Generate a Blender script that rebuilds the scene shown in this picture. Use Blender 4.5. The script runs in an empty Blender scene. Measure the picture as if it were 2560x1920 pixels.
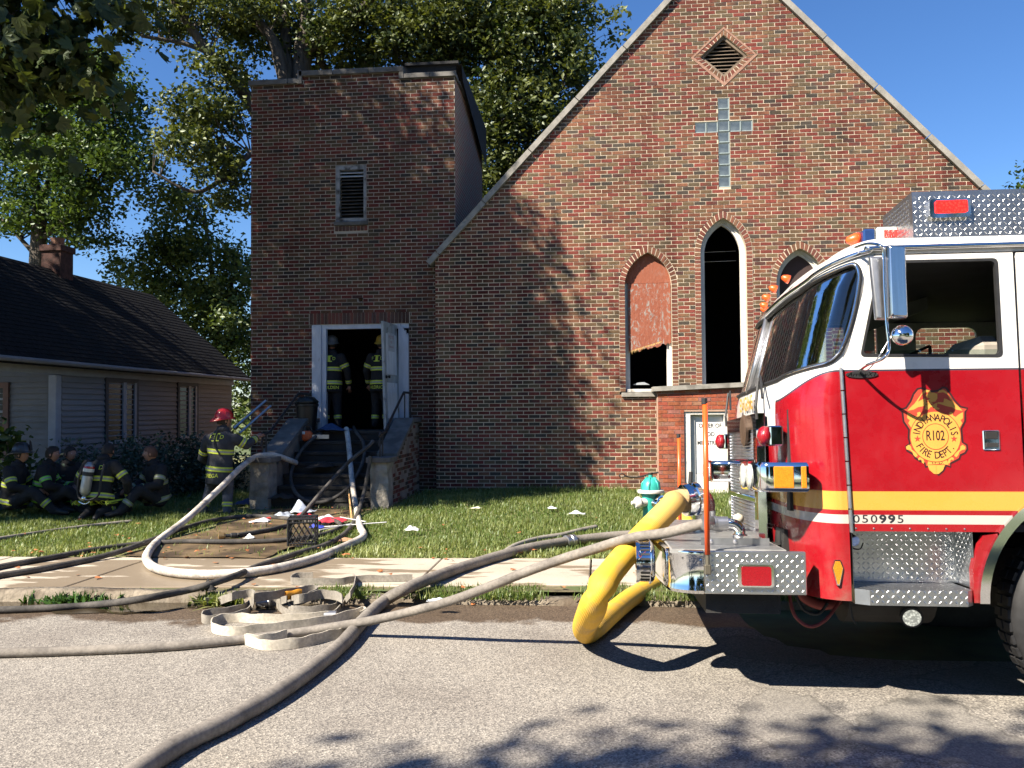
import bpy, bmesh, math, random
import numpy as np
from mathutils import Vector, Matrix
from mathutils.bvhtree import BVHTree
random.seed(7); RNG = np.random.default_rng(11)
PI = math.pi
SC = bpy.context.scene
COL = SC.collection

# ------------------------------------------------------------------ camera, sky, sun, exposure
FPX, PSI, PITCH, ROLL, CAMH = 2150.0, 0.1009, 0.0293, 0.00717, 1.7
_F = Vector((-math.sin(PSI)*math.cos(PITCH), math.cos(PSI)*math.cos(PITCH), math.sin(PITCH)))
_R0 = Vector((math.cos(PSI), math.sin(PSI), 0)); _U0 = _R0.cross(_F)
_R = _R0*math.cos(ROLL) - _U0*math.sin(ROLL); _U = _U0*math.cos(ROLL) + _R0*math.sin(ROLL)
CAM = Vector((0, 0, CAMH))
cd = bpy.data.cameras.new('camera'); cam = bpy.data.objects.new('camera', cd); COL.objects.link(cam)
cd.sensor_width = 36; cd.lens = 36*FPX/2560; cd.clip_start = 0.05; cd.clip_end = 2000
cam.matrix_world = Matrix(((_R.x, _U.x, -_F.x, 0), (_R.y, _U.y, -_F.y, 0), (_R.z, _U.z, -_F.z, CAMH), (0, 0, 0, 1)))
SC.camera = cam
SUN_DIR = Vector((0.80, 0.70, -1.0)).normalized()          # the way the light travels
w = bpy.data.worlds.new('World'); SC.world = w; w.use_nodes = True
nt = w.node_tree; bg = nt.nodes['Background']
sky = nt.nodes.new('ShaderNodeTexSky'); sky.sky_type = 'NISHITA'; sky.sun_disc = False
sky.sun_elevation = math.asin(-SUN_DIR.z); sky.sun_rotation = math.atan2(-SUN_DIR.x, -SUN_DIR.y)
sky.air_density = 1.0; sky.dust_density = 0.1; sky.ozone_density = 6.0; sky.altitude = 200
hs = nt.nodes.new('ShaderNodeHueSaturation'); hs.inputs['Saturation'].default_value = 1.14; hs.inputs['Hue'].default_value = .506
nt.links.new(sky.outputs[0], hs.inputs['Color']); nt.links.new(hs.outputs[0], bg.inputs[0]); bg.inputs[1].default_value = 0.065
sl = bpy.data.lights.new('sun', 'SUN'); sun = bpy.data.objects.new('sun', sl); COL.objects.link(sun)
sl.energy = 5.0; sl.angle = math.radians(0.53); sl.color = (1.0, 0.905, 0.765)
sun.rotation_mode = 'QUATERNION'; sun.rotation_quaternion = SUN_DIR.to_track_quat('-Z', 'Y')
SC.view_settings.view_transform = 'Standard'; SC.view_settings.look = 'None'
SC.view_settings.exposure = 1.42; SC.view_settings.gamma = 1.0
SC.cycles.max_bounces = 6; SC.cycles.diffuse_bounces = 1; SC.cycles.transparent_max_bounces = 8; SC.cycles.caustics_reflective = False; SC.cycles.caustics_refractive = False

def at(px, py, Y=None, z=None, x=None):
    """photo pixel in 2212-wide units -> the point where that sight line meets a plane of the street"""
    k = 2560/2212
    d = _R*((px*k-1280)/FPX) - _U*((py*k-960)/FPX) + _F
    if Y is not None: t = Y/d.y
    elif x is not None: t = x/d.x
    else: t = (z-CAMH)/d.z
    return CAM + d*t
def pix(p):
    d = Vector(p)-CAM; q = d.dot(_F); k = 2212/2560
    return ((1280+FPX*d.dot(_R)/q)*k, (960-FPX*d.dot(_U)/q)*k)

# ------------------------------------------------------------------ mesh helpers
class MB:
    def __init__(s): s.v = []; s.f = []; s.m = []; s.c = None
    def add(s, vs, fs, m=0):
        b = len(s.v); s.v += [tuple(p) for p in vs]; s.f += [tuple(b+i for i in f) for f in fs]; s.m += [m]*len(fs); return s
    def box(s, x0, x1, y0, y1, z0, z1, m=0, ch=0.0):
        if ch <= 0:
            vs = [(x, y, z) for z in (z0, z1) for y in (y0, y1) for x in (x0, x1)]
            return s.add(vs, [(0,2,3,1),(4,5,7,6),(0,1,5,4),(2,6,7,3),(0,4,6,2),(1,3,7,5)], m)
        ch = min(ch, (x1-x0)/2.01, (y1-y0)/2.01, (z1-z0)/2.01)
        vs = []; X = (x0, x1); Y = (y0, y1); Z = (z0, z1); idx = {}
        for i in (0,1):
            for j in (0,1):
                for k in (0,1):
                    sx, sy, sz = (1,-1)[i], (1,-1)[j], (1,-1)[k]
                    for a in range(3):
                        idx[i,j,k,a] = len(vs)
                        vs.append((X[i]+(0 if a == 0 else ch*sx), Y[j]+(0 if a == 1 else ch*sy), Z[k]+(0 if a == 2 else ch*sz)))
        fs = []
        for i in (0,1):
            fs.append([idx[i,0,0,0], idx[i,0,1,0], idx[i,1,1,0], idx[i,1,0,0]][::1 if i == 0 else -1])
            fs.append([idx[0,i,0,1], idx[1,i,0,1], idx[1,i,1,1], idx[0,i,1,1]][::1 if i == 0 else -1])
            fs.append([idx[0,0,i,2], idx[0,1,i,2], idx[1,1,i,2], idx[1,0,i,2]][::1 if i == 0 else -1])
        for i in (0,1):
            for j in (0,1):
                fs.append([idx[i,j,0,0], idx[i,j,1,0], idx[i,j,1,1], idx[i,j,0,1]])
                fs.append([idx[i,0,j,0], idx[i,1,j,0], idx[i,1,j,2], idx[i,0,j,2]])
                fs.append([idx[0,i,j,1], idx[1,i,j,1], idx[1,i,j,2], idx[0,i,j,2]])
                for k in (0,1): fs.append([idx[i,j,k,a] for a in range(3)])
        return s.add(vs, fs, m)
    def prism(s, poly, fn, d0, d1, m=0, caps=(True, True)):
        """poly: 2-D points; fn(u, v, d) -> xyz"""
        n = len(poly); vs = [fn(u, v, d0) for u, v in poly]+[fn(u, v, d1) for u, v in poly]
        fs = [(i, (i+1) % n, n+(i+1) % n, n+i) for i in range(n)]
        if caps[0]: fs.append(tuple(range(n))[::-1])
        if caps[1]: fs.append(tuple(range(n, 2*n)))
        return s.add(vs, fs, m)
    def ring(s, inner, outer, fn, d0, d1, m=0, closed=True):
        n = len(inner); vs = [fn(u, v, d) for d in (d0, d1) for L in (inner, outer) for u, v in L]
        fs = []
        for i in range(n if closed else n-1):
            j = (i+1) % n
            fs += [(i, j, n+j, n+i), (2*n+i, 3*n+i, 3*n+j, 2*n+j), (i, 2*n+i, 2*n+j, j), (n+i, n+j, 3*n+j, 3*n+i)]
        if not closed:
            fs += [(0, n, 3*n, 2*n), (n-1, 3*n-1, 4*n-1, 2*n-1)]
        return s.add(vs, fs, m)
    def tube(s, path, r, n=10, m=0, caps=True, up=None):
        P = [Vector(p) for p in path]; R = r if isinstance(r, (list, tuple)) else [r]*len(P)
        vs = []; fs = []; prev = None
        for i, p in enumerate(P):
            t = (P[min(i+1, len(P)-1)]-P[max(i-1, 0)])
            t = t.normalized() if t.length > 1e-9 else Vector((0, 0, 1))
            if prev is None:
                a = Vector((0, 0, 1)) if abs(t.z) < .9 else Vector((1, 0, 0))
                e1 = t.cross(a).normalized()
            else:
                e1 = (prev - t*prev.dot(t)); e1 = e1.normalized() if e1.length > 1e-6 else t.orthogonal().normalized()
            prev = e1; e2 = t.cross(e1)
            for k in range(n):
                a = 2*PI*k/n; vs.append(p + (e1*math.cos(a)+e2*math.sin(a))*R[i])
        for i in range(len(P)-1):
            for k in range(n):
                fs.append((i*n+k, i*n+(k+1) % n, (i+1)*n+(k+1) % n, (i+1)*n+k))
        if caps: fs += [tuple(range(n))[::-1], tuple(range((len(P)-1)*n, len(P)*n))]
        return s.add(vs, fs, m)
    def lathe(s, prof, center=(0, 0, 0), axis=(0, 0, 1), n=20, m=0, sx=1.0):
        A = Vector(axis).normalized(); e1 = A.orthogonal().normalized()
        if abs(A.z) > .99: e1 = Vector((1, 0, 0))
        e2 = A.cross(e1); C = Vector(center); vs = []; fs = []
        for r, h in prof:
            for k in range(n):
                a = 2*PI*k/n; vs.append(C+A*h+e1*(r*math.cos(a)*sx)+e2*(r*math.sin(a)))
        for i in range(len(prof)-1):
            for k in range(n): fs.append((i*n+k, i*n+(k+1) % n, (i+1)*n+(k+1) % n, (i+1)*n+k))
        if prof[0][0] > 1e-6: fs.append(tuple(range(n))[::-1])
        if prof[-1][0] > 1e-6: fs.append(tuple(range((len(prof)-1)*n, len(prof)*n)))
        return s.add(vs, fs, m)
    def grid(s, rows, m=0, close=False):
        nr, nc = len(rows), len(rows[0]); vs = [p for r in rows for p in r]
        fs = [(i*nc+j, i*nc+(j+1) % nc, (i+1)*nc+(j+1) % nc, (i+1)*nc+j) for i in range(nr-1) for j in range(nc if close else nc-1)]
        return s.add(vs, fs, m)
    def xf(s, M):
        s.v = [tuple(M @ Vector(p)) for p in s.v]; return s
    def build(s, name, mats, parent=None, smooth=False, auto=None, inv=True, recenter=False, cols=None):
        me = bpy.data.meshes.new(name)
        off = Vector((0, 0, 0))
        vs = s.v
        if recenter and vs:
            off = sum((Vector(p) for p in vs), Vector())/len(vs); vs = [tuple(Vector(p)-off) for p in vs]
        me.from_pydata(vs, [], s.f)
        if not isinstance(mats, (list, tuple)): mats = [mats]
        for q in mats: me.materials.append(q)
        if len(mats) > 1: me.polygons.foreach_set('material_index', s.m)
        if cols is not None:
            at_ = me.color_attributes.new('Col', 'FLOAT_COLOR', 'POINT'); at_.data.foreach_set('color', np.asarray(cols, 'f').ravel())
        if smooth or auto:
            me.polygons.foreach_set('use_smooth', [True]*len(me.polygons))
            me.update()
            if auto: me.set_sharp_from_angle(angle=math.radians(auto))
        me.update()
        o = bpy.data.objects.new(name, me); COL.objects.link(o)
        if recenter: o.location = off
        if parent is not None: adopt(o, parent, inv)
        return o

WORLD = {}
def adopt(o, parent, inv=True):
    o.parent = parent
    if inv and parent.name in WORLD: o.matrix_parent_inverse = WORLD[parent.name].inverted()
def thing(name, label, cat, loc=(0, 0, 0), rz=0.0, group=None):
    e = bpy.data.objects.new(name, None); COL.objects.link(e); e.empty_display_size = .2
    e.location = loc; e.rotation_euler = (0, 0, rz)
    e['label'] = label; e['category'] = cat
    if group: e['group'] = group
    WORLD[e.name] = Matrix.Translation(Vector(loc)) @ Matrix.Rotation(rz, 4, 'Z')
    return e
def tag(o, label, cat, group=None):
    o['label'] = label; o['category'] = cat
    if group: o['group'] = group
    return o
def kind(o, k): o['kind'] = k; return o
def ident(u, v, d): return (u, v, d)
def lerp(a, b, t): return a+(b-a)*t
def smooth_path(pts, n=8):
    P = [Vector(p) for p in pts]; out = []
    for i in range(len(P)-1):
        p0 = P[max(i-1, 0)]; p1 = P[i]; p2 = P[i+1]; p3 = P[min(i+2, len(P)-1)]
        for k in range(n):
            t = k/n; t2 = t*t; t3 = t2*t
            out.append(0.5*((2*p1)+(p2-p0)*t+(2*p0-5*p1+4*p2-p3)*t2+(3*p1-p0-3*p2+p3)*t3))
    out.append(P[-1]); return out
def rrect(u0, u1, v0, v1, r, n=5):
    out = []
    for cx, cy, a0 in ((u1-r, v1-r, 0), (u0+r, v1-r, PI/2), (u0+r, v0+r, PI), (u1-r, v0+r, 1.5*PI)):
        for k in range(n+1):
            a = a0+PI/2*k/n; out.append((cx+r*math.cos(a), cy+r*math.sin(a)))
    return out
def text_geo(txt, size=1.0, bold=0.0, align='CENTER', res=3, shear=0.0, ext=0.0):
    c = bpy.data.curves.new('t', 'FONT'); c.body = txt; c.size = size; c.align_x = align; c.align_y = 'CENTER'; c.offset = bold; c.resolution_u = res; c.shear = shear; c.extrude = ext
    o = bpy.data.objects.new('t', c); COL.objects.link(o)
    dg = bpy.context.evaluated_depsgraph_get(); dg.update()
    me = o.evaluated_get(dg).to_mesh()
    V = [tuple(v.co) for v in me.vertices]; F = [tuple(p.vertices) for p in me.polygons]
    o.evaluated_get(dg).to_mesh_clear(); bpy.data.objects.remove(o); bpy.data.curves.remove(c)
    return V, F

# ------------------------------------------------------------------ materials
def _nodes(name):
    m = bpy.data.materials.new(name); m.use_nodes = True; n = m.node_tree
    return m, n, n.nodes['Principled BSDF'], n.nodes['Material Output']
def N(n, t, **kw):
    x = n.nodes.new(t)
    for k, v in kw.items():
        if k.startswith('i_'):
            key = k[2:]; x.inputs[int(key) if key.isdigit() else key].default_value = v
        else: setattr(x, k, v)
    return x
def ramp(n, src, stops, interp='LINEAR'):
    r = n.nodes.new('ShaderNodeValToRGB'); r.color_ramp.interpolation = interp
    el = r.color_ramp.elements
    while len(el) < len(stops): el.new(0.5)
    for e, (p, c) in zip(el, stops):
        e.position = p; e.color = (*c, 1) if len(c) == 3 else c
    n.links.new(src, r.inputs[0]); return r
def mix(n, fac, a, b, typ='MIX'):
    x = n.nodes.new('ShaderNodeMix'); x.data_type = 'RGBA'; x.blend_type = typ
    for sock, v in ((x.inputs[0], fac), (x.inputs[6], a), (x.inputs[7], b)):
        if hasattr(v, 'is_linked') or hasattr(v, 'links'): n.links.new(v, sock)
        elif isinstance(v, (int, float)): sock.default_value = v
        else: sock.default_value = (*v, 1) if len(v) == 3 else v
    return x.outputs[2]
def math_(n, op, a, b=0.0, c=None, clamp=False):
    x = n.nodes.new('ShaderNodeMath'); x.operation = op; x.use_clamp = clamp
    for s_, v in zip(x.inputs, (a, b, c)):
        if v is None: continue
        if isinstance(v, (int, float)): s_.default_value = v
        else: n.links.new(v, s_)
    return x.outputs[0]
MATS = {}
def M(name, col, rough=.6, metal=0.0, var=0.15, scale=6.0, bump=0.0, bscale=60.0, spec=.5, coat=0.0, stretch=None, detail=4.0, dirt=None, bdist=.01):
    if name in MATS: return MATS[name]
    m, n, b, out = _nodes(name)
    b.inputs['Roughness'].default_value = rough; b.inputs['Metallic'].default_value = metal
    b.inputs['Specular IOR Level'].default_value = spec
    if coat: b.inputs['Coat Weight'].default_value = coat; b.inputs['Coat Roughness'].default_value = .04
    tc = N(n, 'ShaderNodeTexCoord'); src = tc.outputs['Object']
    if stretch:
        mp = N(n, 'ShaderNodeMapping'); mp.inputs['Scale'].default_value = stretch; n.links.new(src, mp.inputs[0]); src = mp.outputs[0]
    nz = N(n, 'ShaderNodeTexNoise', i_Scale=scale, i_Detail=detail); n.links.new(src, nz.inputs[0])
    lo = tuple(max(0, c*(1-var)) for c in col); hi = tuple(min(1, c*(1+var)) for c in col)
    r = ramp(n, nz.outputs[0], [(.3, lo), (.7, hi)]); c_out = r.outputs[0]
    if dirt:
        nz2 = N(n, 'ShaderNodeTexNoise', i_Scale=dirt[1], i_Detail=6.0); n.links.new(src, nz2.inputs[0])
        r2 = ramp(n, nz2.outputs[0], [(dirt[2], (0, 0, 0)), (min(1, dirt[2]+.15), (1, 1, 1))])
        c_out = mix(n, r2.outputs[0], c_out, dirt[0])
    n.links.new(c_out, b.inputs['Base Color'])
    if bump:
        nb = N(n, 'ShaderNodeTexNoise', i_Scale=bscale, i_Detail=5.0); n.links.new(src, nb.inputs[0])
        bp = N(n, 'ShaderNodeBump', i_Strength=bump, i_Distance=bdist); n.links.new(nb.outputs[0], bp.inputs['Height']); n.links.new(bp.outputs[0], b.inputs['Normal'])
    MATS[name] = m; return m
def M_emit(name, col, strength, base=(.02, .02, .02)):
    m, n, b, out = _nodes(name); b.inputs['Base Color'].default_value = (*base, 1); b.inputs['Emission Color'].default_value = (*col, 1); b.inputs['Emission Strength'].default_value = strength
    tc = N(n, 'ShaderNodeTexCoord'); v = N(n, 'ShaderNodeTexVoronoi', i_Scale=70.0); n.links.new(tc.outputs['Object'], v.inputs[0])
    r = ramp(n, v.outputs[0], [(.2, (1, 1, 1)), (.6, (.35, .35, .35))]); n.links.new(mix(n, 1.0, r.outputs[0], (*col,), 'MULTIPLY'), b.inputs['Emission Color'])
    b.inputs['Roughness'].default_value = .15; return m
def M_glass(name, tint=(.75, .82, .8), alpha=.35):
    """thin pane: part clear, part mirror"""
    m, n, b, out = _nodes(name)
    tr = N(n, 'ShaderNodeBsdfTransparent', i_Color=(*tint, 1)); gl = N(n, 'ShaderNodeBsdfGlossy', i_Roughness=.01, i_Color=(1, 1, 1, 1))
    fr = N(n, 'ShaderNodeFresnel', i_IOR=1.5); ms = N(n, 'ShaderNodeMixShader')
    f = math_(n, 'ADD', fr.outputs[0], alpha*.2, clamp=True)
    n.links.new(f, ms.inputs[0]); n.links.new(tr.outputs[0], ms.inputs[1]); n.links.new(gl.outputs[0], ms.inputs[2]); n.links.new(ms.outputs[0], out.inputs[0]); return m
def M_leaf(name, dark, light, trans=.35):
    m, n, b, out = _nodes(name)
    a = N(n, 'ShaderNodeAttribute', attribute_name='Col')
    r = ramp(n, a.outputs['Fac'], [(0, dark), (1, light)])
    d = N(n, 'ShaderNodeBsdfDiffuse'); t = N(n, 'ShaderNodeBsdfTranslucent'); g = N(n, 'ShaderNodeBsdfGlossy', i_Roughness=.45)
    g.inputs['Color'].default_value = (.5, .55, .5, 1)
    n.links.new(r.outputs[0], d.inputs[0]); n.links.new(mix(n, 1.0, r.outputs[0], (1.0, 1.0, .45), 'MULTIPLY'), t.inputs[0])
    ms = N(n, 'ShaderNodeMixShader'); ms.inputs[0].default_value = trans; n.links.new(d.outputs[0], ms.inputs[1]); n.links.new(t.outputs[0], ms.inputs[2])
    m2 = N(n, 'ShaderNodeMixShader'); m2.inputs[0].default_value = .06; n.links.new(ms.outputs[0], m2.inputs[1]); n.links.new(g.outputs[0], m2.inputs[2]); n.links.new(m2.outputs[0], out.inputs[0])
    return m

# ------------------------------------------------------------------ the setting: ground, road, kerb, sidewalk, lawn
def curbY(x): return 7.50+.045*x
def swN(x): return max(curbY(x)+.17, 7.92+.09*x)
def swF(x): return 9.27+.04*x
def sst(a, b, t):
    t = min(1, max(0, (t-a)/(b-a))); return t*t*(3-2*t)
def gh(x, y):
    """height of the soil behind the sidewalk"""
    r = sst(-4.2, -2.0, x)
    return .085+sst(9.3, 15.2, y)*(.03+.10*r)+.012*math.sin(1.7*x+.6*y)*math.sin(1.3*y+.4*x)

def mat_road():
    m, n, b, out = _nodes('asphalt')
    tc = N(n, 'ShaderNodeTexCoord'); P = tc.outputs['Object']
    fine = N(n, 'ShaderNodeTexVoronoi', i_Scale=105.0); n.links.new(P, fine.inputs[0])
    fine2 = N(n, 'ShaderNodeTexNoise', i_Scale=70.0, i_Detail=3.0); n.links.new(P, fine2.inputs[0])
    rc = ramp(n, fine.outputs['Color'], [(.15, (.10, .092, .084)), (.45, (.235, .215, .188)), (.75, (.36, .33, .285)), (1, (.54, .50, .43))])
    big = N(n, 'ShaderNodeTexNoise', i_Scale=.9, i_Detail=6.0); n.links.new(P, big.inputs[0])
    rb = ramp(n, big.outputs[0], [(.3, (.72, .70, .70)), (.55, (1, 1, 1)), (.75, (1.0, .97, .92))])
    c = mix(n, 1.0, rc.outputs[0], rb.outputs[0], 'MULTIPLY')
    c = mix(n, .25, c, ramp(n, fine2.outputs[0], [(.35, (.07, .068, .066)), (.65, (.36, .33, .29))]).outputs[0])
    # worn smooth patches with cracks at their edges, to the right of the street
    sx = N(n, 'ShaderNodeSeparateXYZ'); n.links.new(P, sx.inputs[0])
    warp = N(n, 'ShaderNodeTexNoise', i_Scale=2.2, i_Detail=5.0); n.links.new(P, warp.inputs[0])
    vm = N(n, 'ShaderNodeVectorMath', operation='MULTIPLY_ADD'); vm.inputs[1].default_value = (.7, .7, .0); n.links.new(warp.outputs['Color'], vm.inputs[0]); n.links.new(P, vm.inputs[2])
    cell = N(n, 'ShaderNodeTexVoronoi', i_Scale=1.5, feature='DISTANCE_TO_EDGE'); n.links.new(vm.outputs[0], cell.inputs[0])
    crack = ramp(n, cell.outputs[0], [(0, (1, 1, 1)), (.012, (.8, .8, .8)), (.028, (0, 0, 0))])
    cellc = N(n, 'ShaderNodeTexVoronoi', i_Scale=1.5); n.links.new(vm.outputs[0], cellc.inputs[0])
    inx = math_(n, 'MULTIPLY', math_(n, 'SMOOTH_MIN', math_(n, 'MULTIPLY', math_(n, 'SUBTRACT', sx.outputs[0], .3), 1.4), 1.0, .1), 1.0, clamp=True)
    patch = math_(n, 'MULTIPLY', ramp(n, cellc.outputs['Color'], [(.62, (0, 0, 0)), (.66, (1, 1, 1))]).outputs[0], inx, clamp=True)
    c = mix(n, math_(n, 'MULTIPLY', patch, .5), c, (.19, .178, .16))
    c = mix(n, math_(n, 'MULTIPLY', math_(n, 'MULTIPLY', crack.outputs[0], inx), .42), c, (.06, .055, .048))
    os_ = N(n, 'ShaderNodeTexNoise', i_Scale=.55, i_Detail=8.0, i_Roughness=.65); n.links.new(P, os_.inputs[0])
    c = mix(n, math_(n, 'MULTIPLY', ramp(n, os_.outputs[0], [(.56, (0, 0, 0)), (.70, (1, 1, 1))]).outputs[0], .38), c, mix(n, 1.0, c, (.62, .60, .58), 'MULTIPLY'))
    # damp brown silt along the gutter
    d = math_(n, 'SUBTRACT', math_(n, 'MULTIPLY_ADD', sx.outputs[0], .045, 7.5), sx.outputs[1])
    wn = N(n, 'ShaderNodeTexNoise', i_Scale=1.6, i_Detail=6.0, i_Roughness=.62); n.links.new(P, wn.inputs[0])
    dd = math_(n, 'MULTIPLY_ADD', wn.outputs[0], 1.35, math_(n, 'MULTIPLY', d, -1.0))
    wet = ramp(n, dd, [(-.0 if False else 0.0, (0, 0, 0)), (.14, (1, 1, 1))])
    c = mix(n, math_(n, 'MULTIPLY', wet.outputs[0], .9), c, mix(n, 1.0, c, (.34, .25, .18), 'MULTIPLY'))
    n.links.new(c, b.inputs['Base Color'])
    n.links.new(math_(n, 'MULTIPLY_ADD', wet.outputs[0], -.35, .88), b.inputs['Roughness'])
    b.inputs['Specular IOR Level'].default_value = .3
    bp = N(n, 'ShaderNodeBump', i_Strength=.55, i_Distance=.006); n.links.new(fine.outputs[0], bp.inputs['Height']); n.links.new(bp.outputs[0], b.inputs['Normal'])
    return m
m_road = mat_road()
def mat_concrete():
    m, n, b, out = _nodes('sidewalk_concrete')
    tc = N(n, 'ShaderNodeTexCoord'); geo = N(n, 'ShaderNodeNewGeometry'); P = geo.outputs['Position']
    big = N(n, 'ShaderNodeTexNoise', i_Scale=1.7, i_Detail=7.0); n.links.new(P, big.inputs[0])
    fine = N(n, 'ShaderNodeTexNoise', i_Scale=95.0, i_Detail=3.0); n.links.new(P, fine.inputs[0])
    c = ramp(n, big.outputs[0], [(.3, (.35, .305, .24)), (.7, (.48, .425, .34))]).outputs[0]
    c = mix(n, .3, c, ramp(n, fine.outputs[0], [(.3, (.26, .225, .18)), (.7, (.58, .52, .43))]).outputs[0])
    # water stains near the church walk
    sx = N(n, 'ShaderNodeSeparateXYZ'); n.links.new(P, sx.inputs[0])
    wn = N(n, 'ShaderNodeTexNoise', i_Scale=3.2, i_Detail=4.0); mp = N(n, 'ShaderNodeMapping'); mp.inputs['Scale'].default_value = (.45, 1.5, 1); n.links.new(P, mp.inputs[0]); n.links.new(mp.outputs[0], wn.inputs[0])
    near = math_(n, 'SUBTRACT', 1.0, math_(n, 'MULTIPLY', math_(n, 'ABSOLUTE', math_(n, 'ADD', sx.outputs[0], 4.1)), .45), clamp=True)
    st = ramp(n, math_(n, 'MULTIPLY_ADD', near, .30, wn.outputs[0]), [(.58, (0, 0, 0)), (.63, (1, 1, 1))])
    c = mix(n, math_(n, 'MULTIPLY', st.outputs[0], .68), c, (.145, .100, .055))
    n.links.new(c, b.inputs['Base Color']); n.links.new(math_(n, 'MULTIPLY_ADD', st.outputs[0], -.45, .85), b.inputs['Roughness'])
    bp = N(n, 'ShaderNodeBump', i_Strength=.3, i_Distance=.004); n.links.new(fine.outputs[0], bp.inputs['Height']); n.links.new(bp.outputs[0], b.inputs['Normal'])
    return m
m_conc = mat_concrete()
m_curb = M('kerb_stone', (.19, .16, .12), .9, var=.5, scale=5, bump=.8, bscale=18, dirt=((.10, .075, .05), 3.0, .5), bdist=.03)
m_soil = M('soil', (.115, .095, .05), .95, var=.5, scale=9, bump=.6, bscale=40, dirt=((.075, .10, .03), 4.0, .45))
m_lawn = M('lawn_soil', (.15, .155, .06), .95, var=.4, scale=7, bump=.6, bscale=40, dirt=((.20, .155, .085), 2.5, .6))
m_ground = M('ground_turf', (.075, .095, .03), .95, var=.4, scale=3)

kind(MB().add([(-400, -400, -.03), (400, -400, -.03), (400, 400, -.03), (-400, 400, -.03)], [(0, 1, 2, 3)]).build('ground', m_ground), 'structure')
xs = [-40+i*1.0 for i in range(81)]
def rz_(x, y): return -.11*sst(.6, 2.2, x)*sst(5.4, 7.3, y)
ys_ = [-4.5, 1.5, 4.5, 5.4]+[5.4+.3*k for k in range(1, 7)]
kind(MB().grid([[(x, y+.045*x, rz_(x, y)) for x in xs] for y in ys_]+[[(x, curbY(x)+.02, rz_(x, 7.4)) for x in xs]]).build('road', m_road, smooth=True), 'structure')
# kerb: worn, uneven top
mb = MB(); rows = [[] for _ in range(5)]
for i in range(401):
    x = -40+i*.2; y = curbY(x); j = .014*math.sin(3.1*x)+.012*math.sin(7.7*x+1)+random.uniform(-.006, .006); h = lerp(.098, .058, sst(-3.2, -2.0, x))+.010*math.sin(2.3*x)+random.uniform(-.004, .004)
    for r, (dy, dz) in enumerate(((j, -.13), (j+.02, h-.035), (j+.055, h-.005), (.165, h), (.172, -.02))): rows[r].append((x, y+dy, dz))
kind(mb.grid(rows).build('kerb', m_curb, smooth=True), 'structure')
# sidewalk: bed plus single slabs
xs2 = [-40.1+i*1.6 for i in range(51)]
bed = kind(MB().grid([[(x, swN(x)-.01, .07) for x in xs2], [(x, swF(x)+.01, .07) for x in xs2]]).build('sidewalk', m_soil), 'structure')
for i in range(len(xs2)-1):
    x0, x1 = xs2[i]+.009, xs2[i+1]-.009
    if x1 < -11 or x0 > 9: pass
    dz = random.uniform(-.006, .006); g = .008
    top = [(x0, swN(x0)), (x1, swN(x1)), (x1, swF(x1)), (x0, swF(x0))]
    mb = MB(); q = [(x0+g, swN(x0)+g), (x1-g, swN(x1)+g), (x1-g, swF(x1)-g), (x0+g, swF(x0)-g)]
    vs = [(x, y, .06) for x, y in top]+[(x, y, .094+dz) for x, y in top]+[(x, y, .10+dz) for x, y in q]
    fs = [(8, 9, 10, 11)]+[(a+4*k, (a+1) % 4+4*k, (a+1) % 4+4*k+4, a+4*k+4) for k in (0, 1) for a in range(4)]
    mb.add(vs, fs).build('slab', m_conc, bed)
# lawn sheet behind the sidewalk
NX, NY = 111, 41
rows = []
for j in range(NY):
    r = []
    for i in range(NX):
        x = -26+i*.4; y = swF(x)-.02+(30-swF(x))*(j/(NY-1))**1.5
        r.append((x, y, gh(x, y)))
    rows.append(r)
kind(MB().grid(rows).build('lawn', m_lawn, smooth=True), 'structure')
# soil strip between kerb and sidewalk
rows = [[(x, curbY(x)+.16, .085) for x in xs], [(x, max(swN(x), curbY(x)+.17)+.01, .085) for x in xs]]
kind(MB().grid(rows).build('planting_strip', m_soil), 'structure')
# old concrete walk up to the church steps
m_walk = M('wet_walk', (.135, .095, .052), .5, var=.55, scale=3.5, bump=.5, bscale=26, dirt=((.06, .042, .025), 2.2, .48))
wk = kind(MB().grid([[(-5.30+t*1.7+(.07*math.sin(3*y)+.05*math.sin(7.3*y+1))*(1-2*t), y, gh(-4.4, y)+.02+.006*math.sin(9*t+y*5)) for t in (0, .25, .5, .75, 1)] for k, y in enumerate([9.05+.22*q for q in range(21)])]).build('walk', m_walk, smooth=True), 'structure')
# water standing in the gutter
def mat_water():
    m, n, b, out = _nodes('gutter_water')
    b.inputs['Base Color'].default_value = (.035, .027, .018, 1); b.inputs['Roughness'].default_value = .03; b.inputs['IOR'].default_value = 1.33
    tc = N(n, 'ShaderNodeTexCoord'); nz = N(n, 'ShaderNodeTexNoise', i_Scale=7.0, i_Detail=3.0); n.links.new(tc.outputs['Object'], nz.inputs[0])
    bp = N(n, 'ShaderNodeBump', i_Strength=.06, i_Distance=.02); n.links.new(nz.outputs[0], bp.inputs['Height']); n.links.new(bp.outputs[0], b.inputs['Normal'])
    cr = ramp(n, nz.outputs[0], [(.3, (.03, .022, .014)), (.7, (.06, .048, .03))]); n.links.new(cr.outputs[0], b.inputs['Base Color'])
    return m
def puddle(name, x0, x1, d0, d1, z=.006):
    a, c = [], []
    for i in range(61):
        t = i/60; x = lerp(x0, x1, t); e = math.sqrt(max(0, 1-(2*t-1)**6))
        a.append((x, curbY(x)-d0*e*(1+.3*math.sin(4.1*x)+.2*math.sin(9.3*x)), z)); c.append((x, curbY(x)-d1, z))
    return kind(MB().grid([a, c]).build(name, mat_water()), 'structure')
puddle('gutter_water', -14, -2.45, .36, -.01)

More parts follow.
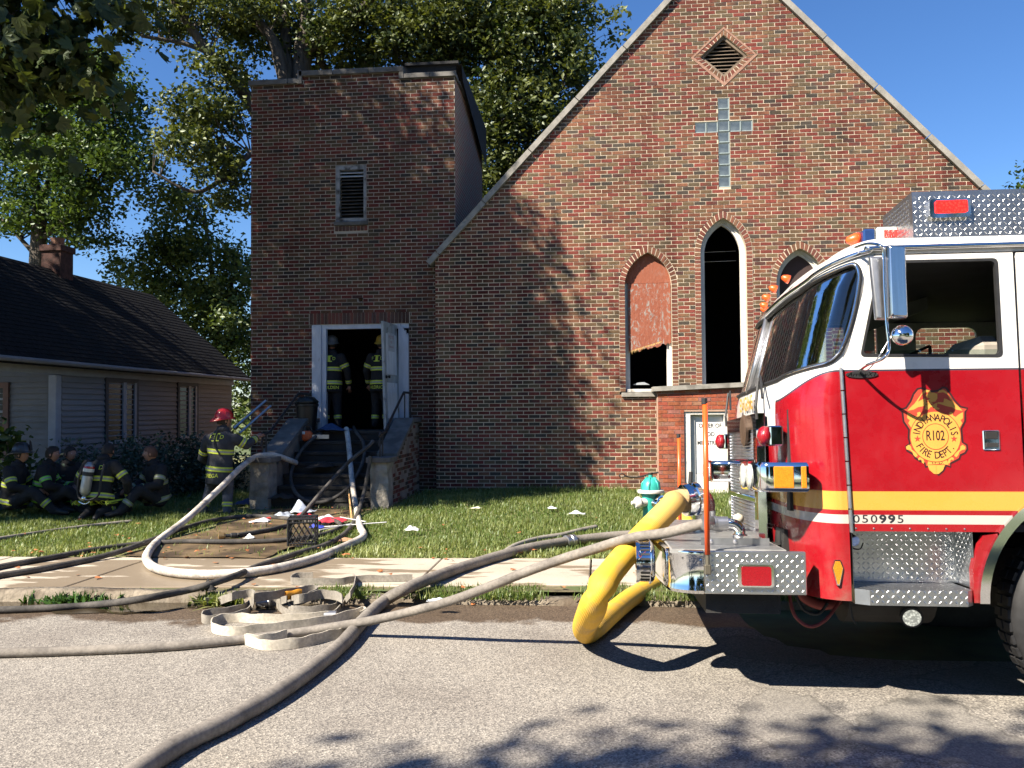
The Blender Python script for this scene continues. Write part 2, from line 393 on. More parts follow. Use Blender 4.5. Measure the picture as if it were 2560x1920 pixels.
# ---------------- grass
def blades(name, P, h, wdt, mat, tilt=.45, colr=(0, 1), kindv='stuff', fac=None):
    n = len(P); a = RNG.uniform(0, 2*PI, n); le = RNG.normal(0, tilt, n); d = np.stack([np.cos(a), np.sin(a)], 1)
    pe = np.stack([-d[:, 1], d[:, 0]], 1); V = np.zeros((n, 5, 3), 'f')
    for k, (t, wk_) in enumerate(((0, 1), (0, -1), (.55, .8), (.55, -.8), (1, 0))):
        V[:, k, :2] = P[:, :2]+pe*(wdt*wk_*.5)[:, None]+d*((h*le*t**1.6)[:, None]); V[:, k, 2] = P[:, 2]+h*t*np.maximum(.35, 1-.35*np.abs(le)*t)
    me = bpy.data.meshes.new(name); me.vertices.add(n*5); me.vertices.foreach_set('co', V.ravel())
    idx = np.array([0, 1, 3, 2, 2, 3, 4]); L = (np.arange(n)[:, None]*5+idx).ravel()
    me.loops.add(n*7); me.loops.foreach_set('vertex_index', L.astype('i'))
    me.polygons.add(n*2); st = (np.arange(n)[:, None]*7+np.array([0, 4])).ravel(); me.polygons.foreach_set('loop_start', st.astype('i'))
    ca = me.color_attributes.new('Col', 'FLOAT_COLOR', 'POINT'); f = RNG.uniform(colr[0], colr[1], n) if fac is None else fac
    ca.data.foreach_set('color', np.repeat(np.repeat(f[:, None], 4, 1), 5, 0).astype('f').ravel())
    me.materials.append(mat); me.update(calc_edges=True); me.validate()
    o = bpy.data.objects.new(name, me); COL.objects.link(o); o['kind'] = kindv; return o
m_grass = M_leaf('grass_blade', (.080, .145, .026), (.38, .40, .15), .4)
def scatter_lawn(n):
    x = RNG.uniform(-11.5, 7.0, n*2); y = RNG.uniform(9.0, 15.75, n*2)
    u = RNG.uniform(0, 1, n*2)
    keep = (y > 9.27+.04*x+.03-.05*np.sin(5*x)*np.sin(11*x))
    bare = (x > -5.45) & (x < -3.45) & (y < 13.5)
    edge = np.minimum(np.abs(x+5.45), np.abs(x+3.45))
    keep &= ~(bare & (u > .10*np.exp(-edge*4)+.035))
    keep &= ~((x > -6.4) & (x < -3.2) & (y > 13.0) & (u > .25))
    keep &= (u < np.clip(1.25-(y-9)*.08, .4, 1))
    x, y = x[keep][:n], y[keep][:n]
    P = np.stack([x, y, np.array([gh(a, b) for a, b in zip(x, y)])], 1)
    cl = .5+.5*np.sin(1.9*x+.7*np.sin(2.3*y))*np.sin(2.7*y+np.sin(1.7*x))
    dry = np.clip(RNG.normal(.30, .2, len(x))+.28*(cl-.5)+.22*np.exp(-((y-9.4)/.5)**2), 0, 1)
    h = RNG.uniform(.035, .085, len(x))*(0.7+.6*cl); h *= np.where(y > 15.2, 1.6, 1.0); tall = RNG.uniform(0, 1, len(x)) > .99; h[tall] *= 1.9
    return blades('grass', P, h, RNG.uniform(.007, .014, len(x)), m_grass, .85, fac=dry)
scatter_lawn(175000)
def strip_pts(n, x0, x1, f0, f1, clump=2.2):
    x = RNG.uniform(x0, x1, n*3); t = RNG.uniform(0, 1, n*3)
    k = (np.sin(clump*x*2.1)+np.sin(clump*x*3.7+1.3)+RNG.normal(0, .7, n*3)) > -.25
    x = x[k][:n]; t = t[k][:n]
    return np.stack([x, [lerp(f0(a), f1(a), b) for a, b in zip(x, t)], np.full(len(x), .05)], 1)
P = strip_pts(7800, -2.6, 2.6, lambda x: curbY(x)-.03, lambda x: swN(x)+.03)
blades('verge_grass', P, RNG.uniform(.03, .10, len(P)), RNG.uniform(.007, .013, len(P)), m_grass, .7, fac=np.clip(RNG.normal(.25, .25, len(P)), 0, 1))
P = strip_pts(700, -6.2, -2.6, lambda x: curbY(x)+.12, lambda x: curbY(x)+.2, 1.1)
blades('kerb_grass', P, RNG.uniform(.02, .07, len(P)), RNG.uniform(.006, .011, len(P)), m_grass, .7)
m_weed = M_leaf('weed_leaf', (.035, .09, .015), (.10, .20, .05), .3)
for wx, s_, lb in ((-4.65, .30, 'leafy green weed clump rooted at the foot of the kerb beside the gutter water'), (-3.35, .16, 'small pale tuft of grass on the kerb edge above the gutter')):
    Pw = np.stack([RNG.normal(wx, s_*.6, 260), curbY(wx)+RNG.normal(-.02, .045, 260), np.full(260, .0)], 1)
    o = blades('weed_clump', Pw, RNG.uniform(.06, .14, 260), RNG.uniform(.018, .035, 260), m_weed if s_ > .2 else m_grass, .9, kindv='stuff')
# fallen leaves
m_fall = M('fallen_leaf', (.33, .12, .04), .8, var=.5, scale=30)
mb = MB()
for _ in range(150):
    x = random.uniform(-9, 3); y = random.choice((random.uniform(swF(x), 15), random.uniform(curbY(x)-.3, swF(x)+.2), random.uniform(swF(x)-.1, swF(x)+.5)))
    z = (gh(x, y)+.05) if y > swF(x) else (.104 if y > curbY(x)+.15 else .006)
    a = random.uniform(0, 6.28); s_ = random.uniform(.02, .045); q = []
    for k in range(6): q.append((x+s_*math.cos(a+k*1.047)*(1 if k % 2 else .55), y+s_*math.sin(a+k*1.047)*(1 if k % 2 else .55), z+random.uniform(0, .02)))
    mb.add(q, [(0, 1, 2), (0, 2, 3), (0, 3, 4), (0, 4, 5)])
kind(mb.build('fallen_leaves', m_fall), 'stuff')

# ------------------------------------------------------------------ the church
COURSE, PIT, JNT = .0699, .2095, .0140
WY, TY = 15.76, 16.0                     # front planes of the nave gable and of the tower
CX = 2.305                               # axis of the gable
def mat_brick(name, fallback=False):
    m, n, b, out = _nodes(name)
    a = N(n, 'ShaderNodeAttribute', attribute_name='Col'); geo = N(n, 'ShaderNodeNewGeometry')
    nz = N(n, 'ShaderNodeTexNoise', i_Scale=38.0, i_Detail=5.0); n.links.new(geo.outputs['Position'], nz.inputs[0])
    st = N(n, 'ShaderNodeTexNoise', i_Scale=.8, i_Detail=5.0); n.links.new(geo.outputs['Position'], st.inputs[0])
    c = mix(n, 1.0, a.outputs['Color'], ramp(n, nz.outputs[0], [(.3, (.72, .72, .72)), (.7, (1.2, 1.2, 1.2))]).outputs[0], 'MULTIPLY')
    c = mix(n, 1.0, c, ramp(n, st.outputs[0], [(.32, (.70, .68, .66)), (.5, (.95, .94, .93)), (.68, (1.12, 1.09, 1.05))]).outputs[0], 'MULTIPLY')
    mp_s = N(n, 'ShaderNodeMapping'); mp_s.inputs['Scale'].default_value = (2.6, 1, .28); n.links.new(geo.outputs['Position'], mp_s.inputs[0]); sk = N(n, 'ShaderNodeTexNoise', i_Scale=1.0, i_Detail=6.0); n.links.new(mp_s.outputs[0], sk.inputs[0])
    c = mix(n, 1.0, c, ramp(n, sk.outputs[0], [(.34, (.66, .63, .62)), (.48, (1, 1, 1))]).outputs[0], 'MULTIPLY')
    n.links.new(c, b.inputs['Base Color']); b.inputs['Roughness'].default_value = .88; b.inputs['Specular IOR Level'].default_value = .25
    bp = N(n, 'ShaderNodeBump', i_Strength=.5, i_Distance=.004); n.links.new(nz.outputs[0], bp.inputs['Height']); n.links.new(bp.outputs[0], b.inputs['Normal'])
    return m
m_brick = mat_brick('face_brick')
m_mortar = M('mortar', (.56, .465, .345), .95, var=.18, scale=3.0, bump=.4, bscale=150)
m_mortar2 = M('mortar_red', (.40, .26, .19), .95, var=.2, scale=3.0, bump=.4, bscale=150)
def mat_sidebrick():
    m, n, b, out = _nodes('side_brick'); geo = N(n, 'ShaderNodeNewGeometry'); mp = N(n, 'ShaderNodeMapping'); mp.inputs['Rotation'].default_value = (PI/2, 0, PI/2)
    sep = N(n, 'ShaderNodeSeparateXYZ'); cmb = N(n, 'ShaderNodeCombineXYZ'); n.links.new(geo.outputs['Position'], sep.inputs[0])
    n.links.new(math_(n, 'ADD', sep.outputs[0], sep.outputs[1]), cmb.inputs[0]); n.links.new(sep.outputs[2], cmb.inputs[1])
    bt = N(n, 'ShaderNodeTexBrick'); n.links.new(cmb.outputs[0], bt.inputs[0]); bt.inputs['Scale'].default_value = 1.0; bt.inputs['Brick Width'].default_value = PIT; bt.inputs['Row Height'].default_value = COURSE; bt.inputs['Mortar Size'].default_value = .006
    bt.inputs['Color1'].default_value = (.30, .12, .085, 1); bt.inputs['Color2'].default_value = (.22, .17, .12, 1); bt.inputs['Mortar'].default_value = (.55, .47, .38, 1)
    n.links.new(bt.outputs[0], b.inputs['Base Color']); b.inputs['Roughness'].default_value = .9
    bp = N(n, 'ShaderNodeBump', i_Strength=.5, i_Distance=.006, invert=True); n.links.new(bt.outputs['Fac'], bp.inputs['Height']); n.links.new(bp.outputs[0], b.inputs['Normal'])
    return m
m_side = mat_sidebrick()
m_lime = M('limestone', (.27, .255, .225), .85, var=.2, scale=7, bump=.3, bscale=50, dirt=((.16, .15, .13), 5, .56))
m_limeT = M('sooty_limestone', (.125, .118, .108), .85, var=.3, scale=6, bump=.3, bscale=50, dirt=((.07, .068, .062), 2.2, .52))  # stone of tower and steps, darkened in its colour to deepen their shade
m_tar = M('roof_tar', (.012, .012, .013), .8, var=.4, scale=8, bump=.4)
m_white = M('old_white_paint', (.66, .63, .57), .7, var=.12, scale=9, bump=.35, bscale=30, dirt=((.28, .24, .19), 11, .63), stretch=(1, 1, .25))
m_bluewhite = M('flaking_white_paint', (.56, .58, .62), .7, var=.12, scale=9, bump=.35, bscale=35, dirt=((.10, .085, .07), 13, .66), stretch=(1, 1, .3))
m_black = M('charred_dark', (.010, .009, .009), .9, var=.5, scale=5)
m_room = M('burnt_room', (.006, .006, .006), .95, var=.4, scale=2)  # near-black walls stand in for the unlit interior behind the openings
m_slat = M('louvre_wood', (.16, .12, .085), .8, var=.4, scale=8, stretch=(.3, 1, 1))
m_slatd = M('louvre_dark', (.055, .048, .042), .8, var=.5, scale=8)

BR = [((.205, .050, .038), 27), ((.185, .070, .042), 22), ((.225, .100, .058), 13), ((.165, .108, .060), 20), ((.125, .092, .056), 8), ((.072, .059, .048), 10), ((.105, .050, .042), 6)]
BW = sum(w_ for _, w_ in BR)
def pickc():
    t = random.uniform(0, BW)
    for c, w_ in BR:
        t -= w_
        if t <= 0: break
    k = random.uniform(.72, 1.02); return tuple(v*k for v in c)
def brick_cols():
    a = pickc(); b_ = a
    if random.random() < .24: b_ = pickc()
    if random.random() < .5: a, b_ = b_, a
    return a, b_
def clip(poly, a, b_, c):               # keep a*u+b*v <= c
    out = []; n = len(poly)
    for i in range(n):
        p, q = poly[i], poly[(i+1) % n]; dp = a*p[0]+b_*p[1]-c; dq = a*q[0]+b_*q[1]-c
        if dp <= 0: out.append(p)
        if (dp < 0 < dq) or (dq < 0 < dp):
            t = dp/(dp-dq); out.append((p[0]+(q[0]-p[0])*t, p[1]+(q[1]-p[1])*t))
    return out
def area(p): return abs(sum(p[i][0]*p[(i+1) % len(p)][1]-p[(i+1) % len(p)][0]*p[i][1] for i in range(len(p))))/2 if len(p) > 2 else 0
class Rect:
    def __init__(s, u0, u1, z0, z1): s.z0, s.z1 = z0, z1; s.u0, s.u1 = u0, u1; s.c = (u0+u1)/2
    def l(s, z): return s.u0
    def r(s, z): return s.u1
class Arch:
    def __init__(s, c, w_, zb, zs, za):
        s.c, s.w, s.z0, s.zs, s.z1 = c, w_, zb, zs, za; h = za-zs; s.R = (w_*w_+h*h)/(2*w_)
    def l(s, z):
        if z <= s.zs: return s.c-s.w
        if z >= s.z1: return s.c
        return s.c-s.w+s.R-math.sqrt(max(0, s.R**2-(z-s.zs)**2))
    def r(s, z): return 2*s.c-s.l(z)
    def outline(s, n=14):
        L = [(s.l(s.zs+(s.z1-s.zs)*math.sin(PI/2*k/n)**1.0), s.zs+(s.z1-s.zs)*math.sin(PI/2*k/n)) for k in range(n+1)]
        L = [(s.c-s.w, s.z0)]+L; Rr = [(2*s.c-u, z) for u, z in L[::-1]][1:]; return L+Rr
class Diamond:
    def __init__(s, c, zc, hw, hh): s.c, s.zc, s.hw, s.hh, s.z0, s.z1 = c, zc, hw, hh, zc-hh, zc+hh
    def l(s, z): return s.c-s.hw*max(0, 1-abs(z-s.zc)/s.hh)
    def r(s, z): return 2*s.c-s.l(z)
    def outline(s): return [(s.c, s.z0), (s.c-s.hw, s.zc), (s.c, s.z1), (s.c+s.hw, s.zc)]
def cut(polys, op, zb, zt, e):
    if op.z1 <= zb or op.z0 >= zt: return polys
    if isinstance(op, Rect):
        ov = min(op.z1, zt)-max(op.z0, zb)
        if ov < .45*(zt-zb) and e > 0: return polys
    lo, hi = max(zb, op.z0), min(zt, op.z1)
    if hi-lo < 1e-4: return polys
    if isinstance(op, Diamond) and lo < op.zc < hi: (lo, hi) = (lo, op.zc) if op.zc-lo > hi-op.zc else (op.zc, hi)
    out = []
    for p in polys:
        for fnc, sgn in ((op.l, 1), (op.r, -1)):
            u0, u1 = fnc(lo), fnc(hi); dz = hi-lo; du = u1-u0
            # left side: u <= u0+du*(z-lo)/dz - e
            q = clip(p, sgn*1.0, -sgn*du/dz, sgn*(u0-du*lo/dz)-e)
            if isinstance(op, (Arch, Diamond)): q = clip(q, sgn*1.0, 0, sgn*op.c) if q else q
            if len(q) > 2 and area(q) > 1e-4: out.append(q)
        if isinstance(op, Rect) and e == 0:       # backing strips keep the slivers above and below
            if op.z0 > zb: q = clip(clip(clip(p, 0, 1, op.z0), -1, 0, -op.u0), 1, 0, op.u1); out += [q] if len(q) > 2 else []
            if op.z1 < zt: q = clip(clip(clip(p, 0, -1, -op.z1), -1, 0, -op.u0), 1, 0, op.u1); out += [q] if len(q) > 2 else []
    return out
def lay(halfs, u0, u1, z0, z1, ops, course=COURSE, pit=PIT, jnt=JNT, ph=0.0):
    """running bond; returns brick polygons and mortar strips"""
    bricks, strips = [], []; i = 0; z = z0
    while z < z1:
        zb, zt = z+jnt/2, z+course-jnt/2
        row = [(u0, z), (u1, z), (u1, z+course), (u0, z+course)]
        for h in halfs: row = clip(row, *h) if row else row
        if len(row) > 2:
            q = [row]
            for op in ops: q = cut(q, op, z, z+course, 0.0)
            strips += q
        u = u0-pit+((i % 2)*.5+ph)*pit+random.uniform(-.006, .006)
        while u < u1:
            j = lambda: random.uniform(-.0018, .0018)
            p = [(u+jnt/2+j(), zb+j()), (u+pit-jnt/2+j(), zb+j()), (u+pit-jnt/2+j(), zt+j()), (u+jnt/2+j(), zt+j())]
            p = clip(clip(p, -1, 0, -u0), 1, 0, u1)
            for h in halfs:
                if p: p = clip(p, h[0], h[1], h[2]-.004)
            q = [p] if len(p) > 2 else []
            for op in ops: q = cut(q, op, zb, zt, jnt*.45)
            bricks += [b_ for b_ in q if area(b_) > 4e-4 and max(v[0] for v in b_)-min(v[0] for v in b_) > .012]
            u += pit
        z += course; i += 1
    return bricks, strips
def brick_field(part, polys, fn, mat, largest=300, colf=brick_cols, hidden=None, dep=.012):
    """the largest bricks in view become objects, the rest one stuff mesh"""
    def vis(p):
        c = (sum(v[0] for v in p)/len(p), sum(v[1] for v in p)/len(p)); x, y = pix(fn(c[0], c[1], 0))
        if not (0 < x < 2212 and 0 < y < 1659) or (hidden and hidden(x, y)): return -1
        d = (Vector(fn(c[0], c[1], 0))-CAM).length
        return min(area(p), .0113)/d**2
    sc = sorted(range(len(polys)), key=lambda i: -vis(polys[i])); single = set(i for i in sc[:largest] if vis(polys[i]) > 0)
    rest = MB(); cols = []
    for i, p in enumerate(polys):
        a, b_ = colf(); u0 = min(v[0] for v in p); u1 = max(v[0] for v in p); d = random.uniform(-.0015, .002)
        cl = []
        for u, z in p:
            t = (u-u0)/max(1e-6, u1-u0); cl.append((*[lerp(a[k], b_[k], t) for k in range(3)], 1))
        if i in single:
            MB().prism(p, fn, -dep, d, caps=(False, True)).build('brick', mat, part, recenter=True, cols=cl+cl)
        else:
            rest.prism(p, fn, -dep, d, caps=(False, True)); cols += cl+cl
    if rest.v: kind(rest.build('brick_field', mat, part, cols=cols), 'stuff')

church = thing('brick_church', 'red and brown brick church with steep stone-capped gable and square bell tower', 'church', (0.3, 18.5, .2))
def ff(u, z, d): return (u, WY-d, z)
def tf(u, z, d): return (u, TY-d, z)
# --- openings of the gable
wl = Arch(.905, .42, 2.00, 3.93, 4.54); wc = Arch(2.257, .405, 2.06, 4.50, 5.13); wr = Arch(3.605, .42, 2.00, 3.93, 4.54)
dia = Diamond(2.318, 8.09, .43, .39)
RG = .105
def outer(a): return Arch(a.c, a.w+RG, a.z0, a.zs, a.z1+RG*1.25)
dout = Diamond(2.318, 8.08, .43+.165, .39+.155)
crossV = Rect(2.197, 2.402, 5.685, 7.32); crossH = Rect(1.79, 2.81, 6.69, 6.897)
EZ = 4.49; AZ = 10.12; SL = (AZ-EZ)/(CX+3.02)
halfs = [(-SL, 1.0, AZ-SL*CX), (SL, 1.0, AZ+SL*CX)]
ops = [outer(wl), outer(wc), outer(wr), dout, crossV, crossH]
bks, strips = lay(halfs, -3.02, 7.63, .13, 10.2, ops, ph=.27)
front = MB()
for p in strips: front.prism(p, ff, -.30, -.005)
front = front.build('front_wall', m_mortar, church)
def ring_bricks(pi_, po, step, out):
    """voussoirs between two outlines of equal count, cut to about `step` along the inner one"""
    L = [0.0]
    for i in range(1, len(pi_)): L.append(L[-1]+math.dist(pi_[i], pi_[i-1]))
    n = max(1, round(L[-1]/step))
    def atl(P, s_):
        for i in range(1, len(L)):
            if s_ <= L[i]+1e-9:
                t = (s_-L[i-1])/max(1e-9, L[i]-L[i-1]); return (lerp(P[i-1][0], P[i][0], t), lerp(P[i-1][1], P[i][1], t))
        return P[-1]
    for k in range(n):
        a, b_ = L[-1]*k/n+JNT*.5, L[-1]*(k+1)/n-JNT*.5
        q = [atl(pi_, a), atl(pi_, b_), atl(po, b_), atl(po, a)]
        c = (sum(v[0] for v in q)/4, sum(v[1] for v in q)/4); out.append([(c[0]+(u-c[0])*.955, c[1]+(v-c[1])*.955) for u, v in q])
rings = []
surr = []
for a in (wl, wc, wr):
    rb = MB(); n0_ = len(rings)
    A, B = a.outline(), outer(a).outline()
    half = len(A)//2
    ring_bricks(A[:half+1], B[:half+1], COURSE, rings); ring_bricks(A[half:], B[half:], COURSE, rings)
    rb.ring(A, B, ff, -.30, -.005, closed=False)
    surr.append((rb.build('window_surround', m_mortar, church), n0_, len(rings)))
DI = dia.outline(); DO = Diamond(2.318, 8.09, .43+.11, .39+.10).outline(); DO2 = dout.outline()
n0_d = len(rings)
for k in range(4): ring_bricks([DI[k], DI[(k+1) % 4]], [DO[k], DO[(k+1) % 4]], .074, rings)
surr.append((MB().ring(DI, DO2, ff, -.30, -.005).build('vent_surround', m_mortar, church), n0_d, len(rings)))
def ring_cols():
    a = random.choice(((.185, .060, .042), (.21, .085, .055), (.15, .055, .042), (.19, .10, .06))); return a, a
def behind_truck(x, y): return (x > 1640 and y > 560) or (x > 1780 and y > 470) or (x > 1925 and y > 375) or (x > 1420 and y > 835)
brick_field(front, bks, ff, m_brick, 300, hidden=behind_truck)
for so_, a_, b_ in surr: brick_field(so_, rings[a_:b_], ff, m_brick, 300, colf=ring_cols, hidden=behind_truck)
# diamond: narrow raised moulding band round the voussoirs, louvre slats
mo = MB().ring([(u*.0+x_, z_) for (x_, z_), u in zip(DO, range(4))], DO2, ff, -.01, .006); mo.build('vent_border', M('vent_border_brick', (.30, .17, .12), .9, var=.3, scale=20), church)
gv = MB().ring(Diamond(2.318, 8.09, .36, .325).outline(), DI, ff, -.14, -.05).build('gable_vent', m_slat, church)
for k in range(9):
    z = 8.09-.27+k*.067; hw = .36*(1-abs(z-8.09)/.325)
    if hw > .03: MB().add([(2.318-hw, WY+.07, z-.018), (2.318+hw, WY+.07, z-.018), (2.318+hw, WY+.15, z+.035), (2.318-hw, WY+.15, z+.035), (2.318-hw, WY+.075, z-.026), (2.318+hw, WY+.075, z-.026), (2.318+hw, WY+.155, z+.027), (2.318-hw, WY+.155, z+.027)], [(0, 1, 2, 3), (4, 7, 6, 5), (0, 4, 5, 1)]).build('slat', m_slat, gv)
# --- glass block cross
def mat_block():
    m, n, b, out = _nodes('glass_block'); b.inputs['Base Color'].default_value = (.16, .20, .22, 1); b.inputs['Roughness'].default_value = .12; b.inputs['Specular IOR Level'].default_value = .8
    tc = N(n, 'ShaderNodeTexCoord'); wv = N(n, 'ShaderNodeTexWave', i_Scale=26.0, i_Distortion=.6); n.links.new(tc.outputs['Object'], wv.inputs[0])
    bp = N(n, 'ShaderNodeBump', i_Strength=.25, i_Distance=.01); n.links.new(wv.outputs[0], bp.inputs['Height']); n.links.new(bp.outputs[0], b.inputs['Normal'])
    nz = N(n, 'ShaderNodeTexNoise', i_Scale=6.0); n.links.new(tc.outputs['Object'], nz.inputs[0]); c = ramp(n, nz.outputs[0], [(.3, (.055, .070, .078)), (.7, (.13, .155, .165))]); n.links.new(c.outputs[0], b.inputs['Base Color'])
    return m
m_blk = mat_block(); m_blkedge = M('glass_block_rim', (.20, .24, .235), .2, var=.1)
cells = [(2.2995, 5.685+.1022+.2044*k) for k in range(8)]+[(2.2995+.2044*k, 6.7935) for k in (-2, -1, 1, 2)]
cr = MB().box(2.197, 2.402, WY+.03, WY+.06, 5.685, 7.32).box(1.79, 2.19, WY+.03, WY+.06, 6.69, 6.897).box(2.41, 2.81, WY+.03, WY+.06, 6.69, 6.897).build('cross', m_mortar, church)
for u, z in cells:
    mb = MB(); s1, s2 = .098, .078
    o1 = [(u-s1, z-s1), (u+s1, z-s1), (u+s1, z+s1), (u-s1, z+s1)]; o2 = [(u-s2, z-s2), (u+s2, z-s2), (u+s2, z+s2), (u-s2, z+s2)]
    mb.add([ff(a, b_, -.02) for a, b_ in o1]+[ff(a, b_, -.004) for a, b_ in o1]+[ff(a, b_, -.014) for a, b_ in o2], [(0, 1, 5, 4), (1, 2, 6, 5), (2, 3, 7, 6), (3, 0, 4, 7), (4, 5, 9, 8), (5, 6, 10, 9), (6, 7, 11, 10), (7, 4, 8, 11), (8, 9, 10, 11)])
    mb.m = [1]*8+[0]; mb.build('glass_block', [m_blk, m_blkedge], cr, recenter=True)
# --- arched windows
def inset(a, e): return Arch(a.c, a.w-e, a.z0+e*.6, a.zs, a.z1-e*1.15)
def arch_window(a, name, label=None):
    A = a.outline(); f1 = inset(a, .04).outline(); f2 = inset(a, .085).outline()
    o = MB().ring(f1, A, ff, -.22, -.13, closed=False).ring(f2, f1, ff, -.24, -.16, closed=False).build(name, m_white, church)
    return o
o = arch_window(wc, 'window'); o['label'] = 'tall burnt-out lancet window with white frame and no glass'
MB().box(wc.c-.40, wc.c+.40, WY+.02, WY+.20, 2.0, 2.07, ch=.01).build('sill', m_white, o)
for zz in (4.42, 4.60): MB().tube([(wc.c-.3, WY+.5, zz), (wc.c+.3, WY+.5, zz+.012)], .003, 5).build('wire', m_white, o)
# jagged remains of glass and muntin
MB().add([ff(wl.c-.29, 2.13, -.17), ff(wl.c+.02, 2.13, -.17), ff(wl.c-.08, 2.18, -.17), ff(wl.c-.2, 2.17, -.17)], [(0, 1, 2, 3)]).build('glass_shard', M('grey_shard', (.30, .32, .34), .3), o)
o = arch_window(wl, 'window'); o['label'] = 'left lancet window half covered by a broken rust-red board'
def mat_osb():
    m, n, b, out = _nodes('rust_red_board'); geo = N(n, 'ShaderNodeNewGeometry')
    mp = N(n, 'ShaderNodeMapping'); mp.inputs['Scale'].default_value = (9, 1, 4.2); n.links.new(geo.outputs['Position'], mp.inputs[0])
    a = N(n, 'ShaderNodeTexNoise', i_Scale=1.3, i_Detail=9.0, i_Roughness=.72, i_Distortion=1.5); n.links.new(mp.outputs[0], a.inputs[0])
    v = N(n, 'ShaderNodeTexVoronoi', i_Scale=6.0); mp2 = N(n, 'ShaderNodeMapping'); mp2.inputs['Scale'].default_value = (7, 1, 2.6); n.links.new(geo.outputs['Position'], mp2.inputs[0]); n.links.new(mp2.outputs[0], v.inputs[0])
    c = ramp(n, a.outputs[0], [(.35, (.22, .062, .034)), (.53, (.28, .088, .048)), (.57, (.24, .205, .185)), (.68, (.36, .31, .27))]).outputs[0]
    sep = N(n, 'ShaderNodeSeparateXYZ'); n.links.new(geo.outputs['Position'], sep.inputs[0])
    fl = ramp(n, sep.outputs[2], [(0, (0, 0, 0)), (1, (1, 1, 1))]); lowm = math_(n, 'LESS_THAN', sep.outputs[2], 3.98)
    c = mix(n, lowm, mix(n, .85, c, (.27, .082, .043)), c)
    edge = math_(n, 'LESS_THAN', math_(n, 'SUBTRACT', sep.outputs[2], math_(n, 'MULTIPLY', sep.outputs[0], .18)), 2.655)
    n.links.new(c, b.inputs['Base Color']); b.inputs['Roughness'].default_value = .9
    bp = N(n, 'ShaderNodeBump', i_Strength=.8, i_Distance=.012); n.links.new(mix(n, .5, a.outputs[0], v.outputs['Color']), bp.inputs['Height']); n.links.new(bp.outputs[0], b.inputs['Normal'])
    return m
m_osb = mat_osb(); m_split = M('split_wood', (.50, .32, .12), .9, var=.4, scale=30)
up = Arch(wl.c, .415, 3.99, 3.93+.06, 4.53); L = [p for p in wl.outline() if p[1] >= 3.93]
L = [(wl.c-.415, 3.992)]+[(u, z) for u, z in L if z > 4.0]+[(wl.c+.415, 3.992)]
MB().prism(L, ff, -.128, -.112).build('upper_board', m_osb, o)
low = [(wl.c-.36, 3.985), (wl.c-.36, 2.735)]
random.seed(5)
for k in range(25):
    t = k/24; low.append((wl.c-.36+.77*t, 2.71+.18*t+random.uniform(-.028, .028)))
low += [(wl.c+.41, 3.985)]
MB().prism(low, ff, -.110, -.092).build('broken_board', m_osb, o)
sp = MB()
for k in range(22):
    t = (k+.5)/22; u = wl.c-.36+.6*t; z = 2.71+.18*t; sp.add([ff(u-.012, z+.03, -.091), ff(u+.012, z+.035, -.091), ff(u+random.uniform(-.01, .01), z-random.uniform(.015, .045), -.093)], [(0, 1, 2)])
sp.build('splintered_edge', m_split, o)
MB().box(wl.c-.50, wl.c+.45, WY-.05, WY+.2, 1.905, 1.985, ch=.008).build('sill', m_lime, o)
MB().box(wl.c-.40, wl.c+.45, WY+.03, WY+.2, 1.99, 2.05, ch=.01).build('frame_rail', m_white, o)
o = arch_window(wr, 'window'); o['label'] = 'right lancet window, mostly hidden behind the fire engine cab'
MB().prism([(u, z) for u, z in inset(wr, .05).outline()], ff, -.20, -.19).build('board', M('dark_board', (.05, .03, .028), .9), o)
MB().box(wr.c-.50, wr.c+.50, WY-.05, WY+.2, 1.905, 1.985, ch=.008).build('sill', m_lime, o)
# --- nave shell: side walls, roof, dark room behind the openings
sh = MB().box(-3.02, -2.78, WY+.3, 29, 0, EZ).box(7.39, 7.63, WY+.3, 29, 0, EZ)
sh.box(-2.78, 7.39, 28.7, 29, 0, EZ); sh.build('nave_wall', m_side, church)
rf = MB()
for sgn in (-1, 1):
    e = 5.36*sgn
    a, b_ = (CX, AZ+.02), (CX+e, AZ+.02-SL*5.36)
    rf.add([(a[0], WY+.33, a[1]-.16), (b_[0], WY+.33, b_[1]-.16), (b_[0], 29.2, b_[1]-.16), (a[0], 29.2, a[1]-.16), (a[0], WY+.33, a[1]-.3), (b_[0], WY+.33, b_[1]-.3), (b_[0], 29.2, b_[1]-.3), (a[0], 29.2, a[1]-.3)], [(0, 1, 2, 3), (4, 7, 6, 5), (0, 4, 5, 1), (1, 5, 6, 2), (2, 6, 7, 3)])
rf.build('nave_roof', m_tar, church)
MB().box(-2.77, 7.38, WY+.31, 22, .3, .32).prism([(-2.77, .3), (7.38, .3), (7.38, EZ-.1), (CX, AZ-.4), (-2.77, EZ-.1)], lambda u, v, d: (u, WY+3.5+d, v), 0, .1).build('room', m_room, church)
# --- rake coping, stone by stone
SLn = math.hypot(1, SL)
for sgn in (-1, 1):
    tot = 5.42*SLn; k = 0; s0 = .0
    while s0 < tot-.05:
        s1 = min(tot, s0+1.27); g = .008; j = random.uniform(-.008, .008); mb = MB()
        def pt(s_, up, y): u = CX+sgn*(s_/SLn); z = AZ-SL*s_/SLn; return (u+sgn*up*SL/SLn, y, z+up/SLn)
        q = []
        for y in (WY-.075, WY+.36):
            for s_ in (s0+g, s1-g):
                for up in (.0+j, .10+j): q.append(pt(s_, up, y))
        mb.add(q, [(0, 2, 3, 1), (4, 5, 7, 6), (0, 1, 5, 4), (2, 6, 7, 3), (1, 3, 7, 5), (0, 4, 6, 2)])
        mb.build('coping_stone', m_lime, church, recenter=True); s0 = s1

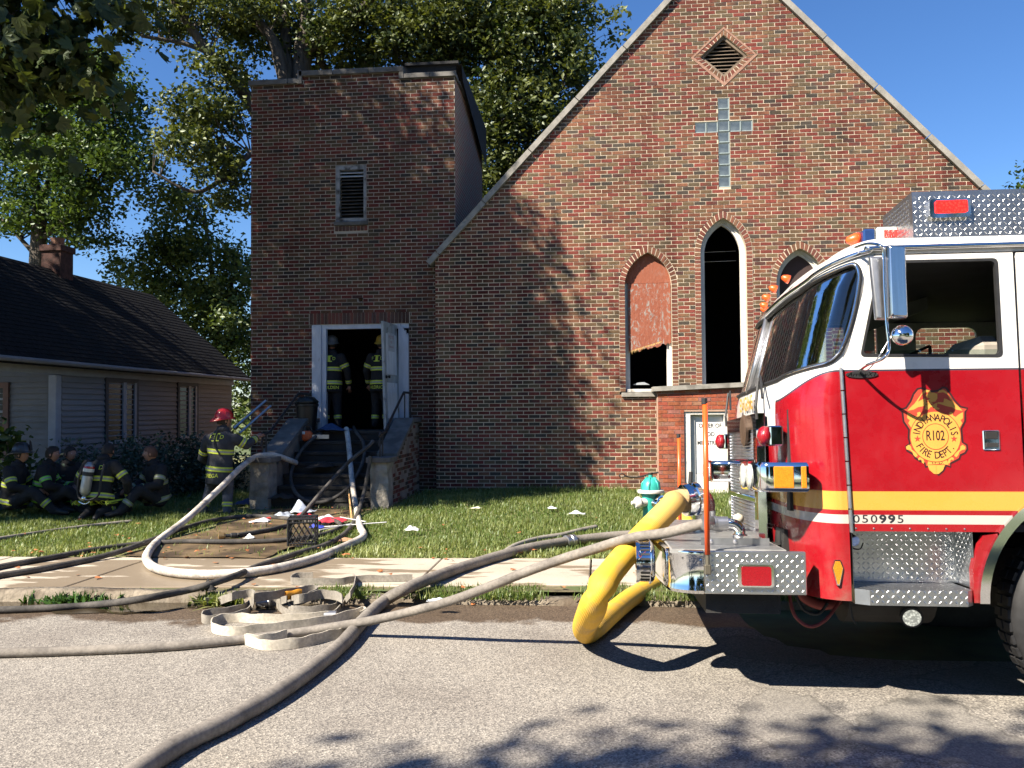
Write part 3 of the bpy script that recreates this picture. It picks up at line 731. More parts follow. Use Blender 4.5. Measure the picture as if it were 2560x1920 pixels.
# --- tower
TX0, TX1 = -6.69, -2.68
louv = Rect(-5.0, -4.40, 5.32, 6.45); lint = Rect(-5.53, -3.56, 3.345, 3.575); door = Rect(-5.47, -3.58, 1.2, 3.35); louvs = Rect(-5.03, -4.37, 5.13, 5.33); hole = Rect(-4.56, -4.47, 3.77, 3.85)
tb, ts = lay([], TX0, TX1, .13, 8.02, [louv, lint, door, louvs, hole], ph=.1)
tb2, ts2 = lay([], -5.66, -3.74, .13+COURSE*113, 8.16, [], ph=.1)
tb += tb2; ts += ts2
tw = MB()
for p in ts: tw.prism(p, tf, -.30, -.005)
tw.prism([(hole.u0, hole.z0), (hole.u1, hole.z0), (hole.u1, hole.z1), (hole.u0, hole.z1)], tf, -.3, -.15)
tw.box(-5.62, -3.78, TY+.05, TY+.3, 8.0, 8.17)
tw = tw.build('tower_front', M('sooty_mortar', (.38, .33, .27), .95, var=.3, scale=1.5, bump=.4, bscale=150), church)  # mortar darkened in its colour for the shaded tower front
sold = []
for k in range(27):
    u = -5.52+k*.0722; sold.append([(u+.005, 3.352), (u+.066, 3.352), (u+.066, 3.568), (u+.005, 3.568)])
for k in range(9): u = -5.02+k*.0715; sold.append([(u+.005, 5.14), (u+.066, 5.14), (u+.066, 5.235), (u+.005, 5.235)])
def tcols():  # brick tints lowered so the tower's shade is partly in the colour
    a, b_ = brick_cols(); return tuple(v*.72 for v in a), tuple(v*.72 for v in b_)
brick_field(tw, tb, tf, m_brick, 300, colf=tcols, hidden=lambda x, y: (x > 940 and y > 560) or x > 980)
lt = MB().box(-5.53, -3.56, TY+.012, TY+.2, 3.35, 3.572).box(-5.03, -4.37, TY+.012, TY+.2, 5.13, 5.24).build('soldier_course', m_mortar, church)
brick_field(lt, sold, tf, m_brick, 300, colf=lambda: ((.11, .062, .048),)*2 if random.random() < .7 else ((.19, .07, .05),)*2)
MB().box(TX0-.005, TX0+.25, TY+.012, 19.85, .1, 8.025).box(TX1-.25, TX1+.005, TY+.012, 19.85, .1, 8.025).box(TX0+.26, TX1-.26, 19.6, 19.85, .1, 8.02).build('tower_wall', m_side, church)
MB().box(TX0+.25, TX1-.25, TY+.3, 19.6, 7.5, 7.55).build('tower_roof', m_tar, church)
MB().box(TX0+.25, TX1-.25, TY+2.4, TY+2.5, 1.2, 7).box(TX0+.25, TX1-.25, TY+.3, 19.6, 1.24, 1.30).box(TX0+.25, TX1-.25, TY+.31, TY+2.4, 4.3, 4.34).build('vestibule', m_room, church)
# soot-blackened parapet roofing seen above the coping
MB().box(TX0+.05, -5.75, TY+.35, TY+.5, 8.2, 8.27).build('parapet_bar', m_tar, church)
MB().box(-3.70, TX1-.01, TY+.24, TY+.34, 8.10, 8.40).box(-3.68, TX1+.05, TY+.16, TY+.30, 8.36, 8.41).build('parapet_flashing', m_tar, church)
MB().add([(TX1+.10, TY+.25, 8.36), (TX1+.10, 19.9, 8.30), (TX1+.10, 19.9, 7.35), (TX1+.10, 19.0, 7.55), (TX1+.10, TY+.4, 8.10), (TX1-.3, TY+.25, 8.36), (TX1-.3, 19.9, 8.30)], [(0, 1, 2, 3, 4), (0, 5, 6, 1)]).build('torn_flashing', m_tar, church)
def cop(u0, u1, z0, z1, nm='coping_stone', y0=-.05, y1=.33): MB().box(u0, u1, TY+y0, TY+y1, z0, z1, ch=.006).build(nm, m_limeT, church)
for u0, u1 in ((TX0-.04, -5.95), (-5.94, -5.74)): cop(u0, u1, 8.03, 8.13)
cop(-5.75, -5.66, 8.02, 8.28)
for u0, u1 in ((-5.72, -5.05), (-5.04, -4.35), (-4.34, -3.66)): cop(u0, u1, 8.17, 8.27)
cop(-3.75, -3.655, 8.03, 8.165, y0=-.049)
for u0, u1 in ((-3.65, -3.15), (-3.14, TX1+.03)): cop(u0, u1, 8.035, 8.125)
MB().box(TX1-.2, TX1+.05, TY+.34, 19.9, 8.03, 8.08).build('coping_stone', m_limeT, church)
# louvred tower window
lw = MB().ring([(-4.93, 5.39), (-4.46, 5.39), (-4.46, 6.33), (-4.93, 6.33)], [(-5.0, 5.32), (-4.40, 5.32), (-4.40, 6.45), (-5.0, 6.45)], tf, -.16, -.02).build('louvre_window', M('sooted_frame', (.26, .26, .26), .8, var=.3, scale=6, dirt=((.04, .035, .03), 5, .5)), church)
lw['label'] = 'small dark louvred window with flaking white frame high in the tower'
for k in range(14):
    z = 5.40+k*.067; MB().add([tf(-4.93, z, -.05), tf(-4.46, z, -.05), tf(-4.46, z+.05, -.14), tf(-4.93, z+.05, -.14), tf(-4.93, z-.01, -.055), tf(-4.46, z-.01, -.055)], [(0, 1, 2, 3), (4, 5, 1, 0)]).build('slat', m_slatd if k < 12 else m_bluewhite, lw)
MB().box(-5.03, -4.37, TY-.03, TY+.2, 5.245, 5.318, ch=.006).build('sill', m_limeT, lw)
# brick reveal darkness behind the round hole is simply the hole; door frame and leaf
FZ = 1.33
fr = MB().box(-5.47, -5.29, TY-.012, TY+.05, FZ, 3.335).box(-5.29, -5.20, TY+.02, TY+.12, FZ, 3.30).box(-5.47, -3.58, TY+.03, TY+.14, 3.26, 3.35).build('door_frame', m_bluewhite, church)
jag = [(-3.78, 1.55), (-3.585, 1.55), (-3.585, 3.10), (-3.60, 3.16), (-3.63, 3.13), (-3.64, 3.22), (-3.67, 3.2), (-3.69, 3.29), (-3.73, 3.27), (-3.75, 3.34), (-3.78, 3.33)]
MB().prism(jag, tf, -.05, .012).build('split_door_jamb', m_bluewhite, church)
dl = Matrix.Translation((-3.80, TY-.02, FZ+.02)) @ Matrix.Rotation(math.radians(-94), 4, 'Z') @ Matrix.Rotation(math.radians(1.5), 4, 'X')
leafd = MB().box(0, .82, 0, .045, 0, 1.96, ch=.004).xf(dl).build('door', M('weathered_door', (.30, .32, .33), .7, var=.25, scale=5, dirt=((.10, .085, .07), 6, .58), bump=.3), church)
leafd['label'] = 'grey weathered door leaf standing open with a torn paper notice'
MB().box(.12, .70, .046, .056, .2, .85, ch=.003).box(.12, .70, .046, .056, 1.0, 1.75, ch=.003).xf(dl).build('door_panel', m_bluewhite, leafd)
MB().lathe([(.03, 0), (.03, .02), (.012, .025), (.012, .05), (.028, .055), (.024, .08), (0, .085)], (0.75, .045, .95), (0, 1, 0), 12).xf(dl).build('door_knob', m_black, leafd)
nd = dl @ Matrix.Translation((.42, .060, 1.60)) @ Matrix(((-1, 0, 0, 0), (0, 0, 1, 0), (0, 1, 0, 0), (0, 0, 0, 1)))
MB().add([(-.2, -.17, 0), (.2, -.17, 0), (.2, .17, 0), (-.2, .17, 0)], [(0, 1, 2, 3)]).xf(nd).build('paper_notice', M('notice_paper', (.44, .45, .47), .8), leafd)
nb = MB()
for k, (t, s_) in enumerate((('POSTED', .085), ('NO', .07), ('TRESPASSING', .052))):
    V, F = text_geo(t, s_); nb.add([(x, y+.09-.09*k, .002) for x, y, _ in V], F)
nb.xf(nd).build('notice_print', M('faded_red_print', (.33, .13, .13), .8), leafd)
# --- steps with cheek walls
SX0, SX1 = -5.34, -3.66
m_step = M('sooty_steps', (.022, .020, .017), .8, var=.45, scale=4, bump=.5, bscale=30, dirt=((.055, .046, .034), 5, .62))  # steps coloured nearly black to stand for the deep shade on them
nst = 7; z0s = .10; rise = (FZ-z0s)/nst
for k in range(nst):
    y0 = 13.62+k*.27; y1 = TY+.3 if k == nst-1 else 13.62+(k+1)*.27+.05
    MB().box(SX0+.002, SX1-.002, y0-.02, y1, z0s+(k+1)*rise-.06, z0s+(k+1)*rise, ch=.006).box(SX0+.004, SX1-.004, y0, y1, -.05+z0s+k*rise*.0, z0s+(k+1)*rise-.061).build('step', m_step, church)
m_plast = M('crumbling_stucco', (.27, .25, .21), .92, var=.3, scale=6, bump=.8, bscale=14, dirt=((.15, .075, .055), 3.0, .60), bdist=.03)
for nm, xa, xb, lite in (('left', -5.66, -5.345, 0), ('right', -3.655, -3.37, 1)):
    ck = MB()
    prof = [(13.86, 0.0), (TY-.02, 0.0), (TY-.02, 1.46), (15.25, 1.46), (13.95, .80), (13.86, .80)]
    ck.prism([(y, z) for y, z in prof], lambda u, v, d: (d, u, v), xa+.012, xb-.012)
    ck = ck.build('cheek_wall', M('cheek_mortar', (.22, .18, .145), .95, var=.3, scale=4), church)
    # bricks on the outer flank facing the lawn, clipped to the slope
    if lite:
        hv = [(-(1.46-.80)/1.3, 1.0, .80-13.95*(1.46-.80)/1.3)]
        cb, cs = lay(hv+[(0, 1, 1.45)], 13.88, TY-.02, .10, 1.47, [], ph=.4)
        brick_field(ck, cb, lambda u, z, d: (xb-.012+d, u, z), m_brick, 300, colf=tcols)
    # stucco pier at the foot, sloping slab cap
    n_ = 9; rows = []
    for i in range(n_):
        z = -.02+.88*i/(n_-1); j = [random.uniform(-.014, .014) for _ in range(8)]
        rows.append([(xa+j[0], 13.50+j[1], z), ((xa+xb)/2, 13.495+j[2], z), (xb+j[3], 13.50+j[4], z), (xb+j[5], 13.85, z), (xa+j[6], 13.85, z)])
    MB().grid(rows, close=True).build('pier', m_plast, ck)
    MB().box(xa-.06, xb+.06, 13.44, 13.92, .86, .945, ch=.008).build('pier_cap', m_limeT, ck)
    if lite:
        for k in range(7): MB().box(xa+.02+.06*(k % 4), xa+.13+.06*(k % 4), 13.95+.03*k, 14.01+.03*k, .84+.015*k, .90+.015*k, ch=.004).build('brick', m_brick, ck, recenter=True, cols=[(.28, .09, .05, 1)]*24)
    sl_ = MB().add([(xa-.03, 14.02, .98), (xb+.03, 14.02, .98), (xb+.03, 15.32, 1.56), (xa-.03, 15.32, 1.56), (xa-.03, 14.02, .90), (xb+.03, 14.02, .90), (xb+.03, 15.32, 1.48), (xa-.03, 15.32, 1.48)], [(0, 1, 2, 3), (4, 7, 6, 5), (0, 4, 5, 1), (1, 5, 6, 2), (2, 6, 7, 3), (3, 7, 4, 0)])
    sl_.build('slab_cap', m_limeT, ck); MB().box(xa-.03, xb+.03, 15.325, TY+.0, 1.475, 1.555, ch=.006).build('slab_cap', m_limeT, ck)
    # iron handrail
    m_iron = M('rusty_iron', (.035, .030, .028), .55, var=.4, scale=12, metal=.3)
    xm = (xa+xb)/2-.02 if lite else (xa+xb)/2
    hr = MB().tube([(xm, 13.62, 1.30), (xm, 13.95, 1.34), (xm, 15.35, 2.02), (xm, TY-.02, 2.02)], .022, 8).build('handrail', m_iron, church)
    for (y, zt, zb) in ((13.64, 1.30, .945), (13.80, 1.32, .945), (15.42, 2.02, 1.555), (15.90, 2.02, 1.555)):
        MB().tube([(xm, y, zb), (xm, y, zt)], .013, 6).build('rail_post', m_iron, hr)
    MB().tube([(xm, 13.58, 1.12), (xm, 13.62, 1.22), (xm, 13.70, 1.30), (xm, 13.64, 1.34), (xm, 13.58, 1.28)], .014, 6).build('rail_scroll', m_iron, hr)
# --- orange-red brick entry bay with the painted door
BY = 15.20
bay_open = Rect(1.47, 2.215, .20, 1.635)
bb, bs = lay([], 1.02, 2.62, .12, 1.995, [bay_open], course=.0705, pit=.211, jnt=.010, ph=.3)
def bf(u, z, d): return (u, BY-d, z)
bay = MB()
for p in bs: bay.prism(p, bf, -.2, -.007)
bay.box(1.03, 1.2, BY+.21, WY-.01, .1, 1.99).box(2.45, 2.61, BY+.21, WY-.01, .1, 1.99)
bay = bay.build('entry_bay', m_mortar2, church); bay['label'] = 'low orange-red brick entry bay with a flat stone cap'
brick_field(bay, bb, bf, m_brick, 300, colf=lambda: (lambda a: (a, a))(tuple(c*random.uniform(.88, 1.12) for c in random.choice(((.335, .095, .050), (.30, .085, .048), (.36, .115, .065), (.30, .14, .10))))))
MB().add([(.94, BY-.07, 1.995), (2.72, BY-.07, 2.065), (2.72, WY, 2.065), (.94, WY, 1.995), (.94, BY-.07, 2.075), (2.72, BY-.07, 2.145), (2.72, WY, 2.145), (.94, WY, 2.075)], [(0, 3, 2, 1), (4, 5, 6, 7), (0, 1, 5, 4), (1, 2, 6, 5), (3, 0, 4, 7)]).build('cap_stone', m_lime, bay)
MB().box(1.02, 2.62, BY+.02, WY, 1.96, 2.06).build('cap_bed', m_mortar2, bay)
fm = MB().ring([(1.575, .25), (2.15, .25), (2.15, 1.585), (1.575, 1.585)], [(1.475, .205), (2.21, .205), (2.21, 1.63), (1.475, 1.63)], bf, -.14, -.03).box(1.57, 1.66, BY+.1, BY+.2, .24, 1.6).build('door_frame', m_white, bay)
sg = thing('church_sign', 'white painted door board lettered with the ministry name in black', 'sign', (1.87, BY+.14, .25))
m_sign = M('white_sign_board', (.80, .79, .76), .55, var=.04, scale=4)
MB().box(1.655, 2.148, BY+.125, BY+.16, .56, 1.584).build('upper_panel', m_sign, sg); MB().box(1.58, 2.148, BY+.12, BY+.16, .255, .552).build('lower_panel', m_sign, sg)
m_ink = M('black_lettering', (.03, .03, .032), .6, var=.1)
def letters(parent, txt, size, org, right, up, mat, name='lettering', bold=0.0, align='CENTER', squeeze=1.0, shear=0.0, lift=0.0):
    V, F = text_geo(txt, size, bold, align, shear=shear); R_, U_ = Vector(right).normalized(), Vector(up).normalized(); Nn = R_.cross(U_)
    return MB().add([Vector(org)+R_*x*squeeze+U_*y+Nn*lift for x, y, _ in V], F).build(name, mat, parent)
letters(sg, 'OWER OF', .102, (1.925, BY+.122, 1.385), (1, 0, 0), (0, 0, 1), m_ink, bold=.002, squeeze=.86)
letters(sg, 'GOD', .102, (1.90, BY+.122, 1.235), (1, 0, 0), (0, 0, 1), m_ink, bold=.002, squeeze=.86)
letters(sg, 'MINISTRIES', .102, (1.900, BY+.122, 1.085), (1, 0, 0), (0, 0, 1), m_ink, bold=.002, squeeze=.80)
# weathered eave end on the far left flank of the tower
MB().box(TX0-.35, TX0, 17.2, 17.6, 3.86, 4.06, ch=.01).build('eave_return', m_bluewhite, church)
MB().box(TX0-.14, TX0, 17.2, 22, .1, 3.86).build('annex_wall', m_side, church)

# ------------------------------------------------------------------ the fire engine
NS, FS, CY = 5.0, 7.5, 6.25
LEAN = Matrix.Translation((0, NS, 1.0)) @ Matrix.Rotation(math.radians(-3.2), 4, 'X') @ Matrix.Translation((0, -NS, -1.0))
eng = thing('fire_engine', 'red and white fire engine cab with gold shield emblem and polished tread-plate bumper', 'fire engine', (2.7, CY, 0))
def pw(tab, z):
    for (a, va), (b_, vb) in zip(tab, tab[1:]):
        if z <= b_: return va if z <= a else lerp(va, vb, (z-a)/(b_-a))
    return tab[-1][1]
def xd(z): return pw([(1.0, 1.386), (1.9, 1.360), (2.5, 1.53), (2.62, 1.57)], z)
def xfr(z): return pw([(.6, 1.085), (1.0, 1.06), (1.7, 1.04), (1.8, 1.045), (2.45, 1.22), (2.58, 1.31), (2.66, 1.43)], z)
def plan(q, z, ins=0.0):
    """near half of the cab outline: q=0 door seam, q=1 middle of the front"""
    xf_ = xfr(z); xc = xf_+.30; a = xd(z)
    if a < xc: xc = a-.001
    if q < .2: x, y = lerp(a, xc, q/.2), NS
    elif q < .7:
        t = (q-.2)/.5*PI/2; x = xc-(xc-xf_-.05)*math.sin(t); y = NS+.5-.5*math.cos(t)
    else:
        t = (q-.7)/.3; x = xf_+.05*(1-t)**2; y = NS+.5+.75*t
    return (x+ins, CY+(y-CY)*(1-ins/1.25), z)
def fullrow(zf, ins=0.0, n=44):
    out = []
    for i in range(2*n+1):
        q = i/n; f_ = q <= 1; qq = q if f_ else 2-q
        z = zf(qq) if callable(zf) else zf; x, y, z = plan(qq, z, ins); out.append((x, y if f_ else 2*CY-y, z))
    return out
def mat_paint():
    m, n, b, out = _nodes('engine_paint'); geo = N(n, 'ShaderNodeNewGeometry'); s_ = N(n, 'ShaderNodeSeparateXYZ'); n.links.new(geo.outputs['Position'], s_.inputs[0])
    x, y, z = s_.outputs
    t = math_(n, 'DIVIDE', math_(n, 'SUBTRACT', x, 1.09), .26, clamp=True); t = math_(n, 'SUBTRACT', math_(n, 'MULTIPLY', t, 2.0), math_(n, 'MULTIPLY', t, t))
    zb = math_(n, 'MULTIPLY_ADD', t, .175, 1.73)
    up = math_(n, 'GREATER_THAN', z, zb)
    fr = math_(n, 'MULTIPLY', math_(n, 'MULTIPLY', math_(n, 'LESS_THAN', math_(n, 'ABSOLUTE', math_(n, 'SUBTRACT', y, CY)), .74), math_(n, 'GREATER_THAN', z, 1.52)), math_(n, 'LESS_THAN', x, 1.16))
    wh = math_(n, 'MAXIMUM', up, fr)
    def band(lo, hi): return math_(n, 'MULTIPLY', math_(n, 'GREATER_THAN', z, lo), math_(n, 'LESS_THAN', z, hi))
    nz = N(n, 'ShaderNodeTexNoise', i_Scale=3.0, i_Detail=5.0); n.links.new(geo.outputs['Position'], nz.inputs[0])
    red = ramp(n, nz.outputs[0], [(.3, (.285, .005, .011)), (.7, (.34, .0075, .014))]).outputs[0]
    c = mix(n, band(1.122, 1.226), red, (.68, .33, .055)); c = mix(n, band(1.046, 1.096), c, (.52, .47, .42))
    # thin dark coach line where white meets red
    ln = math_(n, 'LESS_THAN', math_(n, 'ABSOLUTE', math_(n, 'SUBTRACT', z, zb)), .005)
    c = mix(n, wh, c, (.80, .78, .74)); c = mix(n, math_(n, 'MULTIPLY', ln, math_(n, 'SUBTRACT', 1.0, fr)), c, (.05, .05, .07))
    gn = N(n, 'ShaderNodeTexNoise', i_Scale=9.0, i_Detail=8.0, i_Roughness=.7); n.links.new(geo.outputs['Position'], gn.inputs[0])
    lowz = math_(n, 'SUBTRACT', 1.0, math_(n, 'DIVIDE', math_(n, 'SUBTRACT', z, .60), .55), clamp=True)
    c = mix(n, math_(n, 'MULTIPLY', math_(n, 'MULTIPLY', lowz, lowz), ramp(n, gn.outputs[0], [(.42, (0, 0, 0)), (.72, (.55, .55, .55))]).outputs[0]), c, (.20, .16, .12))
    n.links.new(c, b.inputs['Base Color']); b.inputs['Roughness'].default_value = .32; b.inputs['Coat Weight'].default_value = .6; b.inputs['Coat Roughness'].default_value = .06
    d = N(n, 'ShaderNodeTexNoise', i_Scale=14.0, i_Detail=6.0); n.links.new(geo.outputs['Position'], d.inputs[0]); n.links.new(ramp(n, d.outputs[0], [(.4, (.22, .22, .22)), (.7, (.42, .42, .42))]).outputs[0], b.inputs['Roughness'])
    return m
m_paint = mat_paint()
m_chrome = M('chrome', (.78, .79, .80), .06, 1.0, var=.05, scale=20)
m_alu = M('polished_tread_plate', (.55, .56, .57), .30, .95, var=.15, scale=10)
m_lug = M('tread_lug', (.66, .66, .66), .32, .95, var=.06, scale=10)
m_rubber = M('black_rubber', (.018, .018, .019), .6, var=.3, scale=20)
m_dark = M('chassis_dark', (.020, .019, .018), .7, var=.5, scale=6)
m_cabin = M('cabin_grey', (.022, .023, .025), .8, var=.3, scale=6)
m_seat = M('tan_seat', (.30, .27, .23), .8, var=.2, scale=8)
m_glass = M_glass('windscreen_glass', (.60, .70, .68), .25)
m_amber = M('amber_lens', (.72, .24, .015), .15, var=.2, scale=160, coat=.5, bump=.4, bscale=220)
m_redlens = M('red_lens', (.30, .006, .012), .12, var=.2, scale=160, coat=.6, bump=.4, bscale=220)
m_blue = M('blue_lens', (.02, .05, .16), .15, var=.15, coat=.6)
m_orange = M('marker_orange', (.85, .10, .012), .35, var=.06, coat=.3)
m_clear = M('clear_lens', (.50, .52, .48), .12, var=.2, scale=60, coat=.6)
m_steel = M('brushed_steel', (.45, .45, .46), .35, .9, var=.2, scale=12)

# corner glass limits
def gf(q):
    e = min(1, max(0, (q-.20)/.16)); return (1-(1-e)**3.0)**(1/3.0) if e > 0 else 0
def zhi(q): return 2.20+(lerp(2.53, 2.41, max(0, (q-.3)/.7))-2.20)*gf(q)
def zlo(q): return 2.20-(2.20-pw([(.0, 1.965), (.35, 1.945), (.7, 1.90), (1, 1.88)], q))*gf(q)
rows = [fullrow(lambda q, k=k: lerp(.62, zlo(q), (k/16)), 0, 88) for k in range(17)]
MB().grid(rows).build('cab_shell', m_paint, eng, smooth=True)
rows = [fullrow(lambda q, k=k: lerp(zhi(q), 2.62, k/5), 0, 88) for k in range(6)]
MB().grid(rows).build('cab_brow', m_paint, eng, smooth=True)
rows = [fullrow(lambda q, k=k: lerp(zlo(q), zhi(q), k/10), .014, 88) for k in range(11)]
gl = MB().grid(rows).build('windscreen', m_glass, eng, smooth=True)
n = 44; lo = [plan(.201+.799*i/n, zlo(.201+.799*i/n), -.004) for i in range(0, n+1)]; hi = [plan(.201+.799*i/n, zhi(.201+.799*i/n), -.004) for i in range(0, n+1)]
loop = hi[::-1]+lo
MB().tube(smooth_path(loop, 2), .014, 8).tube(smooth_path([(x, 2*CY-y, z) for x, y, z in loop], 2), .014, 8).build('windscreen_gasket', m_rubber, eng, smooth=True)
MB().tube(smooth_path([(x-.006, y-.006, z) for x, y, z in loop], 2), .007, 6).build('chrome_trim', m_chrome, eng, smooth=True)
MB().tube([plan(1, 1.87, .0), plan(1, 2.1, .0), plan(1, 2.42, .0)], .022, 8).build('centre_post', m_steel, eng, smooth=True)
# roof
XB = 4.3
def roofrow(z, ins):
    r = fullrow(2.62, ins); r = [(x, y, z) for x, y, _ in r]
    ya = NS+ins; return [(XB, ya, z)]+[(XB-.9, ya, z), (2.2, ya, z)]+r+[(2.2, 2*CY-ya, z), (XB-.9, 2*CY-ya, z), (XB, 2*CY-ya, z)]
MB().grid([roofrow(2.62, 0), roofrow(2.65, .012), roofrow(2.672, .04), roofrow(2.690, .10), roofrow(2.705, .35), roofrow(2.712, .8), roofrow(2.715, 1.2)]).build('cab_roof', m_paint, eng, smooth=True)
rail = [(XB, NS-.012, 2.612), (2.0, NS-.012, 2.608)]+[(lambda p: (p[0]-.012, p[1]-.012, p[2]))(plan(q, 2.605-.13*max(0, q-.12)/.88)) for q in (0, .1, .2, .3, .4, .5, .6, .7, .85, 1)]
rail += [(x, 2*CY-y, z) for x, y, z in rail[:-1][::-1]]
MB().tube(smooth_path(rail, 3), .016, 8).build('drip_rail', m_chrome, eng, smooth=True)
# flat side panels round the doors and windows
def by_angle(poly, c, angs):
    out = []
    for a in angs:
        d = (math.cos(a), math.sin(a)); best = None
        for i in range(len(poly)):
            p, q = poly[i], poly[(i+1) % len(poly)]; ex, ey = q[0]-p[0], q[1]-p[1]; den = d[0]*ey-d[1]*ex
            if abs(den) < 1e-12: continue
            t = ((p[0]-c[0])*ey-(p[1]-c[1])*ex)/den; u = ((p[0]-c[0])*d[1]-(p[1]-c[1])*d[0])/den
            if t > 0 and -1e-6 <= u <= 1+1e-6 and (best is None or t < best): best = t
        out.append((c[0]+d[0]*best, c[1]+d[1]*best))
    return out
def holed(inner, outer_, c):
    angs = sorted(set([round(math.atan2(v-c[1], u-c[0]), 6) for u, v in list(inner)+list(outer_)]+[-PI+2*PI*k/40 for k in range(40)]))
    return by_angle(inner, c, angs), by_angle(outer_, c, angs)
AW, AZ_, AR = 2.72, .62, .66
arc = [(AW-AR*math.cos(a), AZ_+AR*math.sin(a)) for a in [math.radians(v) for v in range(0, 181, 6)]]
arc_door = [(u, v) for u, v in arc if u < 2.34 and v > 1.0]
dface = lambda side: (lambda u, v, d: (u, (NS-d) if side == 0 else (FS+d), v))
win = [(1.475, 1.985), (2.245, 1.972), (2.243, 2.535), (1.60, 2.535)]
def roundpoly(P, r, n=4):
    out = []; m_ = len(P)
    for i in range(m_):
        p0, p1, p2 = (Vector(P[i-1]), Vector(P[i]), Vector(P[(i+1) % m_])); a = (p0-p1).normalized(); b_ = (p2-p1).normalized()
        for k in range(n+1):
            t = k/n; q = (p1+a*r)*(1-t)**2+p1*2*t*(1-t)+(p1+b_*r)*t*t; out.append((q.x, q.y))
    return out
wi = roundpoly(win, .03)
dout_ = [(1.402, 1.005)]+[(arc_door[0][0]-.01, 1.005)]+arc_door+[(2.325, arc_door[-1][1]), (2.325, 2.565), (1.565, 2.565), (1.375, 1.905)]
for side in (0, 1):
    fn = dface(side); dr = MB()
    I, O = holed(wi, dout_, (1.88, 2.2)) if False else holed(wi, dout_, (1.86, 2.15))
    dr.ring(I, O, fn, -.03, .006); dr = dr.build('door', m_paint, eng)
    MB().ring(*holed(roundpoly([(u+(.016 if u < 1.9 else -.016), v+(.016 if v < 2.2 else -.016)) for u, v in win], .03), wi, (1.86, 2.25)), fn, -.02, .009).build('window_seal', m_rubber, dr)
    if side == 0:
        V = [fn(u, v, -.012) for u, v in ((1.475, 1.98), (2.245, 1.97), (2.245, 2.02), (1.485, 2.02))]; MB().add(V, [(0, 1, 2, 3)]).build('window_glass', m_glass, dr)
    else:
        MB().add([fn(u, v, -.012) for u, v in wi], [tuple(range(len(wi)))]).build('window_glass', m_glass, dr)
    hd = MB().box(2.115, 2.205, *( (NS-.016, NS-.004) if side == 0 else (FS+.004, FS+.016)), 1.455, 1.565, ch=.005).build('door_handle', m_chrome, dr)
    yy = (NS-.020, NS-.014) if side == 0 else (FS+.014, FS+.020)
    MB().box(2.127, 2.193, *yy, 1.515, 1.555, ch=.002).box(2.127, 2.193, yy[0]-.004, yy[1], 1.470, 1.495, ch=.002).build('latch', m_dark, hd)
    hg = MB(); yh = NS-.014 if side == 0 else FS+.014
    for k in range(7):
        a, b_ = k/7+.004, (k+1)/7-.004; hg.tube([(lerp(1.366, 1.394, a), yh, lerp(1.925, .995, a)), (lerp(1.366, 1.394, b_), yh, lerp(1.925, .995, b_))], .010, 8)
    hg.build('hinge', m_steel, dr, smooth=False)
    # fixed panels: over the door, behind it, crew door
    pn = MB(); s_ = fn
    pn.prism([(1.575, 2.575), (XB, 2.575), (XB, 2.62), (1.575, 2.62)], fn, -.03, -.002)
    pn.prism([(1.385, 1.91), (1.36, 1.91), (1.53, 2.50), (1.565, 2.62), (1.585, 2.62), (1.555, 2.50)], fn, -.03, -.003)
    arc2 = [(u, v) for u, v in arc if u > 2.345]
    cw = roundpoly([(2.66, 1.985), (3.15, 1.985), (3.15, 2.50), (2.66, 2.50)], .08)
    co = [(2.345, arc2[0][1])]+arc2[1:]+[(XB, .62), (XB, 2.565), (2.345, 2.565)]
    I, O = holed(cw, co, (2.9, 2.2)); pn.ring(I, O, fn, -.03, -.001); pn.build('crew_door', m_paint, eng)
    MB().add([fn(u, v, -.012) for u, v in cw], [tuple(range(len(cw)))]).build('crew_window', m_glass, eng)
    # wheel arch: red flare, bright trim
    fl = [(2.035, .62), (AW-AR-.0, .62)]+[(u, v) for u, v in arc if v > .625 and u < 2.2 and v < 1.0]+[(2.19, 1.0), (2.10, .985), (2.06, .90), (2.035, .80)]
    MB().prism(fl, fn, -.05, .004).build('fender_flare', m_paint, eng)
    i_ = [(AW-(AR-.045)*math.cos(math.radians(v)), AZ_+(AR-.045)*math.sin(math.radians(v))) for v in range(0, 181, 5)]
    o_ = [(AW-(AR+.006)*math.cos(math.radians(v)), AZ_+(AR+.006)*math.sin(math.radians(v))) for v in range(0, 181, 5)]
    MB().ring(i_, o_, fn, -.06, .03, closed=False).build('fender_trim', m_chrome, eng, auto=40)
    i2 = [(AW-(AR-.05)*math.cos(math.radians(v)), AZ_+(AR-.05)*math.sin(math.radians(v))) for v in range(0, 181, 5)]
    MB().grid([[fn(u, v, -.03) for u, v in i2], [fn(u, v, -.62) for u, v in i2]]).build('wheel_well', m_dark, eng)
    # wheel
    wy = NS+.05 if side == 0 else FS-.05; sg_ = 1 if side == 0 else -1
    wh = MB().lathe([(.30, 0), (.42, .0), (.505, .03), (.535, .07), (.54, .15), (.535, .24), (.505, .28), (.42, .31), (.30, .31)], (AW+.09, wy, .54), (0, sg_, 0), 40).build('wheel', m_rubber, eng, auto=35)
    tr_ = MB()
    for k in range(48):
        a = 2*PI*k/48
        for off in (.07, .16): tr_.box(-.024, .024, off, off+.07, .535, .552); 
        for vi in range(len(tr_.v)-16, len(tr_.v)):
            x, y, z = tr_.v[vi]; tr_.v[vi] = (AW+.09+x*math.cos(a)+z*math.sin(a), wy+sg_*y, .54-x*math.sin(a)+z*math.cos(a))
    kind(tr_.build('tread_block', m_rubber, wh), 'stuff')
    MB().lathe([(0, .06), (.10, .05), (.12, .10), (.22, .12), (.27, .04), (.305, .03), (.305, .25)], (AW+.09, wy, .54), (0, sg_, 0), 28).build('rim', m_steel, wh, auto=35)
    # boarding step and step well
    ys = (NS-.045, NS+.27) if side == 0 else (FS-.27, FS+.045)
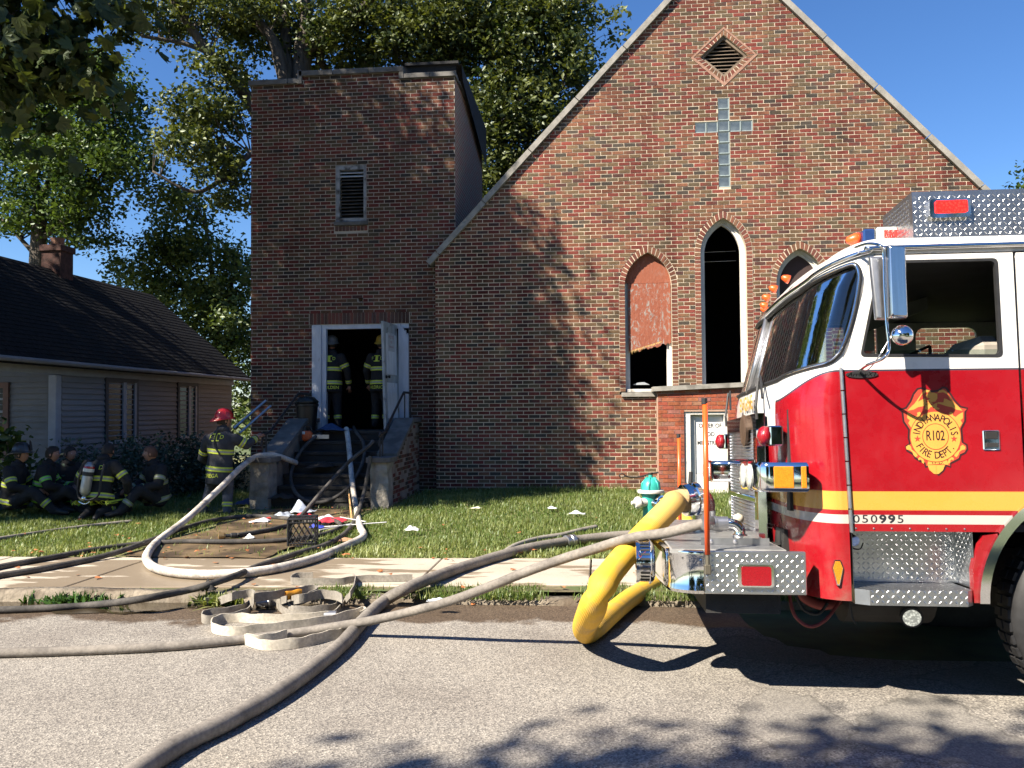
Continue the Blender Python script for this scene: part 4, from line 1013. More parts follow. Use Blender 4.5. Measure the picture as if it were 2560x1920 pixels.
    st = MB(); pl = [(1.405, ys[0]+.05 if side == 0 else ys[1]-.05), (1.47, ys[0] if side == 0 else ys[1]), (1.985, ys[0] if side == 0 else ys[1]), (2.03, ys[0]+.05 if side == 0 else ys[1]-.05), (2.03, ys[1] if side == 0 else ys[0]), (1.405, ys[1] if side == 0 else ys[0])]
    st.prism(pl, lambda u, v, d: (u, v, d), .605, .688); st.build('boarding_step', m_alu, eng)
    yb = NS+.27 if side == 0 else FS-.27
    MB().add([(1.40, yb, .69), (2.05, yb, .69), (2.05, yb, 1.01), (1.40, yb, 1.01), (1.40, NS if side == 0 else FS, .69), (1.40, NS if side == 0 else FS, 1.01), (2.05, NS+.02 if side == 0 else FS-.02, .69), (2.05, NS+.02 if side == 0 else FS-.02, 1.01), (2.25, NS+.03 if side == 0 else FS-.03, 1.01), (2.25, yb, 1.01)], [(0, 1, 2, 3), (4, 0, 3, 5), (1, 6, 7, 2), (5, 3, 9, 8)]).build('step_well', m_alu, eng)
# tread-plate lugs: raised lozenges in alternating directions
def lugs(name, org, ux, uy, nu, nv, pitch, parent, h=.002, ln=.0125, wd=.0036, mat=None):
    O, X, Y_ = Vector(org), Vector(ux).normalized(), Vector(uy).normalized(); Z = X.cross(Y_); mb = MB()
    for i in range(nu):
        for j in range(nv):
            s_ = 1 if (i+j) % 2 else -1; c = O+X*pitch*(i+.5)+Y_*pitch*(j+.5); a = (X+Y_*s_).normalized(); b_ = Z.cross(a)
            mb.add([c-a*ln, c-a*ln*.3+b_*wd, c+a*ln*.5+b_*wd*.9, c+a*ln, c+a*ln*.3-b_*wd, c-a*ln*.5-b_*wd*.9, c-a*ln*.4+Z*h, c+a*ln*.4+Z*h], [(0, 6, 1), (1, 6, 7, 2), (2, 7, 3), (3, 7, 4), (4, 7, 6, 5), (5, 6, 0)])
    return kind(mb.build(name, mat or m_lug, parent), 'stuff')
lugs('well_lug', (1.41, NS+.2695, .70), (1, 0, 0), (0, 0, 1), 23, 11, .0275, eng)
lugs('step_lug', (1.47, NS-.0452, .612), (1, 0, 0), (0, 0, 1), 19, 3, .0275, eng)
lugs('step_lug', (1.43, NS-.03, .6882), (1, 0, 0), (0, 1, 0), 21, 11, .0275, eng)
lugs('well_lug', (2.0498, NS+.26, .70), (0, -1, 0), (0, 0, 1), 8, 11, .0275, eng)
lm = MB().tube([(1.45, NS+.265, .95), (1.47, NS+.20, .93)], .03, 14).build('step_lamp', m_chrome, eng); MB().tube(smooth_path([(1.44, NS+.22, .93), (1.46, NS+.21, .89), (1.50, NS+.21, .885), (1.52, NS+.215, .92)], 4), .004, 6).build('lamp_wire', m_rubber, lm)
MB().prism([(1.285, .80), (1.300, .845), (1.330, .845), (1.345, .80), (1.322, .705), (1.308, .705)], dface(0), -.02, .006).build('marker_bezel', m_chrome, eng)
MB().prism([(1.290, .80), (1.303, .838), (1.327, .838), (1.340, .80), (1.319, .713), (1.311, .713)], dface(0), .0, .010).build('side_marker', m_amber, eng)
# headlamp housings wrapped round both corners
for side in (0, 1):
    Yf = (lambda y: y) if side == 0 else (lambda y: 2*CY-y)
    outl = [(1.165, 4.985), (1.165, 4.955), (.955, 4.955), (.91, 4.975), (.885, 5.02), (.878, 5.10), (.878, 5.52), (.895, 5.57), (1.08, 5.60), (1.12, 5.3)]
    q0 = [(u, Yf(v)) for u, v in outl]
    cxx = sum(p[0] for p in q0)/len(q0); cyy = sum(p[1] for p in q0)/len(q0)
    sh_ = lambda k: [(cxx+(u-cxx)*k, cyy+(v-cyy)*k) for u, v in q0]
    rws = [[(u, v, z) for u, v in sh_(k)] for z, k in ((1.222, .95), (1.232, .99), (1.245, 1.0), (1.360, 1.0), (1.375, .99), (1.388, .95))]
    hs = MB().grid(rws, close=True); hs.add([p for p in rws[-1]], [tuple(range(len(q0)))]); hs.add([p for p in rws[0]], [tuple(range(len(q0)))[::-1]])
    hs = hs.build('headlamp_housing', m_chrome, eng, auto=50)
    y0, y1 = (4.9505, 4.957) if side == 0 else (2*CY-4.957, 2*CY-4.9505)
    MB().box(.972, 1.082, y0-.004, y1, 1.243, 1.366, ch=.004).build('turn_signal', m_amber, hs)
    MB().box(1.122, 1.152, y0-.006, y1, 1.243, 1.366, ch=.004).build('marker_lamp', m_amber, hs)
    for yc in (5.17, 5.40):
        yy = Yf(yc); MB().lathe([(.075, 0), (.075, .012), (.05, .022), (0, .026)], (.882, yy, 1.305), (-1, 0, 0), 20).build('headlamp', m_clear, hs, smooth=True)
    MB().box(.874, .90, Yf(5.30)-.10, Yf(5.30)+.10, 1.366, 1.392, ch=.003).build('marker_strip', m_redlens, hs)
    yy = Yf(5.30); wl_ = MB().lathe([(.06, 0), (.06, .03), (.045, .05), (0, .065)], (1.01, yy, 1.545), (-1, 0, 0), 18, m=0).build('warning_lamp', m_redlens, eng, smooth=True)
    MB().box(1.012, 1.09, yy-.06, yy+.06, 1.485, 1.605, ch=.008).build('lamp_bezel', m_chrome, wl_)
# grille
gr = MB().ring([(5.74, .93), (6.76, .93), (6.76, 1.60), (5.74, 1.60)], [(5.62, .86), (6.88, .86), (6.88, 1.70), (5.62, 1.70)], lambda u, v, d: (1.055-d, u, v), 0, .055).build('grille', m_chrome, eng, auto=40)
for k in range(29):
    z = .935+k*.0235; MB().tube([(1.025, 5.72, z), (1.018, 6.25, z+.004*math.sin(k)), (1.025, 6.78, z)], .011, 7).build('slat', m_steel, gr, smooth=True)
for z in (1.14, 1.385): MB().box(.998, 1.035, 5.70, 6.80, z-.018, z+.018, ch=.005).build('grille_bar', m_chrome, gr)
MB().lathe([(.10, 0), (.11, .02), (.09, .03), (0, .034)], (1.0, 6.0, 1.60), (-1, 0, 0), 20).build('grille_badge', M('bronze', (.14, .09, .06), .5, .4), gr)
m_gold = M('gold_leaf', (.62, .34, .06), .45, var=.15, scale=30)
letters(eng, 'ENGINE', .135, (1.028, 6.16, 1.785), (0, -1, 0), (0, 0, 1), m_gold, bold=.003, squeeze=1.1)
MB().box(1.07, 1.15, 5.45, 7.05, .70, .88).build('radiator_shroud', m_dark, eng)
# bumper
bp_ = MB()
def bfront(ins, n=9):
    pts = [(.58, NS+ins)]
    for k in range(n+1):
        a = PI/2*k/n; pts.append((.58-.20*math.sin(a)-.0+ins*.7*math.sin(a), NS+.20-.20*math.cos(a)+ins*math.cos(a)))
    for t in (.25, .5, .75, 1): pts.append((.38-.05*t**.6+ins*.7, lerp(NS+.2, CY, t)))
    return pts
def brow_(z, ins):
    a = bfront(ins); return [(x, y, z) for x, y in a]+[(x, 2*CY-y, z) for x, y in a[::-1][1:]]
rw = [brow_(z, i) for z, i in ((.640, .05), (.645, .012), (.665, -.008), (.685, -.004), (.70, .0), (.845, .0), (.862, -.004), (.880, -.002), (.889, .02), (.889, .06))]
bump = MB().grid(rw).build('bumper', m_chrome, eng, auto=35); bump['label'] = 'chrome wrap-round front bumper with tread-plate ends'
MB().box(.582, 1.146, NS, NS+.05, .648, .887, ch=.004).build('bumper_end', m_alu, bump); MB().box(.582, 1.0, FS-.05, FS, .648, .887, ch=.004).build('bumper_end', m_alu, bump)
lugs('end_lug', (.588, NS-.0002, .655), (1, 0, 0), (0, 0, 1), 20, 8, .0275, bump)
dk = MB().box(.40, 1.05, NS+.052, FS-.052, .868, .8905).build('bumper_deck', M('worn_deck', (.52, .51, .48), .45, .4, var=.2, scale=8), bump)
rb_ = MB()
for k in range(62): rb_.box(.41, 1.04, NS+.07+k*.038, NS+.082+k*.038, .8906, .8935)
kind(rb_.build('deck_rib', m_alu, bump), 'stuff')
MB().box(.60, 1.02, NS+.10, FS-.10, .525, .646).build('under_tray', m_dark, bump); lugs('tray_lug', (.61, NS+.0998, .53), (1, 0, 0), (0, 0, 1), 15, 4, .0275, bump, mat=m_dark)
MB().box(.60, 1.0, NS+.28, NS+.29, .8907, .935).build('deck_kerb', m_steel, bump)
for u in (.66, .80): MB().lathe([(.013, 0), (.013, .006), (0, .010)], (u, NS+.2795, .915), (0, -1, 0), 10).build('bolt', m_steel, bump)
rl = MB().prism(rrect(.765, .965, .690, .815, .018), dface(0), 0, .016).build('warning_lamp', m_chrome, bump); MB().prism(rrect(.785, .948, .700, .805, .012), dface(0), .016, .030).build('red_lens', m_redlens, rl)
for (z, u) in ((.835, .566), (.695, .566)): MB().lathe([(.008, 0), (.006, .006), (0, .008)], (u, NS-.001, z), (0, -1, 0), 8).build('bolt', m_chrome, bump)
# mechanical siren on the front
sr = MB().lathe([(.10, 0), (.118, .01), (.135, .03), (.135, .035)], (.33, 5.42, .775), (-1, 0, 0), 32).lathe([(.120, .03), (.120, .09), (.128, .10), (.128, .115), (0, .118)], (.33, 5.42, .775), (-1, 0, 0), 32).build('siren', m_chrome, eng, auto=40)
for k in range(26):
    a = 2*PI*k/26; c, s_ = math.cos(a), math.sin(a)
    MB().add([(.33-.035, 5.42+.1225*c-.006*s_, .775+.1225*s_+.006*c), (.33-.035, 5.42+.1225*c+.006*s_, .775+.1225*s_-.006*c), (.33-.088, 5.42+.1225*c+.006*s_, .775+.1225*s_-.006*c), (.33-.088, 5.42+.1225*c-.006*s_, .775+.1225*s_+.006*c)], [(0, 1, 2, 3)]).build('slot', m_dark, sr)
# corner marker rods
for (x, y, z0, z1) in ((.600, NS-.022, .76, 1.755), (.668, FS-.10, .72, 1.615)):
    rd = MB().tube([(x, y, z0+.11), (x+.003, y, z1-.03)], .0155, 12).build('corner_rod', m_orange, eng, smooth=True); MB().tube([(x, y, z1-.035), (x, y, z1)], .0168, 12).build('rod_cap', m_rubber, rd)
    br_ = MB().box(x-.017, x+.017, y-.014, y+.016, z0, z0+.055, ch=.004).tube([(x, y, z0+.05), (x, y, z0+.125)], [.013, .011], 10).build('rod_bracket', M('brass_dull', (.17, .15, .11), .5, .6), rd)
# front intake with big locking ring, and small elbow outlet
RINGC = Vector((.655, 6.18, 1.125)); RINGA = Vector((-.80, -.30, -.12)).normalized()
ik = MB().lathe([(.085, 0), (.085, .05), (.07, .06), (.07, .15)], (.74, 6.22, .8905), n=20).build('hose_intake', m_steel, eng, auto=40)
MB().tube(smooth_path([(.74, 6.22, 1.03), (.74, 6.22, 1.09), (.72, 6.21, 1.125), RINGC-RINGA*.03], 4), .068, 16).build('elbow', m_redlens, ik, smooth=True)
rg = MB().lathe([(.075, -.04), (.115, -.035), (.118, .0), (.105, .01), (.105, .03), (.116, .035), (.112, .075), (.075, .08)], RINGC, RINGA, 28).build('locking_ring', m_chrome, ik, auto=40)
MB().tube([RINGC+Vector((-.02, 0, .11)), RINGC+Vector((-.015, 0, .19))], [.016, .013], 8).build('ring_lever', m_rubber, rg)
ELB = at(1598, 1180, Y=5.42)
el = MB().lathe([(.055, 0), (.052, .008), (.042, .014), (.042, .04), (.046, .045), (.046, .055), (.036, .06)], (ELB.x, 5.42, .8905), n=20).tube(smooth_path([(ELB.x, 5.42, .945), (ELB.x, 5.42, .975), (ELB.x-.03, 5.42, 1.005), (ELB.x-.075, 5.42, 1.012)], 5), .034, 14).build('hose_outlet', m_chrome, eng, auto=45)
MB().tube([(ELB.x-.07, 5.42, 1.012), (ELB.x-.165, 5.42, 1.012)], .042, 18).build('coupling', m_steel, el, smooth=False)
MB().lathe([(0, -.035), (.03, -.02), (.034, 0), (.03, .02), (0, .034)], (ELB.x+.01, 5.52, 1.035), n=14).build('valve_ball', M('dirty_cream', (.55, .50, .40), .6), el, smooth=True)
# mirrors
def mp_(px, py, Y=4.74): return tuple(at(px, py, Y=Y))
arm = smooth_path([mp_(1858, 528, 4.97), mp_(1885, 522, 4.85), mp_(1912, 528), mp_(1920, 545), mp_(1921, 620), mp_(1924, 700), mp_(1928, 755), mp_(1915, 778), mp_(1880, 790, 4.84), mp_(1862, 800, 4.975)], 5)
mr = MB().tube(arm, .0085, 8).build('mirror_arm', m_chrome, eng, smooth=True); mr['label'] = 'tubular chrome arm carrying the driver-side mirrors'
def head(px0, px1, py0, py1, Yc, depth, r, name, mat, tilt=0.0):
    a, b_ = at(px0, py1, Y=Yc), at(px1, py0, Y=Yc); o = MB(); rr = rrect(a.x, b_.x, a.z, b_.z, r, 5); cxm = (a.x+b_.x)/2; czm = (a.z+b_.z)/2
    rows = []
    for dy, k in ((-depth, .78), (-depth*.85, .92), (-depth*.4, 1.0), (depth*.5, 1.0), (depth*.62, .97)):
        rows.append([(cxm+(u-cxm)*k+(v-czm)*tilt, Yc+dy+(u-cxm)*.25, czm+(v-czm)*lerp(1, k, .3)) for u, v in rr])
    o.grid(rows, close=True); nn = len(rr); o.add(rows[0], [tuple(range(nn))]); o.add(rows[-1], [tuple(range(nn))[::-1]])
    return o.build(name, mat, mr, auto=40)
head(1926, 1966, 530, 692, 4.72, .045, .012, 'mirror_head', M('brushed_stainless', (.60, .60, .60), .24, 1.0, var=.08, scale=6, stretch=(8, 8, .5)), .0)
head(1893, 1924, 553, 693, 4.78, .02, .006, 'mirror_head', m_steel, -.06)
pc = at(1958, 727, Y=4.72); MB().lathe([(0, .035), (.03, .03), (.052, .012), (.056, 0), (.056, -.01), (0, -.014)], pc, (-.25, -1, .1), 22).build('round_mirror', m_chrome, mr, smooth=True)
MB().tube(smooth_path([mp_(1862, 795, 4.96), mp_(1880, 800, 4.9), mp_(1905, 775), mp_(1930, 735), mp_(1945, 718)], 4), .003, 5).build('mirror_cable', m_steel, mr)
# oval badge, fleet number, shield
bdg = at(1867, 808, Y=NS-.008)
ov = MB().prism([(bdg.x+.088*math.cos(2*PI*k/28), bdg.z+.020*math.sin(2*PI*k/28)) for k in range(28)], dface(0), .006, .013).build('oval_badge', m_rubber, eng)
letters(ov, 'ArrowXT', .034, (bdg.x, NS-.0136, bdg.z), (1, 0, 0), (0, 0, 1), m_chrome, shear=.35, squeeze=1.15)
for k_, ch_ in enumerate('050995'):
    letters(eng, ch_, .062, (1.424+.0475*k_, NS-.0066, 1.071), (1, 0, 0), (0, 0, 1), M('number_black', (.02, .02, .025), .5), squeeze=1.28, name='fleet_number', bold=.0022 if ch_ == '9' else .0004)
def EM(X, Y_):                            # emblem sketch units -> door plane
    k = 2212/2560; p = at((2240+X/6.381)*k, (950+Y_/6.381)*k, Y=NS-.006); return (p.x, p.z)
OUT = [(75,465),(190,430),(260,330),(310,210),(380,125),(450,108),(560,145),(640,162),(720,148),(790,98),(860,110),(930,210),(990,310),(1080,410),(1200,440),(1165,510),(1160,660),(1095,780),(1110,990),(1175,1030),(1185,1110),(1140,1180),(1070,1210),(1050,1270),(960,1320),(910,1340),(900,1405),(830,1380),(790,1460),(700,1535),(620,1460),(565,1380),(490,1405),(470,1340),(400,1310),(320,1260),(290,1200),(190,1140),(170,1060),(235,1010),(215,930),(225,800),(140,670),(125,520)]
CC = (662, 880)
def shrink(P, d):
    out = []; n_ = len(P)
    for i in range(n_):
        a, b_, c = Vector(P[i-1]), Vector(P[i]), Vector(P[(i+1) % n_]); t = (c-a).normalized(); nn = Vector((-t.y, t.x)); out.append((b_.x+nn.x*d, b_.y+nn.y*d))
    return out
def plate(P, lift, mat, name, par):
    mb = MB(); q = [EM(x, y) for x, y in P]; mb.prism(q, dface(0), .006, .006+lift, caps=(False, True))
    return mb.build(name, mat, par)
m_embk = M('emblem_black', (.035, .012, .014), .45); m_emr = M('emblem_scarlet', (.50, .055, .03), .45); m_emg = M('emblem_gold', (.70, .34, .065), .45, var=.06)
sh0 = plate(OUT, .0008, m_embk, 'shield_emblem', eng); sh0['label'] = 'gold fire department shield with eagle, lettering and unit number'
plate(shrink(OUT, 32), .0014, m_emr, 'shield_field', sh0)
def circ(cx, cy, r, n_=40): return [(cx+r*math.cos(2*PI*k/n_), cy+r*math.sin(2*PI*k/n_)) for k in range(n_)]
def gold(P, l=.0020, mt=None): return plate(P, l, mt or m_emg, 'shield_ornament', sh0)
for sx in (1, -1):
    mx = lambda P: [(CC[0]+sx*(x-CC[0]), y) for x, y in P]
    gold(mx([(1105,490),(1000,470),(930,430),(870,420),(760,385),(690,370),(720,352),(800,355),(815,290),(860,305),(935,345),(870,230),(800,190),(730,200),(700,215),(740,160),(800,150),(850,180),(905,260),(985,370),(1060,440)]))
    gold(mx([(880,540),(905,505),(950,520),(945,560),(990,590),(1040,550),(1110,510),(1110,610),(1070,640),(1095,690),(1050,760),(1020,720),(960,650),(900,590)]))
    gold(mx([(1060,1060),(1095,1035),(1140,1070),(1130,1110),(1080,1120),(1040,1150),(1020,1200),(990,1235),(955,1215),(965,1180),(1010,1140),(1050,1110)]))
    gold(mx([(850,1310),(870,1250),(920,1230),(950,1255),(940,1285),(910,1270),(890,1290),(890,1320),(860,1340)]))
    gold(mx([(660,1360),(800,1360),(770,1440),(700,1500),(660,1505)]))
    st5 = [(CC[0]+sx*(955-CC[0])+(56 if k % 2 == 0 else 22)*math.sin(2*PI*k/10), 940-(56 if k % 2 == 0 else 22)*math.cos(2*PI*k/10)) for k in range(10)]
    plate(st5, .0040, m_emr, 'shield_star', sh0)
gold([(510,245),(560,205),(640,195),(705,215),(705,290),(670,340),(600,350),(530,330),(590,290),(540,275)])
gold([(500,380),(560,365),(600,395),(640,390),(690,360),(700,385),(690,430),(740,450),(720,470),(650,465),(640,430),(590,430),(560,470),(490,465),(510,430)])
gold([(540,1285),(840,1285),(860,1355),(700,1345),(520,1355)], .0021)
gold(circ(660, 905, 412), .0026, m_emr); gold(circ(660, 905, 400), .0030); gold(circ(660, 905, 212), .0036, m_emr); gold(circ(660, 905, 200), .0042)
lets = MB()
UNIT = (Vector(EM(1000, 900))-Vector(EM(0, 900))).length/1000
def arctext(txt, r, a0, a1, size, flip=False):
    n_ = len(txt)
    for i, ch in enumerate(txt):
        if ch == ' ': continue
        a = math.radians(lerp(a0, a1, i/(n_-1))); V, F = text_geo(ch, size*UNIT*1.35, .0006)
        cx_, cy_ = 660+r*math.sin(a), 905-r*math.cos(a); rot = a if not flip else a-PI
        o = EM(cx_, cy_); c, s_ = math.cos(-rot), math.sin(-rot)
        lets.add([(o[0]+(x*.82)*c-y*s_, NS-.006-.0036, o[1]+(x*.82)*s_+y*c) for x, y, _ in V], F)
arctext('INDIANAPOLIS', 302, -80, 80, 124); arctext('FIRE DEPT.', 302, 240, 124, 124, True)
lets.build('shield_lettering', m_embk, sh0)
o = EM(655, 895); letters(sh0, 'R102', 235*UNIT, (o[0], NS-.006-.0046, o[1]), (1, 0, 0), (0, 0, 1), m_embk, bold=.0012, squeeze=.62, name='unit_number')
o = EM(690, 1318); letters(sh0, 'I.F.D.', 88*UNIT, (o[0], NS-.006-.0026, o[1]), (1, 0, 0), (0, 0, 1), m_embk, squeeze=1.05, name='shield_initials')
# roof tread-plate box with lit red lamp
b0 = at(1986, 497, Y=5.12).x
rbx = MB().prism([(b0, 5.12), (3.9, 5.12), (3.9, 5.64), (b0, 5.64)], lambda u, v, d: (u, v, d), 2.693, 2.968).build('roof_box', m_alu, eng)
lugs('box_lug', (b0+.005, 5.1198, 2.70), (1, 0, 0), (0, 0, 1), 45, 9, .0275, rbx)
lugs('box_lug', (b0-.0002, 5.635, 2.70), (0, -1, 0), (0, 0, 1), 17, 9, .0275, rbx)
p0, p1 = at(2021, 461, Y=5.11), at(2110, 417, Y=5.11)
lp = MB().prism(rrect(p0.x, p1.x, p0.z, p1.z, .02), lambda u, v, d: (u, 5.12-d, v), 0, .03).build('roof_lamp', m_chrome, eng)
MB().prism(rrect(p0.x+.03, p1.x-.02, p0.z+.028, p1.z-.012, .008), lambda u, v, d: (u, 5.12-d, v), .03, .042).build('lit_lens', M_emit('lit_red', (1.0, .02, .012), 1.6, (.4, .01, .01)), lp)
# light bar and clearance lamps
lb = MB().box(1.72, 1.98, 5.40, 5.56, 2.705, 2.84, ch=.012).box(1.70, 1.80, 5.56, 7.0, 2.705, 2.82, ch=.012).build('light_bar', m_clear, eng)
MB().box(1.64, 1.718, 5.40, 5.56, 2.705, 2.83, ch=.012).build('blue_module', m_blue, lb)
MB().lathe([(.042, 0), (.040, .03), (.022, .075), (0, .085)], (1.64, 5.48, 2.785), (-1, 0, -.1), 18).build('amber_dome', m_orange, lb, smooth=True)
m_lr = M_emit('lit_led', (1.0, .05, .03), .8, (.4, .03, .03))
for k in range(4): MB().box(1.765+.03*k, 1.787+.03*k, 5.392, 5.402, 2.77, 2.815).build('led', m_lr, lb)
for y in (5.9, 6.25, 6.6, 6.95, 7.15):
    q_ = plan(1, 2.60); MB().lathe([(.03, 0), (.028, .02), (.016, .05), (0, .058)], (1.28+.20*((y-6.25)/1.25)**2, y, 2.62), (-.9, 0, .35), 14).build('clearance_lamp', m_orange, eng, smooth=True)
# wipers
for y in (5.62, 6.95):
    a = plan(.8, 1.78); MB().tube([(1.005, y, 1.66), (1.0, y, 1.74), (1.04, y+.1, 1.93)], .010, 6).build('wiper_arm', m_rubber, eng); MB().tube([(1.025, y-.1, 1.79), (1.06, y+.14, 1.95)], .008, 6).build('wiper_blade', m_rubber, eng)
# cabin
MB().box(1.42, 4.25, NS+.06, FS-.06, 1.0, 1.04).box(4.2, 4.25, NS+.05, FS-.05, 1.0, 2.6).box(1.5, 4.25, NS+.05, FS-.05, 2.54, 2.57).build('cab_floor', m_cabin, eng)
ds = MB().prism([(1.12, 1.70), (1.40, 1.86), (1.62, 1.84), (1.62, 1.1), (1.12, 1.1)], lambda u, v, d: (u, d, v), NS+.25, FS-.25).build('dashboard', m_cabin, eng)
MB().box(1.18, 1.42, NS+.30, NS+.62, 1.84, 1.85).build('papers', M('paper', (.7, .72, .68), .8), ds)
sw = MB(); ring_ = [(1.70+.05*math.sin(2*PI*k/24), NS+.60+.20*math.cos(2*PI*k/24), 1.86+.18*math.sin(2*PI*k/24)) for k in range(25)]; sw.tube(ring_, .014, 8).build('steering_wheel', m_rubber, eng)
for y in (NS+.30, FS-.85):
    MB().box(2.22, 2.42, y, y+.5, 1.40, 2.14, ch=.06).box(1.95, 2.35, y, y+.5, 1.35, 1.5, ch=.04).build('seat', m_seat, eng, smooth=False)
cf = MB()
for (a, b_) in (((2.05, 1.98), (2.45, 2.16)), ((2.05, 2.06), (2.45, 2.24)), ((2.05, 1.9), (2.05, 2.06)), ((2.45, 2.0), (2.45, 2.24)), ((2.15, 1.9), (2.15, 2.1)), ((2.25, 1.95), (2.25, 2.14)), ((2.35, 1.98), (2.35, 2.2))):
    cf.tube([(a[0], 6.6, a[1]), (b_[0], 6.6, b_[1])], .012, 6)
cf.build('equipment_rack', m_rubber, eng)
MB().prism([(1.75, 2.25), (2.3, 2.45), (2.3, 2.54), (1.75, 2.36)], lambda u, v, d: (u, d, v), 6.2, 6.3).build('console_panel', M('console', (.12, .12, .11), .7), eng)
# body behind the cab, chassis, hanging lines
bd = MB().box(4.45, 9.0, NS+.02, FS-.02, .62, 2.9, ch=.02).build('pump_body', m_paint, eng)
for k in range(3): MB().box(4.7+k*1.4, 5.9+k*1.4, NS+.002, NS+.018, .8, 2.5, ch=.005).build('locker_door', m_alu, bd)
for xw in (7.4,):
    for s_ in (0, 1): MB().lathe([(.3, 0), (.5, .02), (.54, .08), (.54, .24), (.5, .3), (.3, .32)], (xw, NS-.0+.02 if s_ == 0 else FS-.02, .54), (0, 1 if s_ == 0 else -1, 0), 32).build('wheel', m_rubber, eng, auto=35)
MB().box(.9, 8.8, CY-.55, CY-.42, .62, .85).box(.9, 8.8, CY+.42, CY+.55, .62, .85).box(2.6, 2.84, NS+.3, FS-.3, .42, .56).box(3.0, 4.2, NS+.25, FS-.25, .42, .75).box(1.1, 2.0, NS+.35, FS-.35, .66, .98).build('chassis', m_dark, eng)
MB().lathe([(.22, 0), (.22, .5)], (1.45, 5.5, .64), (1, 0, 0), 20).build('air_tank', m_dark, eng)
lc = at(1965, 1325, Y=5.25); MB().lathe([(.062, .015), (.062, -.02), (.04, -.05)], lc, (-.15, -1, -.25), 20).build('ground_lamp', m_rubber, eng)
MB().lathe([(.05, .0), (0, .001)], Vector(lc)+Vector((-.15, -1, -.25)).normalized()*.017, (-.15, -1, -.25), 20).build('led_disc', M_emit('lit_led_white', (1, 1, .85), .35, (.3, .3, .28)), eng)
m_redline = M('red_line', (.20, .03, .025), .6)
for q_, r_, mt in (([(1.10, 5.25, .62), (1.12, 5.22, .50), (1.20, 5.2, .44), (1.30, 5.22, .48), (1.42, 5.3, .60)], .010, m_redline), ([(1.14, 5.3, .62), (1.19, 5.28, .52), (1.27, 5.28, .50), (1.33, 5.3, .56)], .009, m_rubber), ([(1.16, 5.45, .66), (1.24, 5.42, .56), (1.36, 5.42, .53), (1.52, 5.5, .60)], .032, m_redline), ([(1.43, 5.2, .62), (1.44, 5.2, .50), (1.46, 5.2, .46)], .006, m_rubber)):
    MB().tube(smooth_path(q_, 6), r_, 8).build('brake_line', mt, eng, smooth=True)

# the engine leans towards the gutter
_mw = LEAN @ Matrix.Translation((2.7, CY, 0)); eng.location = _mw.to_translation(); eng.rotation_euler = _mw.to_euler()

for (xa, xb, zz, nn) in ((1.42, 2.0, 1.020, 7), (2.40, 4.2, 2.59, 14), (1.62, 2.30, 2.598, 6)):
    for k in range(nn): MB().lathe([(.006, 0), (.004, .003), (0, .004)], (lerp(xa, xb, k/(nn-1)), NS-.0065 if zz < 2 else NS+.001, zz), (0, -1, 0), 6).build('rivet', m_steel, eng)

# ------------------------------------------------------------------ neighbour house, hedge
house = thing('house', 'old white clapboard house with black shingle roof in deep shade', 'house', (-11.9, 17, 0))
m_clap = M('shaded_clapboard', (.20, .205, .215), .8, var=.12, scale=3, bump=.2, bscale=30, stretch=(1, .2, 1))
m_shing = M('black_shingle', (.0075, .0072, .0078), .95, spec=.15, var=.7, scale=14, bump=.8, bscale=22, bdist=.02)
m_trim = M('house_trim', (.30, .32, .36), .7, var=.1, scale=6)
m_pane = M('dark_pane', (.012, .014, .018), .25, var=.2, spec=.25)
HX, EX, RX, EZH, RZH, HY0, HY1 = -9.65, -9.25, -11.95, 2.58, 4.85, 11.9, 22.0
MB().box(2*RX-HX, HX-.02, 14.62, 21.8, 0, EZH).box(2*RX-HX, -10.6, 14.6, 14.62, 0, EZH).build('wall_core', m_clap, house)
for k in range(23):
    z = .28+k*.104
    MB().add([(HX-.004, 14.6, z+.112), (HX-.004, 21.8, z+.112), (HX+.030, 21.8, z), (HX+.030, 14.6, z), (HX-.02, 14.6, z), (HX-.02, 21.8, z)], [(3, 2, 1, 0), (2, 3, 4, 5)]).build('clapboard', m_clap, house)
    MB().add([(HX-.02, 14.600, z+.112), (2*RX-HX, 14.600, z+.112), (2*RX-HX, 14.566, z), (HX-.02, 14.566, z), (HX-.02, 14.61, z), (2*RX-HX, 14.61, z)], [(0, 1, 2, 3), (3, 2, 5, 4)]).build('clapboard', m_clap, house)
rf = MB()
for sg_ in (1, -1):
    e = RX+(EX-RX)*sg_
    rf.add([(RX, HY0, RZH), (e, HY0, EZH+.02), (e, HY1, EZH+.02), (RX, HY1, RZH), (RX, HY0, RZH-.14), (e, HY0, EZH-.10), (e, HY1, EZH-.10), (RX, HY1, RZH-.14)], [(0, 1, 2, 3), (4, 7, 6, 5), (0, 4, 5, 1), (1, 5, 6, 2), (2, 6, 7, 3)])
roof = rf.build('roof', m_shing, house)
sh_ = MB()
for k in range(26):                     # shingle courses as slightly lifted butts
    t = k/26; x0 = lerp(EX, RX, t); z0 = lerp(EZH+.02, RZH, t); x1 = lerp(EX, RX, (k+1)/26); z1 = lerp(EZH+.02, RZH, (k+1)/26)
    sh_.add([(x0+.004, HY0, z0+.012), (x0+.004, HY1, z0+.012), (x1, HY1, z1+.004), (x1, HY0, z1+.004), (x0+.004, HY0, z0), (x0+.004, HY1, z0)], [(0, 1, 2, 3), (4, 5, 1, 0)])
kind(sh_.build('shingle_course', m_shing, roof), 'stuff')
ch = MB().box(-12.15, -11.70, 17.65, 18.10, 4.3, 5.36).box(-12.19, -11.66, 17.61, 18.14, 5.24, 5.38, ch=.01).build('chimney', M('sooty_chimney_brick', (.055, .025, .020), .95, var=.5, scale=12, bump=.6), roof)  # chimney has its shade put into a darker brick colour
